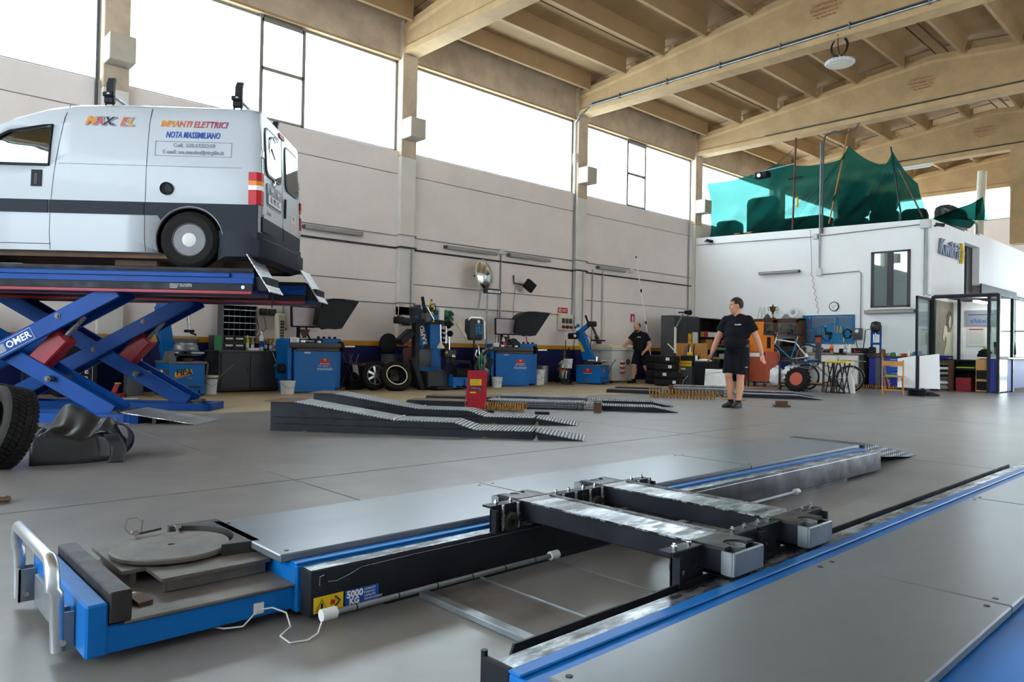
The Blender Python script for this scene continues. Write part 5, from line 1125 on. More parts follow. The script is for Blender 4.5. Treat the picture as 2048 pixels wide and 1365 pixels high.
# ---- tyres leaning on the floor by the wall
def tyre(label, loc, T, r=.32, w=.22, rim=.205, rimmat=None, whitewall=False, group=None, spokes=0):
    TH('tyre' if not rimmat else 'wheel', label, 'tyre' if not rimmat else 'wheel', loc[0], loc[1], 0, loc[2], group)
    b = tyre_mesh(r, w, rim, 40); b.v = [tuple(T @ Vector(v)) for v in b.v]; b.build('carcass', 'rubber', t)
    if whitewall: MB().lathe([(rim-.003, w*.455), (rim+.012, w*.475), (rim+.016, w*.47), (rim+.008, w*.44)], 40, T, close=True).build('bead_ring', 'cream', t)
    if rimmat:
        b = MB().lathe([(rim, w*.40), (rim-.01, w*.42), (rim-.02, w*.36), (rim-.03, -w*.4), (rim-.02, -w*.4), (rim-.005, 0)], 32, T, close=True).build('rim', rimmat, t)
        for i in range(spokes): MB().box(.03, rim-.015, -.022, .022, w*.22, w*.32, T=T @ RZ(i*360/spokes)).build('spoke', rimmat, b)
        MB().lathe([(.0001, w*.2), (.06, w*.2), (.06, w*.34), (.0001, w*.35)], 18, T).build('hub', rimmat, b)
tyre('tyre with cream bead ring leaning back against an alloy wheel', (8.28, 12.25, 0), TR(0, 0, .28) @ RZ(-18) @ RX(62), .315, .2, .2, whitewall=True)
P('inner_hub', 'dark_steel', f=lambda b: b.lathe([(.0001, -.05), (.07, -.05), (.09, -.02), (.03, .0), (.0001, .0)], 16, TR(0, 0, .28) @ RZ(-18) @ RX(62)))
tyre('alloy wheel with tyre standing behind the cream ringed tyre', (7.98, 12.55, 0), TR(0, 0, .30) @ RZ(-8) @ RX(82), .30, .2, .2, 'steel', spokes=7)
block('rubber_mat_roll', 'dark rubber block on the floor behind the leaning tyres', 'block', (7.72, 12.9, 0), (.3, .2, .2), 0, 'rubber')
# ---- large tyre changer with helper arms in the middle
TH('tyre_changer', 'large blue tyre changer with black helper arm and slanted grey column', 'tyre changer', 9.3, 12.0)
P('cabinet', 'cabinet_dark', f=lambda b: b.cbox(-.32, .45, .1, .9, .05, .40, .01)); P('front_box', 'blue_machine', f=lambda b: b.cbox(.22, .85, -.05, .6, .04, .33, .01))
P('foot_pedal', 'black_plastic', f=lambda b: b.cbox(.30, .38, -.14, 0, .06, .09, .006).cbox(.46, .54, -.14, 0, .06, .09, .006).cbox(.62, .70, -.14, 0, .06, .09, .006).cyl((.50, -.08, .08), (.50, -.08, .22), .008), stuff=True)
P('sticker', 'label_blue', f=lambda b: b.cyl((.12, .099, .28), (.12, .1, .28), .03, n=16))
P('tank', 'cabinet_grey', f=lambda b: b.cbox(-.40, .10, .55, .95, .45, .86, .03, seg=2)); emblem(t, -.02, .548, .39, 1.1, ())
P('base_blue', 'blue_machine', f=lambda b: b.cbox(-.25, .15, .5, .9, .33, .46, .01))
P('bead_breaker', 'black_paint', f=lambda b: b.tube([(.05, .0, .40), (.08, -.05, .56), (.20, -.08, .60), (.62, -.08, .58), (.70, -.05, .45)], .035, 8))
P('bead_roller', 'rubber', f=lambda b: b.cyl((.22, -.08, .36), (.62, -.08, .36), .09, n=18))
P('center_post', 'black_paint', f=lambda b: b.cyl((.40, .2, .33), (.40, .2, .66), .05, n=14)); P('post_cap', 'chrome', f=lambda b: b.sph((.40, .2, .70), (.055, .055, .045))); P('post_ring', 'brass_hose', f=lambda b: b.tube([(.40+.1*math.cos(2*math.pi*i/16), .2+.1*math.sin(2*math.pi*i/16), .56) for i in range(16)], .014, 6, closed=True))
T = FR((.06, .78, .80), (-.28, 0, 1), (0, 1, 0))
P('slanted_column', 'cabinet_dark', f=lambda b: b.cbox(0, 1.0, -.06, .14, -.12, .10, .02, T=T)); P('column_face', 'blue_machine', f=lambda b: b.box(0, .8, -.064, -.058, .02, .11, T=T)); P('column_stripe', 'yellow', f=lambda b: b.box(.38, .72, -.068, -.062, .06, .10, T=T))
text('RAPID', .15, T @ FR((.36, -.066, -.02), (1, 0, 0), (0, 0, 1)), 'label_white', t, bold=.003)
P('black_post', 'black_paint', f=lambda b: b.cbox(-.52, -.40, .3, .45, .05, 1.48, .01)); P('top_arm', 'black_paint', f=lambda b: b.cbox(-.86, .18, .28, .44, 1.38, 1.47, .01)); P('arm_end', 'black_plastic', f=lambda b: b.cbox(-.98, -.82, .26, .46, 1.36, 1.50, .02).cyl((-.94, .36, 1.5), (-.80, .36, 1.56), .012))
for x in (-.5, .14): P('warning_triangle', 'yellow', f=lambda b: b.prism([(x-.03, 1.40), (x+.03, 1.40), (x, 1.45)], -.28, -.276, FXZ(0, 0, 0) @ Matrix.Diagonal((1, 1, -1, 1))))
P('guide_block', 'cabinet_grey', f=lambda b: b.cbox(-.32, -.20, .22, .40, 1.42, 1.60, .01)); P('white_rail', 'white', f=lambda b: b.cbox(.10, .22, .30, .36, 1.46, 1.74, .008))
P('chrome_bar', 'chrome', f=lambda b: b.cyl((-.22, .34, 1.72), (.0, .34, 1.42), .028).cyl((.14, .33, 1.4), (.16, .33, .98), .016)); P('press_foot', 'cream', f=lambda b: b.lathe([(.0001, .0), (.02, .12), (.09, .0), (.07, -.02)], 14, TR(.16, .33, .88))); P('mount_tool', 'black_plastic', f=lambda b: b.cbox(.22, .36, .28, .42, .80, .98, .02)); P('tool_tip', 'yellow', f=lambda b: b.cbox(.26, .30, .26, .30, .76, .82, .006))
P('rear_post', 'black_paint', f=lambda b: b.cyl((-.18, .45, 1.6), (-.26, .45, 1.95), .035)); P('hose_loop', 'black', f=lambda b: b.tube([(-.1, .42, 1.6), (-.06, .42, 1.78), (.04, .42, 1.82), (.08, .42, 1.72), (.02, .42, 1.62)], .012, 6))
P('support_leg', 'black_paint', f=lambda b: b.cbox(-.30, -.18, -.02, .10, .05, .80, .01, T=TR(-.12, .2, 0) @ RY(-22))); P('floor_foot', 'black_paint', f=lambda b: b.cbox(-.30, .12, -.18, .05, .02, .09, .01))
P('side_head', 'black_plastic', f=lambda b: b.cbox(-.30, .08, .0, .2, -.08, .08, .02, T=TR(-.62, .3, 1.16) @ RY(-38)))
P('spiral_hose', 'red_lift', f=lambda b: b.tube([(-.66+.06*math.cos(i*.7), .35+.06*math.sin(i*.7), 1.05-i*.0065) for i in range(80)], .006, 5))
P('blue_tower', 'blue_machine', f=lambda b: b.cbox(.16, .48, .72, 1.05, .35, 1.60, .015)); P('tower_rods', 'chrome', f=lambda b: b.cyl((.60, .72, .75), (.60, .72, 1.42), .018)); P('tower_rods', 'chrome', f=lambda b: b.cyl((.70, .72, .75), (.70, .72, 1.42), .018))
P('rod_head', 'black_plastic', f=lambda b: b.sph((.66, .72, 1.40), (.08, .08, .09)).sph((.68, .68, 1.20), (.07, .07, .07))); P('press_block', 'cabinet_dark', f=lambda b: b.cbox(.48, .80, .58, .80, .68, .84, .02).cyl((.6, .68, .55), (.6, .68, .68), .05))
bottle('yellow and black spray can on top of the blue tower', 9.58, 12.85, 1.60, .045, .34, 'yellow', 'label_black', 'label_black')
# control head with gauge on its own bracket
TH('inflator_head', 'dark inflation control box with dial gauge above the red power unit', 'gauge', 10.28, 12.3)
P('bracket', 'black_paint', f=lambda b: b.cyl((.20, .1, .0), (.16, .1, 1.10), .02).cbox(-.02, .38, -.05, .25, 0, .03, .006)); P('box', 'cabinet_dark', f=lambda b: b.cbox(-.04, .36, 0, .22, 1.06, 1.54, .05, seg=2)); P('panel', 'teal_wall', f=lambda b: b.box(.12, .31, -.004, 0, 1.20, 1.42)); P('dial', 'white', f=lambda b: b.cyl((.20, -.01, 1.48), (.20, 0, 1.48), .04, n=18)); P('handle', 'chrome', f=lambda b: b.tube([(-.05, .05, 1.50), (.0, .03, 1.57), (.32, .03, 1.57), (.40, .03, 1.5), (.42, .03, 1.1)], .01, 6))
for i, (x, z) in enumerate(((.16, 1.38), (.26, 1.37), (.17, 1.30), (.26, 1.29), (.18, 1.23))): P('button', 'black_plastic', f=lambda b: b.cyl((x, -.012, z), (x, -.004, z), .016, n=10))
P('arm_plate', 'cream', f=lambda b: b.prism([(-.36, 1.42), (-.22, 1.42), (.0, 1.10), (-.02, 1.02)], -.12, -.10, FXZ(0, 0, 0)))
# cabinet with grey weight rack on the wall behind
TH('weight_rack', 'dark slotted rack with small weights on the wall behind the blue tower', 'rack', 10.0, 13.55)
P('back', 'cabinet_dark', f=lambda b: b.box(0, .62, .2, .22, .75, 1.30)); 
for i in range(5): P('shelf_board', 'cream', f=lambda b: b.box(0, .62, 0, .2, .78+i*.115, .795+i*.115)); P('contents', 'black_plastic', f=lambda b: [b.box(.02+k*.12, .10+k*.12, .02, .18, .796+i*.115, .85+i*.115+.01*(k % 3)) for k in range(5)], stuff=True)
TH('bin_rack', 'dark green rack of parts bins on the wall above the slotted rack', 'rack', 9.95, 13.5)
P('back', 'green', f=lambda b: b.box(0, .88, .2, .24, 1.40, 1.78))
for i in range(3):
    for k in range(6): P('parts_bin', 'cabinet_dark' if (i+k) % 3 else 'green', f=lambda b: b.prism([(.0, 0), (.13, 0), (.13, .09), (.05, .09), (0, .05)], -(k*.145+.135), -(k*.145+.005), FR((0, .1, 1.41+i*.12), (0, 1, 0), (0, 0, 1)) @ Matrix.Diagonal((1, 1, -1, 1))))
ebox('grey electrical box on the wall behind the large tyre changer', 9.28, 1.60, .40, .20, .12, 'cream', 0, 'fuse box', 'fuse_box')
ebox('grey wall box with two round sockets below the electrical box', 9.35, 1.36, .34, .2, .12, 'cabinet_grey', 2)
o = MB().box(0, .22, 0, .004, 0, .14).build('warning_sign', 'red'); o.location = (9.40, WY-.006, 1.18); tag(o, 'small red sign on the wall behind the large tyre changer', 'sign')
# grey bin behind the red unit
bucket('tall grey waste pail between the red power unit and the right wheel balancer', 10.88, 12.55, .15, .52, 0, 'cabinet_grey', handle=False, taper=.75)
bucket('white bucket at the left foot of the right wheel balancer', 11.02, 12.25, .12, .24)
bucket('grey-white bucket at the right foot of the right wheel balancer', 12.78, 12.75, .13, .27)
bucket('taller grey-white bucket beside the red broom', 12.98, 12.85, .14, .38)
bucket('white bucket standing on the ledge beside the right tyre changer', 13.72, 12.55, .115, .24, .42)
TH('small_stand', 'dark stand carrying the white bucket left of the right tyre changer', 'stand', 13.72, 12.55); P('top', 'black_paint', f=lambda b: b.box(-.12, .12, -.12, .12, .40, .415)); P('post', 'black_paint', f=lambda b: b.cyl((0, 0, .02), (0, 0, .40), .025)); P('foot', 'black_paint', f=lambda b: b.cbox(-.12, .12, -.12, .12, 0, .02, .004))
TH('dust_bin', 'ribbed grey metal dustbin against the wall beside the red broom', 'bin', 13.60, 13.35)
P('pail', 'zinc', f=lambda b: b.lathe([(.0001, 0), (.15, 0), (.17, .46), (.18, .46), (.18, .44), (.165, .44), (.145, .02), (.0001, .02)], 26))
TH('broom', 'broom with red handle leaning upright against the wall', 'broom', 13.38, 13.55)
P('handle', 'red', f=lambda b: b.cyl((0, -.1, .08), (-.02, .2, 1.28), .014)); P('head', 'rust_steel', f=lambda b: b.cbox(-.14, .14, -.14, -.06, 0, .09, .01))
TH('pump_canister', 'steel fluid canister with pump and hose left of the right tyre changer', 'canister', 14.15, 13.1)
P('tank', 'steel', f=lambda b: b.lathe([(.0001, .12), (.15, .12), (.16, .15), (.16, .48), (.15, .52), (.08, .58), (.05, .62), (.0001, .62)], 24)); P('band', 'rust_orange', f=lambda b: b.lathe([(.161, .34), (.164, .34), (.164, .42), (.161, .42)], 24, close=True)); P('pump', 'dark_steel', f=lambda b: b.cyl((0, 0, .6), (0, 0, .86), .06).cyl((.05, 0, .8), (.06, 0, 1.15), .012)); P('dolly', 'black_paint', f=lambda b: b.lathe([(.0001, .03), (.24, .03), (.24, .10), (.0001, .10)], 20).cyl((-.16, -.1, 0), (-.16, -.1, .04), .03).cyl((.16, -.1, 0), (.16, -.1, .04), .03)); P('hose', 'black', f=lambda b: b.tube([(.05, -.02, .8), (.02, -.16, .95), (-.05, -.18, .6), (-.15, -.2, .25), (-.35, -.25, .05)], .012, 6)); P('tripod_rod', 'dark_steel', f=lambda b: b.cyl((0, -.1, .75), (-.32, -.2, .12), .008, n=6))
# ---- tyre changer at the right
TH('tyre_changer', 'blue tyre changer with slanted column and red-yellow emblem near the waste bin', 'tyre changer', 14.25, 12.75, -72)
P('cabinet', 'blue_machine', f=lambda b: b.cbox(0, .68, 0, .62, .03, .48, .01)); emblem(t, .33, -.001, .34, 1.2, ()); emblem(t, 0, 0, 0, .8, ('FTC 960',), FR((.681, .25, .40), (0, 1, 0), (0, 0, 1)))
P('latch', 'rust_steel', f=lambda b: b.cbox(.28, .34, -.02, 0, .05, .12, .004)); P('top_plate', 'dirty_plate', f=lambda b: b.cbox(-.02, .70, -.02, .64, .48, .50, .004)); P('rail', 'dark_steel', f=lambda b: b.cyl((.70, 0, .18), (.70, .6, .18), .012))
P('pedal', 'black_plastic', f=lambda b: [b.cbox(.68, .80, .08+.16*i, .16+.16*i, .04, .07, .006) for i in range(3)], stuff=True)
chuck(.48, .30, .52, .24); P('center_chrome', 'chrome', f=lambda b: b.cyl((.45, .3, .60), (.45, .3, .72), .04, n=12)); P('wheel_support', 'cabinet_grey', f=lambda b: b.prism([(0, .5), (.3, .5), (.22, .62), (.1, .66), (0, .62)], -.58, -.52, FXZ(0, 0, 0)))
P('column', 'blue_machine', f=lambda b: b.loft([[(x0, .40, z), (x1, .40, z), (x1, .62, z), (x0, .62, z)] for x0, x1, z in ((.02, .30, .62), (-.16, .02, 1.30), (-.20, -.04, 1.40))])); P('column_stripe', 'yellow', f=lambda b: b.prism([(-.02, .85), (.07, .85), (-.07, 1.12), (-.13, 1.12)], -.40, -.39, FXZ(0, 0, 0) @ Matrix.Diagonal((1, 1, 1, 1))))
P('top_arm', 'blue_machine', f=lambda b: b.cbox(-.32, .22, .40, .55, -.05, .05, .01, T=TR(-.02, 0, 1.45) @ RY(-38))); P('gauge_box', 'black_plastic', f=lambda b: b.cbox(-.40, -.12, .30, .42, 1.18, 1.34, .02)); P('dial', 'white', f=lambda b: b.cyl((-.18, .29, 1.27), (-.18, .30, 1.27), .04, n=16)); P('head_block', 'black_plastic', f=lambda b: b.cbox(.12, .34, .36, .56, 1.52, 1.66, .02)); P('upper_rod', 'black_plastic', f=lambda b: b.cyl((.14, .45, 1.6), (.05, .45, 1.82), .03)); P('mount_arm', 'dark_steel', f=lambda b: b.cyl((.24, .42, 1.56), (.48, .40, 1.12), .032).cbox(.44, .54, .36, .44, 1.06, 1.12, .01)); P('hoses', 'black', f=lambda b: b.tube([(-.2, .35, 1.2), (-.22, .3, 1.0), (-.18, .3, .8)], .008, 5).tube([(.1, .4, 1.3), (.25, .4, 1.2), (.22, .4, .9)], .008, 5), stuff=True); P('couplings', 'teal_wall', f=lambda b: b.sph((-.12, .36, 1.54), .05).sph((-.2, .36, 1.5), .04), stuff=True)
P('lever', 'dark_steel', f=lambda b: b.tube([(.74, .45, .3), (.82, .5, .55), (.90, .55, .66)], .010, 6))
# ---- waste bin with red and white chevron
TH('waste_bin', 'big white wheeled waste container with red chevron plates', 'bin', 15.55, 12.62)
P('body', 'white_dull', f=lambda b: b.loft([[(.14, .10, .06), (1.10, .10, .06), (1.10, .95, .06), (.14, .95, .06)], [(.04, .02, .92), (1.22, .02, .92), (1.22, 1.0, .92), (.04, 1.0, .92)]])); P('rim', 'white_dull', f=lambda b: b.cbox(-.04, 1.28, -.05, 1.03, .90, .96, .012)); P('lid', 'cream', f=lambda b: b.loft([[(-.05, y, .965), (1.29, y, .965), (1.29, y, .97+h), (-.05, y, .97+h)] for y, h in ((-.06, .02), (.1, .07), (.5, .10), (1.0, .05))]))
for x0 in (.42, .98):
    q = P('chevron_plate', 'white', f=lambda b: b.box(x0, x0+.2, .035, .045, .24, .62)); 
    for k in range(3): P('chevron', 'label_red', q, f=lambda b: b.prism([(x0, .26+k*.13), (x0+.1, .20+k*.13+.04), (x0+.2, .26+k*.13), (x0+.2, .32+k*.13), (x0+.1, .30+k*.13), (x0, .32+k*.13)], -.034, -.03, FXZ(0, 0, 0) @ Matrix.Diagonal((1, 1, 1, 1))))
P('pivot', 'rust_steel', f=lambda b: b.cyl((.78, .03, .58), (.78, .05, .58), .09, n=6))
for x in (.2, 1.05): P('wheel', 'rubber', f=lambda b: b.cyl((x-.03, .18, .06), (x+.03, .18, .06), .06, n=14))
# ---- fire extinguisher, signs, panel
TH('fire_extinguisher', 'red fire extinguisher hanging on the wall behind the leaning man', 'extinguisher', 17.95, 13.66)
P('cylinder', 'red', f=lambda b: b.lathe([(.0001, .95), (.08, .95), (.085, .98), (.085, 1.38), (.05, 1.44), (.03, 1.47), (.0001, 1.47)], 18)); P('valve', 'black', f=lambda b: b.cyl((0, 0, 1.47), (0, 0, 1.55), .03).tube([(.03, 0, 1.5), (.13, -.02, 1.45), (.12, -.02, 1.1)], .012, 6)); P('label', 'yellow', f=lambda b: b.lathe([(.0855, 1.15), (.0865, 1.15), (.0865, 1.28), (.0855, 1.28)], 18, close=True))
TH('extinguisher_sign', 'small red extinguisher sign on the wall above the leaning man', 'sign', 17.98, WY-.008, 0, 1.9)
P('plate', 'red', f=lambda b: b.box(-.1, .1, 0, .005, -.13, .13)); P('pictogram', 'label_white', f=lambda b: b.box(-.035, .035, -.002, 0, -.08, .04).cyl((0, -.001, .065), (0, 0, .065), .02, n=10)); P('arrow', 'label_white', f=lambda b: b.box(-.08, .08, -.002, 0, -.12, -.10))
TH('power_distributor', 'grey industrial socket panel on the wall right of the balancer with a red sign above', 'fuse box', 14.60, WY-.14, 0, 1.42)
P('case', 'cream', f=lambda b: b.cbox(0, .50, 0, .13, 0, .46, .015)); 
for i in range(3):
    P('socket', 'grey_plastic', f=lambda b: b.cbox(.04+i*.15, .16+i*.15, -.02, 0, .20, .34, .01)); P('plug', 'red' if i != 1 else 'grey_plastic', f=lambda b: b.cyl((.10+i*.15, -.05, .09), (.10+i*.15, 0, .11), .045, n=12))
TH('warning_sign', 'red and white prohibition sign on the wall above the socket panel', 'sign', 14.62, WY-.008, 0, 1.91)
P('plate', 'red', f=lambda b: b.box(0, .40, 0, .005, 0, .15)); P('circle', 'label_white', f=lambda b: b.lathe([(.04, 0), (.055, 0), (.055, .003), (.04, .003)], 18, FXZ(.09, 0, .075), close=True)); P('bar', 'label_white', f=lambda b: b.box(.05, .13, -.003, 0, .07, .08)); P('print_line', 'label_white', f=lambda b: b.box(.17, .37, -.003, 0, .09, .105).box(.17, .34, -.003, 0, .05, .065), stuff=True)
TH('water_tap', 'black water tap manifold on the wall above the waste bin', 'tap', 16.25, WY-.06, 0, 1.18)
P('manifold', 'black_paint', f=lambda b: b.cyl((-.25, 0, 0), (.35, 0, 0), .022).cyl((.02, 0, 0), (.02, -.02, -.30), .03).cyl((.14, 0, 0), (.14, -.02, -.28), .025)); P('valve', 'dark_steel', f=lambda b: b.cyl((-.05, 0, .0), (-.05, 0, .12), .025).cbox(-.12, .02, -.01, .01, .10, .13, .004))
for x in (-.22, .24): P('pipe', 'zinc', f=lambda b: b.cyl((x, .02, 0), (x, .02, 2.05), .016, n=8))
TH('telescopic_pole', 'long white telescopic pole leaning against the wall beside the leaning man', 'pole', 17.85, 13.2)
P('pole', 'white', f=lambda b: b.cyl((.42, -.05, 0), (-.06, .35, 3.72), .017, n=10)); 
for k in (.18, .46, .72): P('grip', 'black', f=lambda b: b.cyl((.42-.48*k, -.05+.4*k, 3.72*k), (.42-.48*k-.012, -.05+.4*k+.01, 3.72*k+.10), .024, n=10))
P('tip', 'black', f=lambda b: b.cyl((-.06, .35, 3.72), (-.064, .353, 3.78), .02))
# ---- mirror, lamp stand, floodlight
TH('convex_mirror', 'round convex traffic mirror mounted on the wall', 'mirror', 11.60, 13.42, 0, 2.68)
T = RZ(18) @ RX(82)
P('mirror_glass', 'chrome', f=lambda b: b.lathe([(.36, -.0), (.30, .05), (.2, .09), (.1, .115), (.0001, .122)], 36, T)); P('hood', 'cream', f=lambda b: b.lathe([(.36, -.03), (.385, -.03), (.385, .02), (.36, .0)], 36, T, close=True)); P('back', 'cream', f=lambda b: b.lathe([(.36, -.02), (.2, -.08), (.0001, -.09)], 30, T)); P('bracket', 'zinc', f=lambda b: b.cyl((-.05, .1, 0), (-.05, .34, 0), .03).cyl((-.09, .02, -.3), (-.14, .05, -.85), .022))
TH('heat_lamp', 'short infrared lamp on a tall grey pole beside the convex mirror', 'lamp', 11.36, 13.05)
P('pole', 'zinc', f=lambda b: b.cyl((0, 0, .02), (.02, 0, 2.22), .02, n=10)); P('base', 'black_paint', f=lambda b: b.cbox(-.2, .2, -.2, .2, 0, .03, .006)); P('lamp_head', 'cabinet_dark', f=lambda b: b.cbox(-.08, .42, -.06, .06, 2.20, 2.32, .01)); P('reflector', 'steel', f=lambda b: b.box(-.02, .38, -.066, -.058, 2.22, 2.28)); P('cable', 'black', f=lambda b: b.tube([(.35, 0, 2.2), (.36, .02, 1.6), (.33, .05, .9), (.36, .1, .3)], .006, 5))
TH('floodlight', 'black floodlight on a bent bracket mounted on the wall', 'lamp', 12.98, 13.55, 0, 2.52)
P('bracket', 'black_paint', f=lambda b: b.tube([(-.10, .2, .28), (-.10, .18, .08), (.05, .10, .05), (.1, 0, .03)], .018, 6)); P('head', 'black_plastic', f=lambda b: b.cbox(-.14, .14, -.08, .08, -.13, .13, .015, T=TR(.24, -.05, .02) @ RY(30) @ RX(20))); P('cable', 'black', f=lambda b: b.tube([(-.02, .2, .05), (-.06, .23, -.5), (-.06, .23, -1.2)], .005, 5))
# ---- fluorescent fittings, cable trays and conduits on the long wall
def fitting(label, x, z, L_=1.4):
    TH('strip_light', label, 'light', x, WY-.13, 0, z)
    P('body', 'cabinet_grey', f=lambda b: b.cbox(0, L_, .02, .125, .02, .09, .01)); P('diffuser', 'fitting_grey', f=lambda b: b.cbox(.03, L_-.03, -.03, .03, .0, .075, .02, seg=2))
fitting('strip light on the wall left of the convex mirror, nearest to the van', 6.95, 3.26)
fitting('strip light on the wall above the convex mirror', 10.6, 3.24, 1.65)
fitting('strip light on the wall just right of the convex mirror', 12.65, 3.26, 1.55)
fitting('strip light on the wall above the leaning man', 16.2, 3.26, 1.3)
def pipe(label, pts, r=.014, mat='zinc', name='conduit', cat='conduit'):
    o = MB().tube(pts, r, 6).build(name, mat); return tag(o, label, cat)
ya = WY-.03; yc = WY-.145
def around(z, x0, x1):
    pts = [(x0, ya, z)]
    for c in CX:
        if x0 < c < x1: pts += [(c-.26, ya, z), (c-.23, yc, z+.02), (c+.23, yc, z+.02), (c+.26, ya, z)]
    return pts+[(x1, ya, z)]
pipe('dark cable tray running along the long wall below the strip lights', around(3.12, 5.0, 21.1), .022, 'dark_steel', 'cable_tray', 'tray')
pipe('thin light conduit running along the long wall above the strip lights', around(3.40, 5.0, 21.1), .012)
pipe('thin conduit along the long wall at the height of the machine heads', around(1.86, 7.0, 14.6), .012)
pipe('vertical conduit on the column beside the convex mirror bay', [(9.6, yc, 3.14), (9.6, yc, 1.4)], .014)
pipe('vertical grey pipe on the wall below the strip lights right of the mirror', [(12.45, ya, 3.3), (12.45, ya, .95)], .02)
pipe('vertical conduit on the left side of the second column up to the roof beam', [(15.2, ya, 1.6), (15.2, ya, 7.3), (15.23, WY-.2, 7.5), (15.22, WY-.5, 7.66)], .022)
pipe('vertical conduit on the face of the second column above the right tyre changer', [(15.5, yc, 3.14), (15.5, yc, 1.5)], .014)
pipe('vertical conduit in the corner beside the white office wall', [(20.95, ya, 7.3), (20.95, ya, .9)], .022)
pipe('vertical dark pipe at the left side of the first column', [(3.16, ya, 8.0), (3.16, ya, 4.4)], .026, 'cabinet_grey')
pipe('long conduit clamped along the second roof beam', [(CX[4]-.23, 13.4, 7.68), (CX[4]-.23, -.5, 7.68)], .022)
pipe('dark cable run along the second roof beam under the conduit', [(CX[4]-.215, 13.2, 7.735), (CX[4]-.215, -.5, 7.735)], .018, 'dark_steel')
pipe('dark cable run along the third roof beam', [(CX[5]-.215, 11.2, 7.70), (CX[5]-.215, -.5, 7.70)], .018, 'dark_steel')
pipe('dark cable run along the fourth roof beam', [(CX[6]-.215, 13, 7.70), (CX[6]-.215, -.5, 7.70)], .018, 'dark_steel')
ebox('small white junction box on the conduit of the second column', 15.12, 6.20, .16, .22, .1, cat='junction box', name='junction_box')
ebox('small white junction box between the two strip lights right of the mirror', 12.38, 3.30, .14, .14, .1, cat='junction box', name='junction_box')
ebox('small white junction box beside the strip light above the leaning man', 17.72, 3.28, .14, .14, .1, cat='junction box', name='junction_box')
for i in range(9):
    P_ = 12.2-i*1.5
    o = MB().box(CX[4]-.262, CX[4]-.2, P_, P_+.03, 7.64, 7.78).build('clamp', 'zinc'); o.parent = beams[4]; o.location = (-CX[4], 0, 0)
# hanging lamp under the second beam
TH('high_bay_lamp', 'flat round lamp hanging from the second roof beam below a cable coil', 'lamp', CX[4]-.1, 6.46, 0, 7.0)
P('lamp_disc', 'white_dull', f=lambda b: b.lathe([(.0001, .10), (.10, .10), (.14, .07), (.29, .06), (.30, .03), (.28, .0), (.0001, .0)], 32)); P('diffuser', 'cream', f=lambda b: b.box(-.16, .16, -.16, .16, -.006, .0)); P('stem', 'zinc', f=lambda b: b.cyl((0, 0, .1), (0, 0, .2), .02)); P('cooling_fins', 'zinc', f=lambda b: [b.box(-.30, .30, -.004, .004, .01, .05, T=RZ(i*15)) for i in range(12)], stuff=True)
P('cable_coil', 'black', f=lambda b: [b.tube([(.02*k, .17*math.sin(2*math.pi*i/20)+.02*k, .38+.20*math.cos(2*math.pi*i/20)) for i in range(20)], .012, 5, closed=True) for k in range(3)], stuff=True); P('cable', 'black', f=lambda b: b.tube([(0, 0, .2), (-.05, .02, .35), (-.1, .0, .6)], .010, 5))
# ================================================================ corner in front of the office
# tyre stacks
random.seed(7)
tb = MB().lathe([(.2, -.08), (.215, -.092), (.26, -.0985), (.295, -.090), (.313, -.068), (.32, -.045), (.32, .045), (.313, .068), (.295, .090), (.26, .0985), (.215, .092), (.2, .08), (.205, .07), (.28, .08), (.29, 0), (.28, -.08), (.205, -.07)], 40, close=True)
tmesh = tb.mesh('tyre', 'rubber')
places = ('topmost', 'second from the top', 'third from the top', 'lowest')
for k, (x, y, n) in enumerate(((15.85, 11.02, 4), (16.5, 11.78, 4))):
    for i in range(n):
        o = bpy.data.objects.new('tyre', tmesh); COL.objects.link(o); o.location = (x+random.uniform(-.012, .012), y+random.uniform(-.012, .012), .10+i*.197); o.rotation_euler = (0, 0, random.uniform(0, 6))
        tag(o, 'new black tyre, %s of the %s' % (places[n-1-i], ('front stack with white labels', 'rear stack behind the labelled stack')[k]), 'tyre', ('tyres in the front stack', 'tyres in the rear stack')[k])
        if k == 0:
            a = R_((248, 205, 228, 215)[i]); T = Matrix.Rotation(a-o.rotation_euler.z, 4, 'Z') @ TR(.3235, 0, .01)
            q = MB().box(0, .002, -.045, .045, -.035, .035, T=T).build('paper_label', 'white', o); MB().box(.002, .003, -.03, .03, -.012, .012, T=T).build('print', 'print_grey', q)
# wardrobe and open shelf
TH('metal_wardrobe', 'tall dark grey metal wardrobe with notices, standing against the long wall', 'wardrobe', 18.2, 12.4)
P('body', 'cabinet_grey', f=lambda b: b.cbox(0, 1.33, .02, .50, .05, 1.98, .008))
for x in (.02, .675): q = P('door', 'cabinet_dark', f=lambda b: b.cbox(x, x+.635, 0, .02, .08, 1.95, .004)); P('handle', 'black', q, f=lambda b: b.box(x+.05, x+.07, -.01, 0, .95, 1.1))
q = P('notice', 'yellow', f=lambda b: b.box(.70, .88, -.003, 0, 1.02, 1.45)); text('VLP', .08, FXZ(.79, -.004, 1.25), 'label_black', q, th=.0005)
q = P('notice', 'paper', f=lambda b: b.box(.93, 1.22, -.003, 0, .92, 1.50)); P('notice_grid', 'print_grey', q, f=lambda b: [b.box(.95+i*.08, .955+i*.08, -.004, -.003, .95, 1.47) for i in range(4)], stuff=True)
TH('storage_shelf', 'open black storage shelf filled with boxes beside the metal wardrobe', 'shelf', 19.56, 12.4)
P('side_panel', 'black_paint', f=lambda b: b.box(0, .02, 0, .45, .03, 1.95)); P('side_panel', 'black_paint', f=lambda b: b.box(1.45, 1.47, 0, .45, .03, 1.95)); P('back', 'black', f=lambda b: b.box(0, 1.47, .44, .45, .03, 1.95))
for z in (.1, .55, .95, 1.35, 1.94): P('shelf_board', 'black_paint', f=lambda b: b.box(0, 1.47, 0, .44, z, z+.025))
random.seed(3)
k = 0
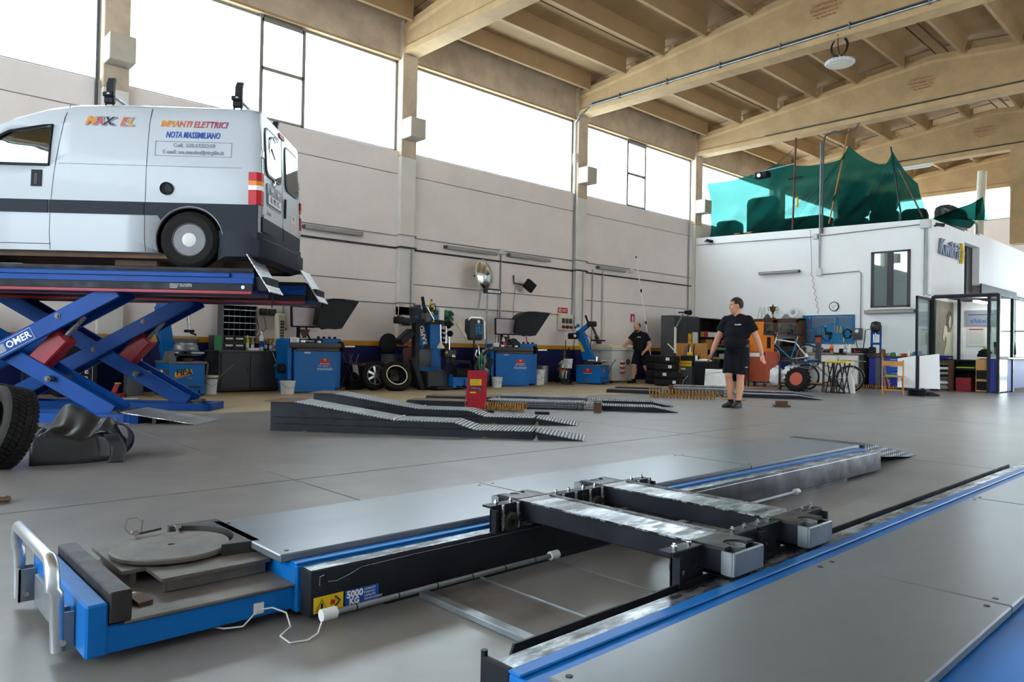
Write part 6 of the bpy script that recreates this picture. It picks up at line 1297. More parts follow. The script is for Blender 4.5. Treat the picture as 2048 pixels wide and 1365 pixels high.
for z, row in ((1.375, ((.10, .18, .15, 'cardboard'), (.3, .2, .18, 'red'), (.52, .28, .16, 'white_dull'), (.83, .28, .14, 'paper'), (1.14, .22, .17, 'cream'))), (.975, ((.05, .35, .16, 'paper'), (.42, .36, .33, 'cardboard'), (.82, .2, .12, 'white_dull'), (1.05, .3, .1, 'red'))), (.575, ((.1, .16, .2, 'red'), (.3, .14, .22, 'print_grey'), (.48, .16, .16, 'label_red'), (.7, .2, .25, 'cabinet_grey'), (.95, .3, .14, 'green')))):
    for j, (x, w, h, mt) in enumerate(row):
        cn = {'cardboard': 'brown', 'red': 'red', 'white_dull': 'dull white', 'paper': 'pale grey', 'cream': 'cream', 'print_grey': 'grey', 'label_red': 'dark red', 'cabinet_grey': 'dark grey', 'green': 'green'}[mt]
        sh = {1.375: 'upper', .975: 'middle', .575: 'lower'}[z]
        o = MB().cbox(0, w, 0, .26, 0, h, .004).build('parts_box', mt); o.location = (19.60+x, 12.46, z+.001); tag(o, '%s box on the %s board of the open storage shelf' % (cn, sh), 'box', 'boxes on the open storage shelf')
# wood panel, pedestal with tools, black bin, post
TH('wood_panel', 'light chipboard panel leaning behind the grinder pedestal', 'panel', 16.95, 11.55, -90)
P('board', 'wood', f=lambda b: b.cbox(0, 1.02, 0, .03, .30, 1.13, .004)); P('foot', 'black_paint', f=lambda b: b.box(.05, .1, 0, .05, 0, .30).box(.9, .95, 0, .05, 0, .30))
TH('tool_pedestal', 'grey tool pedestal with yellow drawers and screwdrivers in front of the chipboard panel', 'pedestal', 16.45, 11.02, -90)
P('cabinet', 'cabinet_grey', f=lambda b: b.cbox(0, .36, 0, .4, 0, .50, .006)); P('drawer', 'yellow', f=lambda b: b.cbox(.01, .35, -.01, .02, .51, .58, .006)); P('drawer', 'yellow', f=lambda b: b.cbox(.01, .35, -.01, .02, .59, .655, .006)); P('upper_box', 'black_paint', f=lambda b: b.cbox(0, .36, .0, .35, .50, .80, .01)); P('socket_hole', 'black', f=lambda b: b.cyl((.12, -.004, .20), (.12, .002, .20), .035, n=14)); P('white_label', 'white', f=lambda b: b.box(.02, .16, -.003, 0, .42, .47)); P('cord', 'cream', f=lambda b: b.tube([(.25, -.02, .26), (.14, -.04, .15), (.1, -.05, .02)], .008, 5)); P('side_post', 'rust_steel', f=lambda b: b.box(.37, .46, .05, .15, 0, .45))
for i, (x, mt) in enumerate(((.05, 'red'), (.11, 'label_blue'), (.17, 'black'), (.22, 'steel'), (.27, 'wood'), (.33, 'black'))): P('screwdriver', mt, f=lambda b: b.cyl((x, .10, .80), (x+.01, .12, 1.02+.04*(i % 3)), .014, n=8))
P('tool_cup', 'yellow', f=lambda b: b.cbox(.20, .34, .0, .06, .80, .88, .008)); P('spray', 'white', f=lambda b: b.cyl((.42, .1, .5), (.42, .1, .8), .035))
TH('waste_box', 'black plastic bin with a pale rag on top beside the tool pedestal', 'bin', 16.4, 10.58, -90)
P('bin', 'black_plastic', f=lambda b: b.cbox(0, .50, 0, .45, 0, .66, .02)); P('rag', 'cream', f=lambda b: b.sph((.2, .2, .67), (.2, .15, .05), 14, 8))
TH('lever_stand', 'thin post with wooden sleeve and angled lever ending in black knobs', 'stand', 16.3, 11.12, -90)
P('post', 'black_paint', f=lambda b: b.box(0, .035, 0, .035, 0, .95)); P('sleeve', 'cream', f=lambda b: b.box(-.004, .04, -.004, .04, .85, 1.55)); P('lever', 'zinc', f=lambda b: b.cyl((.02, .02, 1.52), (.26, .0, 1.88), .022)); P('lever', 'cream', f=lambda b: b.cyl((-.2, 0, 1.10), (.08, 0, .86), .016)); P('knob', 'black', f=lambda b: b.cyl((.12, 0, 1.93), (.30, 0, 1.93), .018).sph((.36, 0, 1.93), (.07, .055, .055)).sph((.47, 0, 1.92), (.06, .07, .07)))
TH('foam_insert', 'white moulded foam packaging insert standing on the floor', 'packaging', 16.3, 10.2, -90)
P('slab', 'white', f=lambda b: b.cbox(0, .60, 0, .10, 0, .47, .008, T=RX(-6))); P('ring', 'white', f=lambda b: b.lathe([(.09, 0), (.13, 0), (.13, .025), (.09, .025)], 26, RX(-6) @ FXZ(.36, 0, .20), close=True)); P('rib', 'white', f=lambda b: b.tube([(.05, -.005, .12), (.12, -.01, .34), (.34, -.02, .41), (.50, -.02, .40)], .02, 6).tube([(.05, -.005, .3), (.1, -.01, .42)], .015, 6))
# cluttered bench seen behind the walking man
TH('service_cart', 'black service cart with a red cable and green trays behind the walking man', 'cart', 17.4, 10.55, -90)
for z in (.42, .72, 1.08): P('tray', 'cabinet_dark', f=lambda b: b.cbox(-.05, .75, 0, .5, z, z+.04, .006))
for x in (-.03, .70):
    for y in (.02, .46): P('leg', 'cabinet_dark', f=lambda b: b.box(x, x+.03, y, y+.03, .0, 1.25))
P('cable_heap', 'red', f=lambda b: [b.tube([(.22+.14*math.cos(i*.6), .2+.1*math.sin(i*.6), 1.14+.03*k+.02*math.sin(i)) for i in range(12)], .016, 5) for k in range(3)], stuff=True); P('wood_edge', 'wood', f=lambda b: b.box(-.06, .76, -.02, .0, .72, .76)); P('green_tray', 'green', f=lambda b: b.cbox(.0, .5, .05, .4, .96, 1.02, .01)); P('boxes', 'print_grey', f=lambda b: b.box(.05, .2, .1, .3, .76, .86).box(.3, .5, .1, .3, .76, .83), stuff=True)
TH('tube_bundle', 'bundle of upright tubes and rods behind the head of the walking man', 'tubes', 20.5, 11.65, -90)
for i in range(7): P('tube', ('white_dull', 'black_plastic', 'zinc', 'black_plastic', 'print_grey', 'black', 'zinc')[i], f=lambda b: b.cyl((-.25+i*.06, 0, .8), (-.28+i*.07, .1, 2.0+.04*(i % 3)), .02, n=8))
P('holder', 'black_paint', f=lambda b: b.box(-.3, .2, -.05, .15, 0, .85))
# red cabinet with orange box
TH('tool_trolley', 'rust-red tool cabinet on castors behind the walking man', 'tool cabinet', 18.2, 10.28, -90)
P('body', 'rust_orange', f=lambda b: b.cbox(0, .78, 0, .75, .13, .95, .008)); P('white_strip', 'white', f=lambda b: b.box(.0, .60, -.02, 0, .80, .90)); P('strip_end', 'navy', f=lambda b: b.box(.60, .74, -.02, .0, .82, .91)); text('LISTA', .13, FR((.782, .4, .65), (0, 1, 0), (0, 0, 1)), 'print_grey', t)
for x in (.10, .70):
    for y in (.08, .66): q = P('castor', 'grey_plastic', f=lambda b: b.cyl((x-.02, y, .06), (x+.02, y, .06), .06, n=16)); P('fork', 'zinc', q, f=lambda b: b.box(x-.03, x+.03, y-.03, y+.03, .10, .135).box(x-.032, x-.024, y-.02, y+.02, .06, .12).box(x+.024, x+.032, y-.02, y+.02, .06, .12))
TH('orange_box', 'orange metal tool box with open upright lid on the rust-red cabinet', 'tool box', 18.2, 10.12, -90, .952)
P('box', 'orange', f=lambda b: b.cbox(0, .55, .05, .55, 0, .42, .006)); P('lid', 'orange', f=lambda b: b.cbox(-.02, .46, .05, .09, .43, .80, .006, T=RX(-4))); P('side_slot', 'black', f=lambda b: b.box(.55, .555, .15, .35, .08, .38))
# cart with bags and tractor wheel
TH('steel_cart', 'dark steel trolley table with castors in front of the bicycles', 'cart', 17.0, 8.55, -90)
P('top', 'dark_steel', f=lambda b: b.cbox(0, 1.12, 0, .6, .69, .72, .004)); P('lower_shelf', 'wood', f=lambda b: b.box(.03, 1.09, .03, .57, .17, .20))
for x in (0, 1.08):
    for y in (0, .56): P('leg', 'dark_steel', f=lambda b: b.box(x, x+.04, y, y+.04, .13, .69)); q = P('castor', 'rust_steel', f=lambda b: b.cyl((x, y+.02, .065), (x+.04, y+.02, .065), .065, n=16))
P('pole', 'cabinet_dark', f=lambda b: b.cbox(.86, .98, .1, .16, .72, 1.15, .004)); P('front_bar', 'dark_steel', f=lambda b: b.box(.04, 1.08, 0, .03, .16, .19))
def bag(label, x, y, s, z, rz=0, mat='white'):
    TH('plastic_bag', label, 'bag', x, y, rz, z); b = MB().sph((0, 0, 0), 1, 28, 18); out = []
    for v in b.v:
        v = Vector(v); n_ = noise.noise(v*2.3+Vector((x*7, y*5, z)))*.30+abs(noise.noise(v*5+Vector((y*3, x, 0))))*.28
        v = v*(1+n_-.15); out.append((v.x*s[0], v.y*s[1], max(0, (v.z+.85)*s[2])))
    b.v = out; b.build('bag', mat, t, ang=180); P('knot', mat, f=lambda b: b.lathe([(.02, 0), (.05, .05), (.0001, .06)], 7, TR(0, 0, s[2]*1.75)))
bag('round white plastic bag at the left end of the steel trolley', 17.2, 8.68, (.17, .20, .25), .10)
bag('crumpled white plastic bag lying on the trolley shelf beside the tractor wheel', 17.2, 8.25, (.2, .32, .2), .205)
bag('white plastic bag on top of the other bags on the trolley shelf', 17.35, 8.35, (.16, .2, .1), .45)
TH('tractor_wheel', 'small tractor wheel with orange rim leaning against the trolley', 'wheel', 16.82, 7.98, -90)
T = TR(0, 0, .285) @ RX(80)
b = MB().lathe([(.15, -.08), (.17, -.095), (.25, -.10), (.275, -.08), (.28, 0), (.275, .08), (.25, .10), (.17, .095), (.15, .08)], 36, T, close=True)
for i in range(18):
    for sg in (-1, 1): b.box(.265, .295, -.016, .016, 0, sg*.09, T=T @ RZ(i*20+(10 if sg > 0 else 0)) @ RX(sg*18))
b.build('tyre', 'rubber', t); q = P('rim', 'rust_orange', f=lambda b: b.lathe([(.16, .085), (.15, .09), (.135, .06), (.12, .03), (.04, .035), (.0001, .035), (.0001, .02), (.04, .02), (.13, .0), (.15, -.08)], 32, T)); P('hub_hole', 'black', q, f=lambda b: b.lathe([(.0001, .037), (.035, .037), (.035, .03), (.0001, .03)], 12, T)); 
for i in range(4): P('bolt_hole', 'black', q, f=lambda b: b.cyl(T @ Vector((.06*math.cos(i*1.57), .06*math.sin(i*1.57), .03)), T @ Vector((.06*math.cos(i*1.57), .06*math.sin(i*1.57), .039)), .009, n=8))
tyre('old dark tyre lying against the castors under the steel trolley', (17.35, 8.3, 0), TR(0, 0, .12) @ RX(20), .24, .14, .15)
bottle('white bottle with yellow cap on the steel trolley', 17.2, 7.95, .72, .04, .2, 'white', 'label_blue', 'yellow')
o = MB().sph((0, 0, .03), (.10, .2, .03), 12, 6).build('rag', 'teal_wall'); o.location = (17.15, 7.75, .72); tag(o, 'light blue rag lying on the steel trolley', 'rag')
# bicycles
def bicycle(label, loc, rz, fm, fm2, lean=0, city=False, r=.33):
    TH('bicycle', label, 'bicycle', loc[0], loc[1], rz, loc[2])
    global O
    O = RX(lean)
    for nm_, x in (('rear_wheel', -.52), ('front_wheel', .52)):
        w_ = P(nm_, 'rubber', f=lambda b: b.tube([(x+r*math.cos(2*math.pi*i/36), 0, r+r*math.sin(2*math.pi*i/36)) for i in range(36)], .019, 8, closed=True))
        P('rim', 'zinc', w_, f=lambda b: b.tube([(x+(r-.03)*math.cos(2*math.pi*i/36), 0, r+(r-.03)*math.sin(2*math.pi*i/36)) for i in range(36)], .012, 6, closed=True))
        P('spokes', 'steel', w_, f=lambda b: [b.cyl((x, .02*(-1)**i, r), (x+(r-.03)*math.cos(2*math.pi*i/24), 0, r+(r-.03)*math.sin(2*math.pi*i/24)), .0018, n=4) for i in range(24)], stuff=True)
        P('hub', 'steel', w_, f=lambda b: b.cyl((x, -.05, r), (x, .05, r), .025, n=12))
        if city: P('mudguard', 'zinc', f=lambda b: b.loft([[(x+(r+.035)*math.cos(a), y, r+(r+.035)*math.sin(a)-.006*abs(y)/.025) for y in (-.03, 0, .03)] for a in (R_(10+10*i) for i in range(17))], caps=False, closed=False))
    bb, st, hd, hb = (-.08, 0, .28), (-.24, 0, .78), (.33, 0, .80), (.36, 0, .68)
    P('seat_tube', fm2, f=lambda b: b.cyl(bb, st, .018)); P('top_tube', fm, f=lambda b: b.cyl((-.22, 0, .72) if not city else (-.16, 0, .52), hd if not city else (.34, 0, .74), .017)); P('down_tube', fm2, f=lambda b: b.cyl(bb, hb, .021)); P('head_tube', fm, f=lambda b: b.cyl((.315, 0, .86), hb, .024))
    P('stays', fm, f=lambda b: [b.cyl((-.52, s*.05, r), (-.22, s*.02, .70), .010) for s in (-1, 1)]+[b.cyl((-.52, s*.05, r), bb, .011) for s in (-1, 1)]); P('fork', fm, f=lambda b: [b.cyl((.365, s*.045, .66), (.52, s*.05, r), .014) for s in (-1, 1)])
    P('seat_post', 'steel', f=lambda b: b.cyl(st, (-.27, 0, .90), .013)); P('saddle', 'black', f=lambda b: b.loft([[(-.40, -.07, .90), (-.40, .07, .90), (-.40, .06, .94), (-.40, -.06, .94)], [(-.28, -.05, .90), (-.28, .05, .90), (-.28, .04, .94), (-.28, -.04, .94)], [(-.12, -.015, .905), (-.12, .015, .905), (-.12, .01, .935), (-.12, -.01, .935)]]))
    P('stem', 'steel', f=lambda b: b.cyl((.31, 0, .86), (.29, 0, .96), .013)); P('handlebar', 'steel', f=lambda b: b.tube([(.16 if city else .28, -.27, .98), (.27, -.22, 1.0), (.33, 0, .97), (.27, .22, 1.0), (.16 if city else .28, .27, .98)], .012, 8)); P('grip', 'black', f=lambda b: b.cyl((.12 if city else .28, -.29, .98), (.22 if city else .28, -.24, .985), .017)); P('grip', 'black', f=lambda b: b.cyl((.12 if city else .28, .29, .98), (.22 if city else .28, .24, .985), .017))
    P('crank', 'dark_steel', f=lambda b: b.cyl((-.08, -.05, .28), (-.08, -.04, .28), .09, n=20).cyl((-.08, -.06, .28), (.06, -.06, .20), .010).cyl((-.08, .06, .28), (-.22, .06, .36), .010)); P('pedal', 'black', f=lambda b: b.cbox(.02, .10, -.15, -.07, .19, .215, .004)); P('pedal', 'black', f=lambda b: b.cbox(-.26, -.18, .07, .15, .35, .375, .004)); P('chain', 'dark_steel', f=lambda b: b.tube([(-.08, -.045, .37), (-.52, -.045, r+.03), (-.55, -.045, r), (-.52, -.045, r-.03), (-.08, -.045, .19)], .005, 4))
    if city: P('luggage_rack', 'steel', f=lambda b: [b.cyl((-.85, y, .74), (-.28, y, .76), .007) for y in (-.06, -.02, .02, .06)]+[b.cyl((-.52, s*.07, r), (-.65, s*.06, .74), .006) for s in (-1, 1)]+[b.cyl((-.85, -.06, .74), (-.85, .06, .74), .007)])
    O = Matrix.Identity(4)
bicycle('white and blue bicycle hung up behind the steel trolley', (18.9, 9.25, .48), 96, 'white', 'teal_wall', 0)
TH('bike_stand', 'black work stand holding up the white and blue bicycle', 'stand', 18.95, 9.3)
P('post', 'black_paint', f=lambda b: b.cyl((0, 0, 0), (0, 0, .70), .025)); P('foot', 'black_paint', f=lambda b: b.cbox(-.3, .3, -.04, .04, 0, .03, .006).cbox(-.04, .04, -.3, .3, 0, .03, .006))
bicycle('grey city bicycle with luggage rack leaning against the grey workbench', (18.0, 7.78, 0), 96, 'zinc', 'zinc', 4, True, .31)
# folding stool with yellow top
TH('step_stool', 'folding trestle stool with yellow top and crossed black legs', 'stool', 16.8, 7.30, -90)
P('top', 'yellow', f=lambda b: b.cbox(-.02, .46, 0, .34, .70, .745, .008))
for y in (.04, .30):
    P('leg', 'black_paint', f=lambda b: b.cyl((.02, y, .70), (.14, y, 0), .014).cyl((.14, y, .70), (-.02, y, 0), .014)); P('leg', 'black_paint', f=lambda b: b.cyl((.30, y, .70), (.42, y, 0), .014).cyl((.42, y, .70), (.28, y, 0), .014))
P('foot_bar', 'black_paint', f=lambda b: b.cyl((-.02, .04, .015), (.42, .04, .015), .010).cyl((-.02, .3, .015), (.42, .3, .015), .010))
TH('paper_sack', 'white printed paper sack standing behind the yellow stool', 'bag', 17.25, 7.05, -90)
P('sack', 'white_dull', f=lambda b: b.loft([[(0, 0, 0), (.20, 0, 0), (.20, .12, 0), (0, .12, 0)], [(-.02, -.01, .25), (.18, .0, .25), (.18, .11, .25), (-.02, .12, .25)], [(-.05, .04, .46), (.12, .04, .46), (.12, .06, .46), (-.05, .06, .46)]])); P('print', 'print_grey', f=lambda b: b.box(.03, .10, -.004, -.001, .1, .2))
# folding chair
TH('folding_chair', 'wooden folding chair standing alone on the floor', 'chair', 17.3, 6.27, -78)
for x in (.02, .44):
    P('leg', 'wood', f=lambda b: b.add(*(lambda q: (q.v, q.f))(MB().cbox(-.013, .013, -.02, .02, 0, .80, .003)), T=TR(x, .10, 0) @ RX(6)))
    P('leg', 'wood', f=lambda b: b.add(*(lambda q: (q.v, q.f))(MB().cbox(-.013, .013, -.02, .02, 0, .46, .003)), T=TR(x+(.03 if x < .2 else -.03), .36, 0) @ RX(32)))
P('back_rail', 'wood', f=lambda b: b.cbox(.02, .44, .0, .025, .66, .77, .005)); P('seat', 'wood', f=lambda b: b.cbox(.03, .43, .02, .40, .41, .43, .005)); P('stretcher', 'wood', f=lambda b: b.cbox(.03, .43, .09, .115, .10, .13, .004)); P('cushion', 'lime', f=lambda b: b.sph((.20, .18, .44), (.15, .14, .015), 14, 6))
# white panels on a post with rims as foot
TH('display_panel', 'two white panels on a black post with wheel rims as its foot', 'panel', 17.82, 5.68, -90)
P('post', 'black_paint', f=lambda b: b.cbox(-.03, .03, -.03, .03, .1, .90, .006)); P('panel', 'white', f=lambda b: b.prism([(-.42, .17), (-.04, .17), (-.04, .90), (-.42, .83)], -.02, .0, FXZ(0, 0, 0))); P('panel', 'white', f=lambda b: b.prism([(.035, .17), (.45, .17), (.43, .95), (.035, .89)], -.02, .0, FXZ(0, 0, 0)))
for i in range(2): P('rim_foot', 'black_plastic', f=lambda b: b.lathe([(.05, .01+i*.07), (.19, .0+i*.07), (.20, .01+i*.07), (.17, .03+i*.07), (.20, .06+i*.07), (.19, .068+i*.07), (.05, .065+i*.07)], 26, close=True))
TH('shoe', 'single dark shoe on the floor right of the white panels', 'shoe', 18.0, 5.42, -80)
P('upper', 'black_plastic', f=lambda b: b.loft([[(x, -w, 0), (x, w, 0), (x, w*.8, h), (x, -w*.8, h)] for x, w, h in ((-.13, .03, .06), (-.10, .04, .09), (-.02, .045, .09), (.06, .045, .06), (.12, .035, .045), (.14, .015, .03))])); P('sole', 'black', f=lambda b: b.box(-.12, .12, -.04, .04, -.001, .012))
# ================================================================ office block
OX = 21.2; OY = 6.45
of = struct(MB().add([(OX, OY, 0), (OX, 13.66, 0), (OX, 13.66, 4.74), (OX, OY, 4.55), (OX+.2, OY, 0), (OX+.2, 13.66, 0), (OX+.2, 13.66, 4.74), (OX+.2, OY, 4.55)], [(0, 3, 2, 1), (4, 5, 6, 7), (3, 7, 6, 2), (1, 2, 6, 5), (0, 4, 7, 3), (0, 1, 5, 4)]).build('wall_office', 'office_paint'))
# opening in the side wall: sill part, lintel, panels either side of the dark window
def oxw(x0, x1, z0, z1): return MB().box(x0, x1, OY, OY+.2, z0, z1)
os_ = struct(oxw(OX+.2, 24.05, 0, 4.55).box(24.05, 25.55, OY, OY+.2, 4.25, 4.6).box(25.55, 33.2, OY, OY+.2, 3.1, 4.68).box(24.05, 25.55, OY+.5, OY+.52, 0, 4.25).build('wall_office_side', 'office_paint'))
MB().box(25.5, 25.55, OY+.19, OY+.52, 0, 4.25).build('reveal', 'cabinet_grey', os_); MB().box(24.05, 25.55, OY+.47, OY+.5, 2.7, 4.25).build('dark_window', 'black_plastic', os_); MB().box(25.0, 25.55, OY+.2, OY+.47, 0.0, 4.25).build('grey_panel', 'grey_plastic', os_)
MB().box(25.6, 29.8, OY-.06, OY, 2.85, 3.15).build('grey_band', 'grey_plastic', os_)
struct(MB().box(OX+.2, 33.2, OY+.2, 13.7, 4.30, 4.45).build('floor_mezzanine', 'concrete_slab'))
MB().box(OX-.005, OX+.001, 6.5, 7.42, .86, .96).build('stripe', 'dado_yellow', of); MB().box(OX-.005, OX+.001, 7.42, 13.66, .86, .96).build('stripe', 'dado_yellow', of)
wn = struct(MB().box(OX-.02, OX+.03, 6.96, 7.98, 2.22, 2.27).box(OX-.02, OX+.03, 6.96, 7.98, 3.73, 3.78).box(OX-.02, OX+.03, 6.96, 7.02, 2.22, 3.78).box(OX-.02, OX+.03, 7.92, 7.98, 2.22, 3.78).box(OX-.025, OX+.03, 7.42, 7.52, 2.25, 3.75).build('window_31', 'frame_dark'))
for y0, y1 in ((7.0, 7.43), (7.51, 7.94)):
    MB().box(OX-.008, OX-.002, y0, y1, 2.25, 3.75).build('pane', 'booth_glass', wn); MB().box(OX-.001, OX+.002, y0, y1, 2.25, 3.75).build('blind', 'print_grey', wn)
    MB().box(OX-.022, OX, y0, y0+.04, 2.25, 3.75).box(OX-.022, OX, y1-.04, y1, 2.25, 3.75).build('sash', 'frame_dark', wn)
MB().box(OX-.07, OX, 6.92, 8.02, 2.16, 2.21).build('sill', 'concrete_white', wn)
TH('strip_light', 'strip light on the white office wall above the trophy', 'light', OX-.12, 11.33, -90, 3.35)
P('body', 'cabinet_grey', f=lambda b: b.cbox(0, 1.32, .02, .11, .0, .08, .01)); P('diffuser', 'fitting_grey', f=lambda b: b.cbox(.03, 1.29, -.03, .03, -.01, .06, .02))
TH('strip_light', 'strip light fixed below the office window', 'light', OX-.12, 8.12, -90, 2.06)
P('body', 'cabinet_grey', f=lambda b: b.cbox(0, 1.32, .02, .11, .0, .09, .01)); P('diffuser', 'fitting_grey', f=lambda b: b.cbox(.03, 1.29, -.03, .03, -.01, .08, .02))
TH('wall_clock', 'round white wall clock with black rim on the office wall', 'clock', OX-.04, 8.99, -90, 2.29)
P('face', 'white', f=lambda b: b.cyl((0, .0, 0), (0, .03, 0), .12, n=32)); P('rim', 'black', f=lambda b: b.lathe([(.118, -.015), (.138, -.015), (.138, .03), (.118, .03)], 32, RX(90) @ TR(0, 0, -.03), close=True)); P('hand', 'black', f=lambda b: b.cyl((0, -.004, 0), (.06, -.004, .03), .004, n=4)); P('hand', 'black', f=lambda b: b.cyl((0, -.004, 0), (-.05, -.004, -.07), .004, n=4))
# glazed wooden cabinet on a blue bench
TH('blue_bench', 'blue metal bench under the glazed wooden cabinet', 'bench', 20.55, 11.3, -90)
P('body', 'navy', f=lambda b: b.cbox(0, 1.62, 0, .6, .05, .66, .008)); P('top', 'dark_steel', f=lambda b: b.cbox(-.02, 1.64, -.02, .6, .66, .70, .006))
TH('glazed_cabinet', 'dark wooden cabinet with two glass doors and clutter inside', 'cabinet', 20.62, 11.26, -90, .70)
P('back', 'white_dull', f=lambda b: b.box(0, 1.55, .30, .32, 0, 1.24)); P('frame', 'wood_dark', f=lambda b: b.box(0, .06, 0, .32, 0, 1.24).box(1.49, 1.55, 0, .32, 0, 1.24).box(0, 1.55, 0, .32, 1.18, 1.24).box(0, 1.55, 0, .32, 0, .06))
for x in (.06, .78):
    q = P('door', 'wood_dark', f=lambda b: b.box(x, x+.07, -.02, 0, .02, 1.2).box(x+.64, x+.71, -.02, 0, .02, 1.2).box(x, x+.71, -.02, 0, 1.12, 1.2).box(x, x+.71, -.02, 0, .02, .10)); P('pane', 'cup_glass', q, f=lambda b: b.box(x+.06, x+.65, -.012, -.008, .09, 1.13))
for z in (.42, .80): P('shelf_board', 'wood_dark', f=lambda b: b.box(.06, 1.49, .02, .30, z, z+.02))
for i, (x, z, w, h, mt) in enumerate(((.12, .82, .2, .22, 'teal_wall'), (.35, .82, .3, .28, 'black'), (.9, .82, .3, .24, 'black'), (1.2, .82, .22, .2, 'black_plastic'), (.45, .44, .16, .3, 'yellow'), (.3, .44, .14, .24, 'lime'), (.95, .44, .4, .2, 'cabinet_dark'), (.2, .06, .3, .25, 'rust_steel'), (.9, .06, .4, .22, 'cabinet_grey'), (1.3, .44, .15, .26, 'wood'))): P('stored_item', mt, f=lambda b: b.cbox(x, x+w, .06, .26, z, z+h, .02))
TH('trophy_cup', 'silver trophy cup with two handles on the glazed cabinet', 'trophy', 20.78, 10.66, -90, 1.94)
M('brass', '9c8a62', .22, .95, var=.05); P('cup', 'brass', f=lambda b: b.lathe([(.0001, .02), (.055, .02), (.06, .03), (.03, .08), (.022, .14), (.04, .16), (.02, .18), (.05, .22), (.085, .28), (.095, .36), (.10, .37), (.05, .385), (.012, .42), (.02, .44), (.0001, .46)], 22)); P('base', 'wood_dark', f=lambda b: b.cbox(-.07, .07, -.07, .07, 0, .03, .004))
for s in (-1, 1): P('handle', 'brass', f=lambda b: b.tube([(s*.08, 0, .25), (s*.15, 0, .28), (s*.16, 0, .35), (s*.12, 0, .37), (s*.095, 0, .34)], .009, 6))
TH('wheel_trim', 'round grey wheel trim leaning on top of the glazed cabinet', 'wheel trim', 20.75, 10.02, -90, 1.94)
P('trim', 'white_dull', f=lambda b: b.lathe([(.0001, .02), (.08, .02), (.10, .03), (.15, .03), (.17, .0), (.15, -.02), (.0001, -.02)], 28, TR(0, .05, .17) @ RX(70))); P('centre', 'print_grey', f=lambda b: b.lathe([(.0001, .025), (.07, .025), (.07, .035), (.0001, .04)], 24, TR(0, .05, .17) @ RX(70)))
TH('wire_stand', 'thin bent wire display stand on the left end of the glazed cabinet', 'stand', 20.8, 11.15, -90, 1.94)
P('wire', 'dark_steel', f=lambda b: b.tube([(-.02, 0, .01), (.05, 0, .36), (.08, 0, .36), (.14, 0, .02)], .005, 5).tube([(.06, .05, .01), (.16, .05, .36), (.19, .05, .36), (.2, .05, .02)], .005, 5).box(-.12, .2, -.02, .08, 0, .012))
TH('parts_heap', 'low grey wire basket and metal parts on top of the glazed cabinet', 'basket', 20.8, 10.42, -90, 1.94)
P('basket', 'zinc', f=lambda b: b.prism([(0, 0), (.34, 0), (.34, .13), (.12, .13)], -.16, .0, FXZ(0, 0, 0)))
TH('metal_part', 'dark pointed metal part on top of the glazed cabinet left of the trophy', 'part', 20.8, 11.0, -90, 1.94)
P('piece', 'dark_steel', f=lambda b: b.loft([[(0, 0, 0), (.22, 0, 0), (.22, .15, 0), (0, .15, 0)], [(.10, .05, .16), (.14, .05, .16), (.14, .09, .16), (.10, .09, .16)]]))
# tool board
TH('tool_board', 'blue perforated tool board on the office wall', 'tool board', OX-.03, 9.90, -90)
P('board', 'teal_wall', f=lambda b: b.box(0, 1.49, 0, .025, 1.22, 2.03)); P('frame', 'teal_wall', f=lambda b: b.box(-.01, 0, -.015, .025, 1.21, 2.04).box(1.49, 1.5, -.015, .025, 1.21, 2.04).box(-.01, 1.5, -.015, .025, 2.03, 2.045).box(-.01, 1.5, -.015, .025, 1.205, 1.22))
P('hook_rail', 'steel', f=lambda b: b.cyl((.3, -.03, 1.99), (1.45, -.03, 1.99), .006))
random.seed(11); n_ = 0
def tool(kind, x, z, L_, mat, extra=None):
    cname = {'spanner': 'spanner'}[kind] if kind in ('spanner',) else kind
    TH(kind, extra, cname.replace('_', ' '), OX-.05, 9.90-x, -90, z, {'spanner': 'spanners hanging on the blue tool board', 'pliers': 'pliers on the tool board'}.get(kind))
    if kind == 'spanner':
        P('shaft', mat, f=lambda b: b.box(-.006, .006, 0, .006, -L_, 0)); P('ring_end', mat, f=lambda b: b.lathe([(.008, -.004), (.016, -.004), (.016, .004), (.008, .004)], 10, RX(90), close=True)); P('open_end', mat, f=lambda b: b.prism([(-.014, -L_-.03), (-.005, -L_-.015), (.005, -L_-.015), (.014, -L_-.03), (.012, -L_), (-.012, -L_)], -.006, 0, FXZ(0, 0, 0)))
    elif kind == 'pliers':
        P('jaw', 'steel', f=lambda b: b.cbox(-.012, .012, -.008, .008, -.06, 0, .003)); P('grip', mat, f=lambda b: b.tube([(-.006, 0, -.06), (-.022, 0, -.12), (-.014, 0, -L_)], .009, 6)); P('grip', mat, f=lambda b: b.tube([(.006, 0, -.06), (.022, 0, -.12), (.014, 0, -L_)], .009, 6))
    else:
        P('shaft', 'steel', f=lambda b: b.cyl((0, 0, 0), (0, 0, -L_*.6), .006)); P('grip', mat, f=lambda b: b.cyl((0, 0, -L_*.6), (0, 0, -L_), .014))
    return t
ORD = ('first', 'second', 'third', 'fourth', 'fifth', 'sixth', 'seventh', 'eighth', 'ninth', 'tenth', 'eleventh', 'twelfth', 'thirteenth', 'fourteenth', 'fifteenth', 'sixteenth', 'seventeenth', 'eighteenth', 'nineteenth', 'twentieth', 'last')
for i in range(21): tool('spanner', .30+i*.032, 1.97, .26-.007*i, 'zinc', '%s steel spanner from the left in the upper left row of the tool board' % ORD[i])
for i in range(9): tool('spanner', 1.08+i*.042, 1.97, .18+.02*i, 'zinc', '%s steel spanner from the left in the upper right row of the tool board' % ORD[i])
for i in range(8): tool('spanner', .08+i*.035, 1.60, .28, 'zinc', '%s steel spanner from the left in the lower left row of the tool board' % ORD[i])
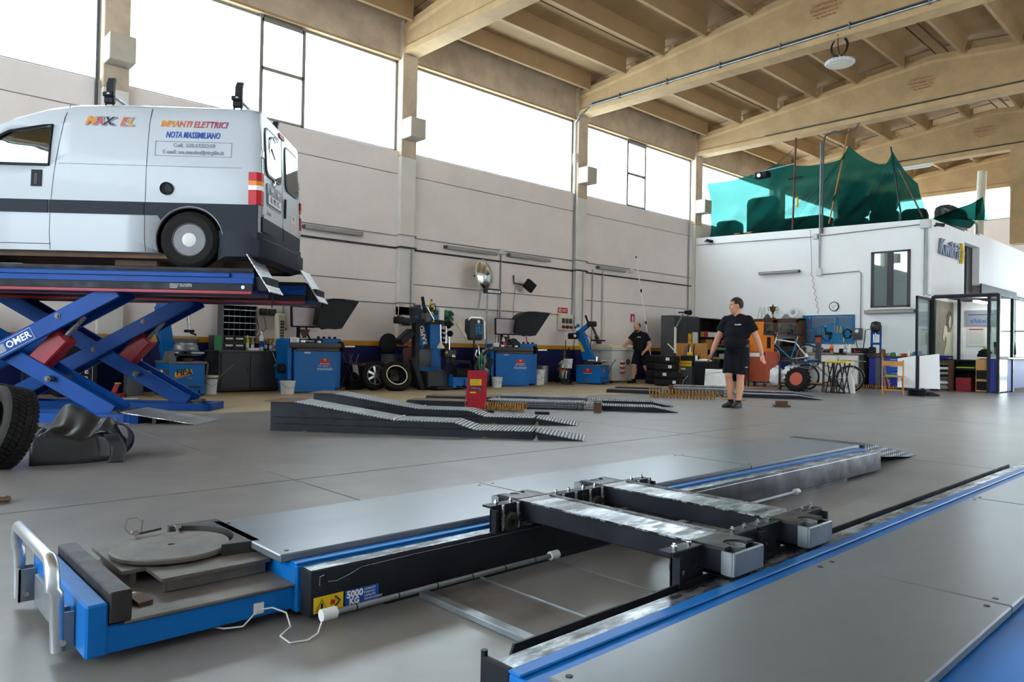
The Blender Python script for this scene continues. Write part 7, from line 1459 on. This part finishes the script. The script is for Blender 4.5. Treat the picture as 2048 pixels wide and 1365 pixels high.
for i in range(6): tool('spanner', .40+i*.05, 1.70-.02*i, .25-.02*(i % 3), 'zinc', '%s steel spanner from the left in the middle of the tool board' % ORD[i])
tool('pliers', .20, 2.0, .36, 'red', 'large red handled bolt cutter hanging at the left of the tool board')
tool('pliers', .68, 1.75, .2, 'black', 'black handled pliers in the middle of the tool board')
tool('pliers', 1.02, 1.72, .2, 'yellow', 'yellow handled pliers hanging left on the tool board'); tool('pliers', 1.12, 1.72, .2, 'yellow', 'yellow handled pliers hanging right on the tool board')
tool('hammer', .95, 1.98, .4, 'wood', 'hammer with wooden handle on the tool board')
TH('air_gun', 'black drill with cable hanging in the middle of the tool board', 'drill', OX-.08, 9.12, -90, 1.5)
P('body', 'black_plastic', f=lambda b: b.cbox(-.10, .10, -.03, .03, -.02, .05, .015).cbox(.02, .07, -.025, .025, -.16, 0, .01)); P('cord', 'black', f=lambda b: b.tube([(.04, 0, -.15), (0, 0, -.22), (-.1, 0, -.2), (-.18, 0, -.1)], .008, 5))
TH('cable_roll', 'black cable roll with yellow handle hanging at the right of the tool board', 'cable', OX-.07, 8.58, -90, 1.5)
P('roll', 'black', f=lambda b: [b.tube([(.12*math.cos(a*.4)*(1-.1*k), -.01*k, .13*math.sin(a*.4)) for a in range(16)], .012, 5) for k in range(3)], stuff=True); P('handle', 'yellow', f=lambda b: b.cyl((-.1, 0, -.12), (-.1, 0, -.24), .02))
TH('orange_tool', 'small orange power tools hanging low on the tool board', 'tool', OX-.07, 9.42, -90, 1.28)
P('body', 'rust_orange', f=lambda b: b.cbox(-.08, .08, -.03, .03, -.05, .12, .015)); P('head', 'black_plastic', f=lambda b: b.cbox(-.09, .10, -.03, .03, .12, .17, .01))
TH('power_distributor', 'grey socket panel with round lamp right of the tool board', 'fuse box', OX-.14, 8.42, -90, 1.33)
P('case', 'cabinet_grey', f=lambda b: b.cbox(0, .24, 0, .13, 0, .32, .015)); P('lamp', 'white', f=lambda b: b.cyl((.13, -.02, .24), (.13, 0, .24), .05, n=16)); P('socket', 'grey_plastic', f=lambda b: b.cbox(.04, .20, -.02, 0, .03, .08, .006)); P('socket', 'grey_plastic', f=lambda b: b.cbox(.04, .20, -.02, 0, .11, .16, .006)); P('cable', 'black', f=lambda b: b.tube([(.1, .0, 0), (.18, -.1, -.2), (.3, -.2, -.38)], .01, 5))
# grey workbench
TH('grey_workbench', 'light grey metal workbench under the tool board', 'workbench', 20.4, 9.15, -90)
P('cabinet', 'concrete_white', f=lambda b: b.cbox(0, 1.18, .02, .7, .06, .88, .006)); P('top', 'zinc', f=lambda b: b.cbox(-.25, 1.30, -.03, .72, .90, .945, .006)); P('door', 'concrete_white', f=lambda b: b.cbox(.03, .58, 0, .02, .09, .86, .004)); P('door', 'concrete_white', f=lambda b: b.cbox(.60, 1.15, 0, .02, .09, .86, .004)); P('end_panel', 'dark_steel', f=lambda b: b.cbox(1.18, 1.30, -.01, .7, 0, .90, .006))
def bitem(name, label, cat, y, z, f, x=20.6): TH(name, label, cat, x, y, -90, z); f()
bottle('orange spray bottle with red cap on the grey workbench', 20.6, 8.80, .945, .05, .26, 'orange', 'red', 'red')
bottle('small dark flask with red cap on the grey workbench', 20.6, 8.42, .945, .05, .20, 'print_grey', 'white', 'red')
bottle('cream flask with red cap on the grey workbench', 20.6, 8.28, .945, .05, .28, 'cream', 'white', 'red')
TH('tool_case', 'black tool case with red latches on the grey workbench', 'case', 20.5, 8.22, -90, .945)
P('case', 'black_plastic', f=lambda b: b.cbox(0, .42, 0, .3, 0, .14, .015)); P('latch', 'red', f=lambda b: b.tube([(.10, -.01, .10), (.10, -.02, .04), (.24, -.02, .04), (.24, -.01, .10)], .012, 6))
for i, (y, w, h, mt, cn) in enumerate(((8.98, .12, .1, 'cabinet_dark', 'dark grey'), (8.65, .1, .08, 'white_dull', 'white'), (8.55, .09, .12, 'black', 'black'), (9.3, .25, .14, 'cabinet_dark', 'wide dark grey'), (9.2, .16, .1, 'wood', 'brown'))):
    o = MB().cbox(0, .14, -w, 0, 0, h, .008).build('parts_box', mt); o.location = (20.5, y, .946); tag(o, '%s box lying on the grey workbench' % cn, 'box')
o = MB().box(0, .004, -.22, 0, 0, .18).build('paper_sheet', 'paper'); o.location = (OX-.02, 8.36, 1.06); tag(o, 'white paper sheet pinned on the wall above the tool case', 'paper')
# drill press
TH('drill_press', 'blue bench press with dark motor head beside the office window', 'drill press', 20.6, 7.62, -90, .90)
P('column', 'blue_omer', f=lambda b: b.cbox(-.13, -.08, .0, .06, .0, .80, .01)); P('column', 'blue_omer', f=lambda b: b.cbox(.10, .14, .0, .06, .0, .80, .01)); P('crossbar', 'blue_omer', f=lambda b: b.cbox(-.13, .14, -.01, .07, .28, .34, .01)); P('crossbar', 'blue_omer', f=lambda b: b.cbox(-.13, .14, -.01, .07, .56, .62, .01)); P('motor', 'dark_steel', f=lambda b: b.sph((.0, .02, .76), (.14, .14, .16)).cbox(-.10, .11, -.08, .1, .66, .90, .03)); P('spindle', 'steel', f=lambda b: b.cyl((0, .0, .60), (0, 0, .38), .02)); P('base', 'dark_steel', f=lambda b: b.cbox(-.16, .16, -.1, .14, 0, .05, .01)); P('vice', 'black_paint', f=lambda b: b.cbox(-.13, .02, -.14, .02, .05, .22, .02)); P('hose', 'black', f=lambda b: b.tube([(-.12, 0, .70), (-.26, 0, .68), (-.30, 0, .3), (-.31, -.1, -.4), (-.30, -.1, -.85)], .012, 5))
# blue drawer bench
TH('drawer_bench', 'dark blue workbench with drawers right of the grey workbench', 'workbench', 20.4, 7.72, -90)
P('body', 'navy', f=lambda b: b.cbox(.0, 1.25, .03, .7, .08, .84, .008)); P('top', 'dark_steel', f=lambda b: b.cbox(-.03, 1.28, 0, .72, .84, .885, .006)); P('leg_panel', 'cabinet_grey', f=lambda b: b.box(.18, .30, .02, .03, .05, .84))
for i, z in enumerate((.66, .48, .30)): q = P('drawer', 'label_blue', f=lambda b: b.cbox(.33, 1.0, 0, .03, z, z+.17, .006)); P('handle', 'steel', q, f=lambda b: b.box(.55, .78, -.012, 0, z+.12, z+.14))
for i, (x, r_, h, mt, cn) in enumerate(((.28, .07, .18, 'rust_steel', 'rusty tin'), (.45, .05, .08, 'print_grey', 'grey tin'), (.55, .05, .1, 'green', 'green tin'), (.68, .06, .09, 'white_dull', 'white tin'), (.82, .05, .07, 'red', 'red tin'), (.95, .04, .16, 'white', 'white squeeze bottle'), (1.08, .06, .12, 'teal_wall', 'blue tin'), (1.2, .05, .14, 'label_blue', 'dark blue tin'))):
    o = MB().lathe([(.0001, 0), (r_, 0), (r_, h*.85), (r_*.9, h*.9), (r_*.5, h), (.0001, h)], 16).build('tin', mt); o.location = (20.62, 7.72-x, .886); tag(o, '%s standing on the dark blue workbench' % cn, 'tin')
coil('brown coiled air hose hanging from the dark blue workbench', [(20.36, 7.35, .90), (20.2, 7.2, .45), (20.0, 7.0, .055)], .045, 10, .010)
coil('brown coiled air hose lying along the foot of the workbenches', [(20.15, 8.3, .058), (20.1, 7.5, .058), (20.05, 6.9, .058)], .05, 24, .008)
# wires and pipes on the office wall
pipe('dark red spiral cable hanging on the office wall above the tool board', [(OX-.03+.0*i, 9.66-.006*i+.03*math.sin(i*1.1), 3.30-i*.033) for i in range(38)], .006, 'red_lift', 'cable', 'cable')
pipe('thin white cable hanging from the top of the office wall', [(OX-.03, 9.72, 4.6), (OX-.03, 9.68, 3.9), (OX-.03, 9.66, 3.3)], .008, 'print_grey', 'cable', 'cable')
pipe('vertical steel conduit down the office wall to a white box', [(OX-.04, 9.43, 7.15), (OX-.04, 9.43, 3.35)], .024)
pipe('bent dark hose rising from the office wall to the roof beam', [(OX-.04, 9.36, 4.45), (OX-.04, 9.36, 7.1), (OX-.04, 9.30, 7.32), (OX-.02, 9.05, 7.40), (OX, 8.75, 7.28), (OX, 8.45, 7.35), (OX, 8.35, 7.5)], .028, 'cabinet_grey', 'hose', 'hose')
pipe('horizontal twin conduit below the top of the office wall', [(OX-.03, 13.6, 4.50), (OX-.03, 9.6, 4.38), (OX-.03, 6.7, 4.42)], .012)
pipe('horizontal conduit from the white box to the socket panel', [(OX-.03, 9.40, 3.24), (OX-.03, 8.30, 3.27), (OX-.03, 8.24, 3.22), (OX-.03, 8.24, 1.66)], .014)
pipe('vertical conduit on the office wall near the corner', [(OX-.03, 6.62, 4.40), (OX-.03, 6.62, 2.5)], .016)
pipe('vertical thin pipe on the office wall near the corner beside the conduit', [(OX-.03, 6.56, 4.40), (OX-.03, 6.56, 2.55), (OX-.03, 6.45, 2.5)], .014)
for lb, y, z, w, h in (('small white junction box on the conduit of the office wall', 9.5, 3.20, .16, .22), ('small white junction box high on the office wall', 9.62, 4.30, .14, .16), ('white cable box at the top corner of the office', 6.72, 4.30, .26, .24)):
    TH('junction_box', lb, 'junction box', OX-.1, y, -90, z); P('case', 'white_dull', f=lambda b: b.cbox(0, w, 0, .095, 0, h, .01)); P('lid', 'white_dull', f=lambda b: b.cbox(.01, w-.01, -.008, 0, .01, h-.01, .003))
for lb, y, z, s in (('security camera at the top corner of the office pointing aside', 6.40, 4.36, 1), ('small black security camera at the left end of the office wall', 13.3, 4.62, -1)):
    TH('security_camera', lb, 'camera', OX-.12, y, -90, z); P('arm', 'black_paint', f=lambda b: b.tube([(0, .12, 0), (.05, .02, -.04), (.16, 0, -.02)], .018, 6)); P('housing', 'black_plastic', f=lambda b: b.cbox(.10, .32, -.05, .05, -.02, .07, .01, T=RZ(-20 if s > 0 else 20) @ RY(15)))
# sign
sg = thing('wall_sign', 'raised grey company lettering with yellow arrow on the office side wall', 'sign', (22.5, OY-.02, 3.85))
text('KwikFit', .62, FR((0, -.03, 0), (1, 0, 0), (0, 0, 1)), 'sign_grey' if 'sign_grey' in MATS else M('sign_grey', '7f8aa0', .4, .3, var=.05).name, sg, name='letters', th=.03, shear=.25, bold=.004, sx=.9)
MB().prism([(1.02, -.28), (1.14, -.28), (1.30, .02), (1.14, .30), (1.02, .30), (1.16, .02)], -.0, .06, FR((0, 0, 0), (1, 0, 0), (0, 0, 1))).build('arrow', 'yellow', sg)
# ================================================================ glass booth
bt = thing('glass_booth', 'glass reception booth with black frame and blue panels at the office corner', 'booth', (OX, 4.9, 0)); t = bt; O = TR(-OX, -4.9, 0)
def post(x, y, z0=0, z1=2.48, w=.035): P('post', 'black_paint', f=lambda b: b.box(x-w, x+w, y-w, y+w, z0, z1))
for x, y in ((OX+.03, 4.93), (OX+.03, 5.13), (OX+.03, 6.40), (22.55, 4.93), (24.1, 4.93), (25.7, 4.93), (22.62, 6.18)): post(x, y)
P('top_rail', 'black_paint', f=lambda b: b.box(OX, OX+.07, 4.9, 6.42, 2.42, 2.49).box(OX, 27, 4.9, 4.96, 2.44, 2.49))
P('side_panel', 'navy', f=lambda b: b.box(OX+.02, OX+.05, 4.96, 5.10, .03, .86)); P('side_pane', 'booth_glass', f=lambda b: b.box(OX+.03, OX+.036, 4.96, 5.10, .9, 2.42)); P('side_panel', 'navy', f=lambda b: b.box(OX+.07, 22.52, 4.92, 4.95, .03, .84))
P('front_pane', 'booth_glass', f=lambda b: b.box(OX+.07, 22.52, 4.93, 4.936, .92, 2.43)); P('front_pane', 'booth_glass', f=lambda b: b.box(22.6, 24.07, 4.93, 4.936, .92, 2.43)); P('counter', 'cream', f=lambda b: b.box(OX+.05, 27, 4.72, 5.35, .86, .90))
P('corrugated_front', 'chrome', f=lambda b: b.loft([[(OX+.07+i*.04, 4.905+(.012 if i % 2 else 0), z) for i in range(20)] for z in (.03, .84)], caps=False, closed=False))
P('roof', 'grey_plastic', f=lambda b: b.box(OX+.05, 27, 4.95, 6.4, 2.49, 2.52)); P('blue_band', 'navy', f=lambda b: b.box(22.55, 27, 4.90, 4.93, .1, .84))
P('shelf', 'wood', f=lambda b: b.box(OX+.06, OX+.5, 5.14, 5.42, .02, .84)); P('shelf_front', 'cardboard', f=lambda b: b.box(OX+.05, OX+.06, 5.14, 5.42, .6, .84)); P('shelf_hole', 'black', f=lambda b: b.box(OX+.045, OX+.052, 5.16, 5.40, .06, .28).box(OX+.045, OX+.052, 5.16, 5.40, .34, .56))
P('back_wall', 'office_paint', f=lambda b: b.box(22.9, 22.95, 4.96, 6.42, .0, 2.42)); P('desk', 'black_paint', f=lambda b: b.box(22.0, 22.8, 5.2, 6.38, .78, .82).box(22.3, 22.35, 5.2, 6.38, 0, .78)); P('green_board', 'lime', f=lambda b: b.cbox(21.6, 22.0, 5.55, 5.95, .60, .63, .005)); P('ledge', 'black_paint', f=lambda b: b.box(21.55, 22.1, 5.45, 6.05, .55, .60).box(21.8, 21.84, 5.7, 5.74, 0, .55))
P('ceiling_lamp', 'lamp_tube', f=lambda b: b.cbox(21.7, 22.6, 5.5, 5.62, 2.33, 2.38, .01))
# open glass door
TH('glass_door', 'open glass door leaf with black frame standing out from the office corner', 'door', 20.1, 6.42)
P('frame', 'black_paint', f=lambda b: b.box(0, .06, 0, .05, .10, 2.43).box(1.06, 1.12, 0, .05, .10, 2.43).box(0, 1.12, 0, .05, 2.37, 2.43).box(0, 1.12, 0, .05, .10, .20)); P('pane', 'booth_glass', f=lambda b: b.box(.05, 1.07, .022, .028, .19, 2.38)); P('floor_stop', 'black', f=lambda b: b.box(.5, .56, 0, .05, 0, .1)); P('handle', 'black', f=lambda b: b.cyl((.98, -.05, 1.2), (.98, -.05, 1.5), .014))
# poster on the office wall inside the booth
TH('poster', 'large sepia poster of a figure with raised arms beside the glass booth', 'poster', OX+1.4, 6.40, 0)
M('poster_base', '8a8577', .6, var=.35, scale=1.4); M('poster_light', 'c9c2ab', .6, var=.12, scale=3); M('poster_dark', '5a5348', .6, var=.15, scale=3)
T = FR((0, -.01, 0), (1, 0, 0), (0, 0, 1)) @ Matrix.Diagonal((1, 1, 1, 1))
P('sheet', 'poster_base', f=lambda b: b.box(-1.15, .85, 0, .01, .80, 2.40)); P('caption_strip', 'black', f=lambda b: b.box(-1.15, .85, -.004, 0, .80, .92)); text('feel the drive', .1, FXZ(-.1, -.006, .86), 'paper', t, th=.0005)
P('figure', 'poster_light', f=lambda b: b.prism([(-.55, .92), (.35, .92), (.25, 1.25), (.22, 1.45), (.45, 1.75), (.55, 2.15), (.40, 2.38), (.28, 2.36), (.36, 2.1), (.2, 1.78), (.1, 1.72), (.02, 1.58), (-.1, 1.56), (-.2, 1.7), (-.5, 1.75), (-.62, 1.4), (-.5, 1.3), (-.4, 1.5), (-.3, 1.3)], .001, .003, T)); P('figure_face', 'poster_light', f=lambda b: b.sph((-.02, -.008, 1.88), (.13, .003, .19), 16, 9)); P('figure_hair', 'poster_dark', f=lambda b: b.prism([(-.2, 1.55), (-.08, 1.62), (-.14, 1.85), (-.04, 2.05), (.1, 2.0), (.06, 2.12), (-.1, 2.16), (-.26, 2.05), (-.3, 1.8)], .004, .006, T))
# things inside the booth
o = MB().box(0, .004, -.42, 0, 0, .52).build('price_list', 'paper'); o.location = (22.88, 6.05, 1.2); tag(o, 'printed white price list on the back wall of the booth', 'notice')
q = MB().box(-.002, 0, -.38, -.04, .44, .47).build('print', 'label_red', o)
for i in range(7): MB().box(-.002, 0, -.38, -.04, .08+i*.05, .085+i*.05).build('print_line', 'print_grey', o)
bd2 = thing('booth_sign', 'pale grey company sign board on the back wall inside the booth', 'sign', (22.87, 6.1, 2.0)); MB().box(-.01, 0, -.75, 0, -.25, .18).build('board', 'print_grey', bd2); MB().box(-.015, -.01, -.7, -.08, .05, .065).build('stripe', 'label_black', bd2)
text('KwikFit', .16, FR((-.012, -.38, -.12), (0, 1, 0), (0, 0, 1)), 'label_blue', bd2, shear=.2)
for i, (x, y, z, s, mt, nm, lb) in enumerate(((21.55, 6.25, .82, (.15, .25, .10), 'navy', 'paper_tray', 'dark blue stack of paper trays in the booth entrance'), (21.3, 6.15, 0, (.18, .2, .36), 'cream', 'carton', 'white carton on the floor in the booth entrance'), (21.6, 5.75, 0, (.3, .35, .35), 'red_lift', 'crate', 'dark red crate on the floor inside the booth'), (21.5, 5.25, .842, (.3, .25, .02), 'black', 'folder', 'black folder on the shelf end of the booth'), (21.42, 5.28, .10, (.02, .2, .18), 'grey_plastic', 'parcel', 'grey parcel in the lower hole of the booth shelf'))):
    o = MB().cbox(-s[0]/2, s[0]/2, -s[1]/2, s[1]/2, 0, s[2], .008).build(nm, mt); o.location = (x, y, z+.001); tag(o, lb, nm.replace('_', ' '))
bag('black bag with green strap on the shelf end inside the booth', 21.55, 5.30, (.12, .16, .14), .86); t.children[0].data.materials[0] = MATS['black_plastic']; t.children[1].data.materials[0] = MATS['lime']
TH('magazine_rack', 'dark rack full of magazines and papers at the left side of the booth entrance', 'rack', 21.1, 6.42, -90)
P('frame', 'wood_dark', f=lambda b: b.box(0, .03, 0, .4, 0, .80).box(.42, .45, 0, .4, 0, .80).box(0, .45, .38, .4, 0, .8))
for i in range(6): P('magazines', ('print_grey', 'paper', 'cabinet_grey')[i % 3], f=lambda b: b.box(.03, .42, .02, .36, .06+i*.125, .12+i*.125)); P('shelf_board', 'wood_dark', f=lambda b: b.box(.03, .42, 0, .38, .04+i*.125, .055+i*.125))
TH('monitor', 'slanted computer monitor on the booth counter', 'monitor', 22.7, 5.1, -60, .90)
P('panel', 'black_plastic', f=lambda b: b.cbox(-.25, .25, -.02, .02, .08, .42, .008, T=RX(-15))); P('foot', 'zinc', f=lambda b: b.cbox(-.1, .1, -.08, .1, 0, .015, .004).cyl((0, .03, .01), (0, .05, .15), .02))
# ================================================================ store on top of the office
M('net_green', '1f7f6c', .8, var=.1, scale=6)
def netmat():
    m = bpy.data.materials.new('net'); m.use_nodes = True; MATS['net'] = m; nt = m.node_tree; N = nt.nodes; L = nt.links; N.remove(N['Principled BSDF'])
    tr = N.new('ShaderNodeBsdfTransparent'); tr.inputs[0].default_value = (.10, .30, .27, 1); d = N.new('ShaderNodeBsdfDiffuse'); d.inputs[0].default_value = (.006, .022, .020, 1); tl = N.new('ShaderNodeBsdfTranslucent'); tl.inputs[0].default_value = (.012, .16, .13, 1)
    a = N.new('ShaderNodeMixShader'); a.inputs[0].default_value = .5; L.new(d.outputs[0], a.inputs[1]); L.new(tl.outputs[0], a.inputs[2])
    n = N.new('ShaderNodeTexNoise'); n.inputs['Scale'].default_value = 1.5; mr = N.new('ShaderNodeMapRange'); mr.inputs[3].default_value = .55; mr.inputs[4].default_value = .85; L.new(n.outputs['Fac'], mr.inputs[0])
    x = N.new('ShaderNodeMixShader'); L.new(mr.outputs[0], x.inputs[0]); L.new(tr.outputs[0], x.inputs[1]); L.new(a.outputs[0], x.inputs[2]); L.new(x.outputs[0], N['Material Output'].inputs[0])
netmat()
NX = OX+.28
def net(label, top, bot, sag, nz=14, cells=16):
    t_ = thing('safety_net', label, 'net', (NX, top[0][0], bot[0][1])); b = MB(); n = len(top); cols_ = []
    for i in range(n-1):
        for k in range(cells):
            f = k/cells; y = top[i][0]+(top[i+1][0]-top[i][0])*f; z = top[i][1]+(top[i+1][1]-top[i][1])*f-sag[i]*4*f*(1-f); xo = (top[i][2] if len(top[i]) > 2 else 0)*(1-f)+(top[i+1][2] if len(top[i+1]) > 2 else 0)*f
            cols_.append((y, z, xo))
    cols_.append((top[-1][0], top[-1][1], top[-1][2] if len(top[-1]) > 2 else 0))
    by0, by1 = bot[0][0], bot[-1][0]; N_ = len(cols_)
    for i, (y, z, xo) in enumerate(cols_):
        yb = by0+(by1-by0)*i/(N_-1); zb = bot[0][1]+(bot[-1][1]-bot[0][1])*i/(N_-1)
        for j in range(nz+1):
            g = j/nz; yy = y+(yb-y)*g; zz = z+(zb-z)*g; fold = .07*math.sin(g*9+i*.35)*math.sin(math.pi*g)+.05*math.sin(i*.9+g*3)*g*(1-g)*3
            b.v.append((xo*(1-g)+fold+.12*math.sin(math.pi*g), yy-top[0][0], zz-bot[0][1]))
    for i in range(N_-1):
        for j in range(nz): b.f.append([i*(nz+1)+j, (i+1)*(nz+1)+j, (i+1)*(nz+1)+j+1, i*(nz+1)+j+1])
    b.build('mesh_sheet', 'net', t_, ang=180); return t_
net('translucent green safety net hung across the store above the office front', [(13.45, 6.62), (10.90, 6.85), (9.0, 6.62), (8.75, 7.0), (7.75, 6.25), (7.55, 6.6), (6.9, 5.6)], [(13.3, 4.74), (6.7, 4.56)], [.14, .12, .02, .12, .04, .1])
net('short green net scrap hanging at the right end of the store', [(6.55, 4.75, 3.0), (6.5, 5.9, 4.6), (6.45, 5.2, 4.9)], [(6.6, 4.6), (6.5, 4.6)], [.35, .05])
for k, (lb, y0, z0, y1, z1, mt) in enumerate((('brown steel post rising from the office wall to the third beam', 10.36, 4.70, 10.29, 7.5, 'rust_red'), ('slanted wooden pole holding up the green net', 9.35, 4.65, 8.70, 7.9, 'wood'), ('second slanted pole under the right peak of the green net', 7.3, 4.6, 7.62, 6.75, 'cabinet_dark'), ('third slanted pole at the right end of the green net', 6.75, 4.6, 7.4, 6.1, 'rust_steel'))):
    if mt == 'rust_red': M('rust_red', '5a3028', .6, var=.15)
    o = MB().cyl((NX-.12 if k == 0 else NX+.05, y0, z0), (NX-.12 if k == 0 else NX+.05, y1, z1), .03 if k == 0 else .022, n=8).build('pole', mt); tag(o, lb, 'pole')
TH('swing_projector', 'projector on a horizontal arm fixed to the brown steel post', 'projector', NX-.12, 10.3, -90, 6.72)
P('arm', 'zinc', f=lambda b: b.cyl((0, 0, 0), (-1.25, 0, -.08), .03)); P('stay', 'dark_steel', f=lambda b: b.cyl((0, 0, .5), (-.75, 0, -.03), .008)); P('body', 'black_plastic', f=lambda b: b.cbox(-1.3, -.85, -.15, .15, -.28, -.10, .03)); P('lens', 'steel', f=lambda b: b.cyl((-1.1, -.19, -.22), (-1.1, -.1, -.2), .06)); P('cable_ring', 'dark_steel', f=lambda b: b.tube([(.22*math.cos(a*.4), .1*math.sin(a*.4), -.45) for a in range(16)], .012, 5, closed=True)); P('grip', 'yellow', f=lambda b: b.cbox(.06, .12, -.05, .0, -1.35, -1.05, .01))
# things stored behind the net
def store(name, label, cat, x, y, z, s, mat, rz=0, bev=.08):
    o = MB().cbox(-s[0]/2, s[0]/2, -s[1]/2, s[1]/2, 0, s[2], bev, seg=2).build(name, mat); o.location = (x, y, z); o.rotation_euler = (0, 0, rz); tag(o, label, cat)
ZT = 4.46
store('car_seat', 'dark car seat back standing behind the green net, left', 'seat', 23.0, 12.2, ZT, (.5, 1.1, 1.75), 'cabinet_dark', .1, .2)
store('covered_pile', 'dark slanted covered pile behind the green net at the far left', 'pile', 22.5, 13.15, ZT, (.8, .75, .95), 'cabinet_dark', .2, .12)
store('covered_pile', 'low dark covered pile behind the middle of the green net', 'pile', 22.9, 10.7, ZT, (.9, 1.7, .85), 'black_plastic', 0, .2)
store('carton', 'brown cardboard sheet lying on the office top edge', 'box', 21.75, 11.9, ZT, (.5, 1.4, .35), 'cardboard', 0, .01)
for i, (y, z, s) in enumerate(((9.25, 0, (.85, .85, .7)), (9.2, .7, (.8, .8, .55)), (9.15, 1.25, (.6, .7, .5)), (8.28, 0, (.85, .75, .8)), (8.35, .8, (.8, .8, .5)), (7.45, 0, (.8, .7, .7)))):
    store('bundled_tyres', 'dark wrapped bundle behind the green net, %s' % ('bottom left of the heap', 'middle of the left column', 'top of the heap', 'bottom middle of the heap', 'upper one of the middle column', 'lowest at the right')[i], 'bundle', 23.0, y, ZT+z+.001, s, 'black_plastic', .05*i, .15)
store('car_seat', 'grey car seat lying at the right end of the office roof', 'seat', 25.4, 7.2, ZT, (1.6, .6, 1.1), 'cabinet_grey', 0, .2)
o = MB().tube([(23.2, 6.78, ZT), (23.2, 6.78, 5.15), (26.5, 6.78, 5.15), (26.6, 6.78, ZT)], .04, 8).build('guard_rail', 'zinc'); tag(o, 'grey tube guard rail on the office roof edge', 'rail')
o = MB().cyl((26.85, 6.80, 4.70), (26.95, 6.75, 6.9), .13, n=12).build('rolled_cover', 'cream'); tag(o, 'pale rolled cover leaning upright against the concrete pillar', 'roll')
TH('strip_light', 'strip light under the fourth roof beam above the green net', 'light', CX[6]-.1, 9.9, -90, 7.42)
P('body', 'white_dull', f=lambda b: b.cbox(0, 1.6, -.06, .06, 0, .1, .01)); P('tube', 'white', f=lambda b: b.cyl((.05, 0, -.02), (1.55, 0, -.02), .02))
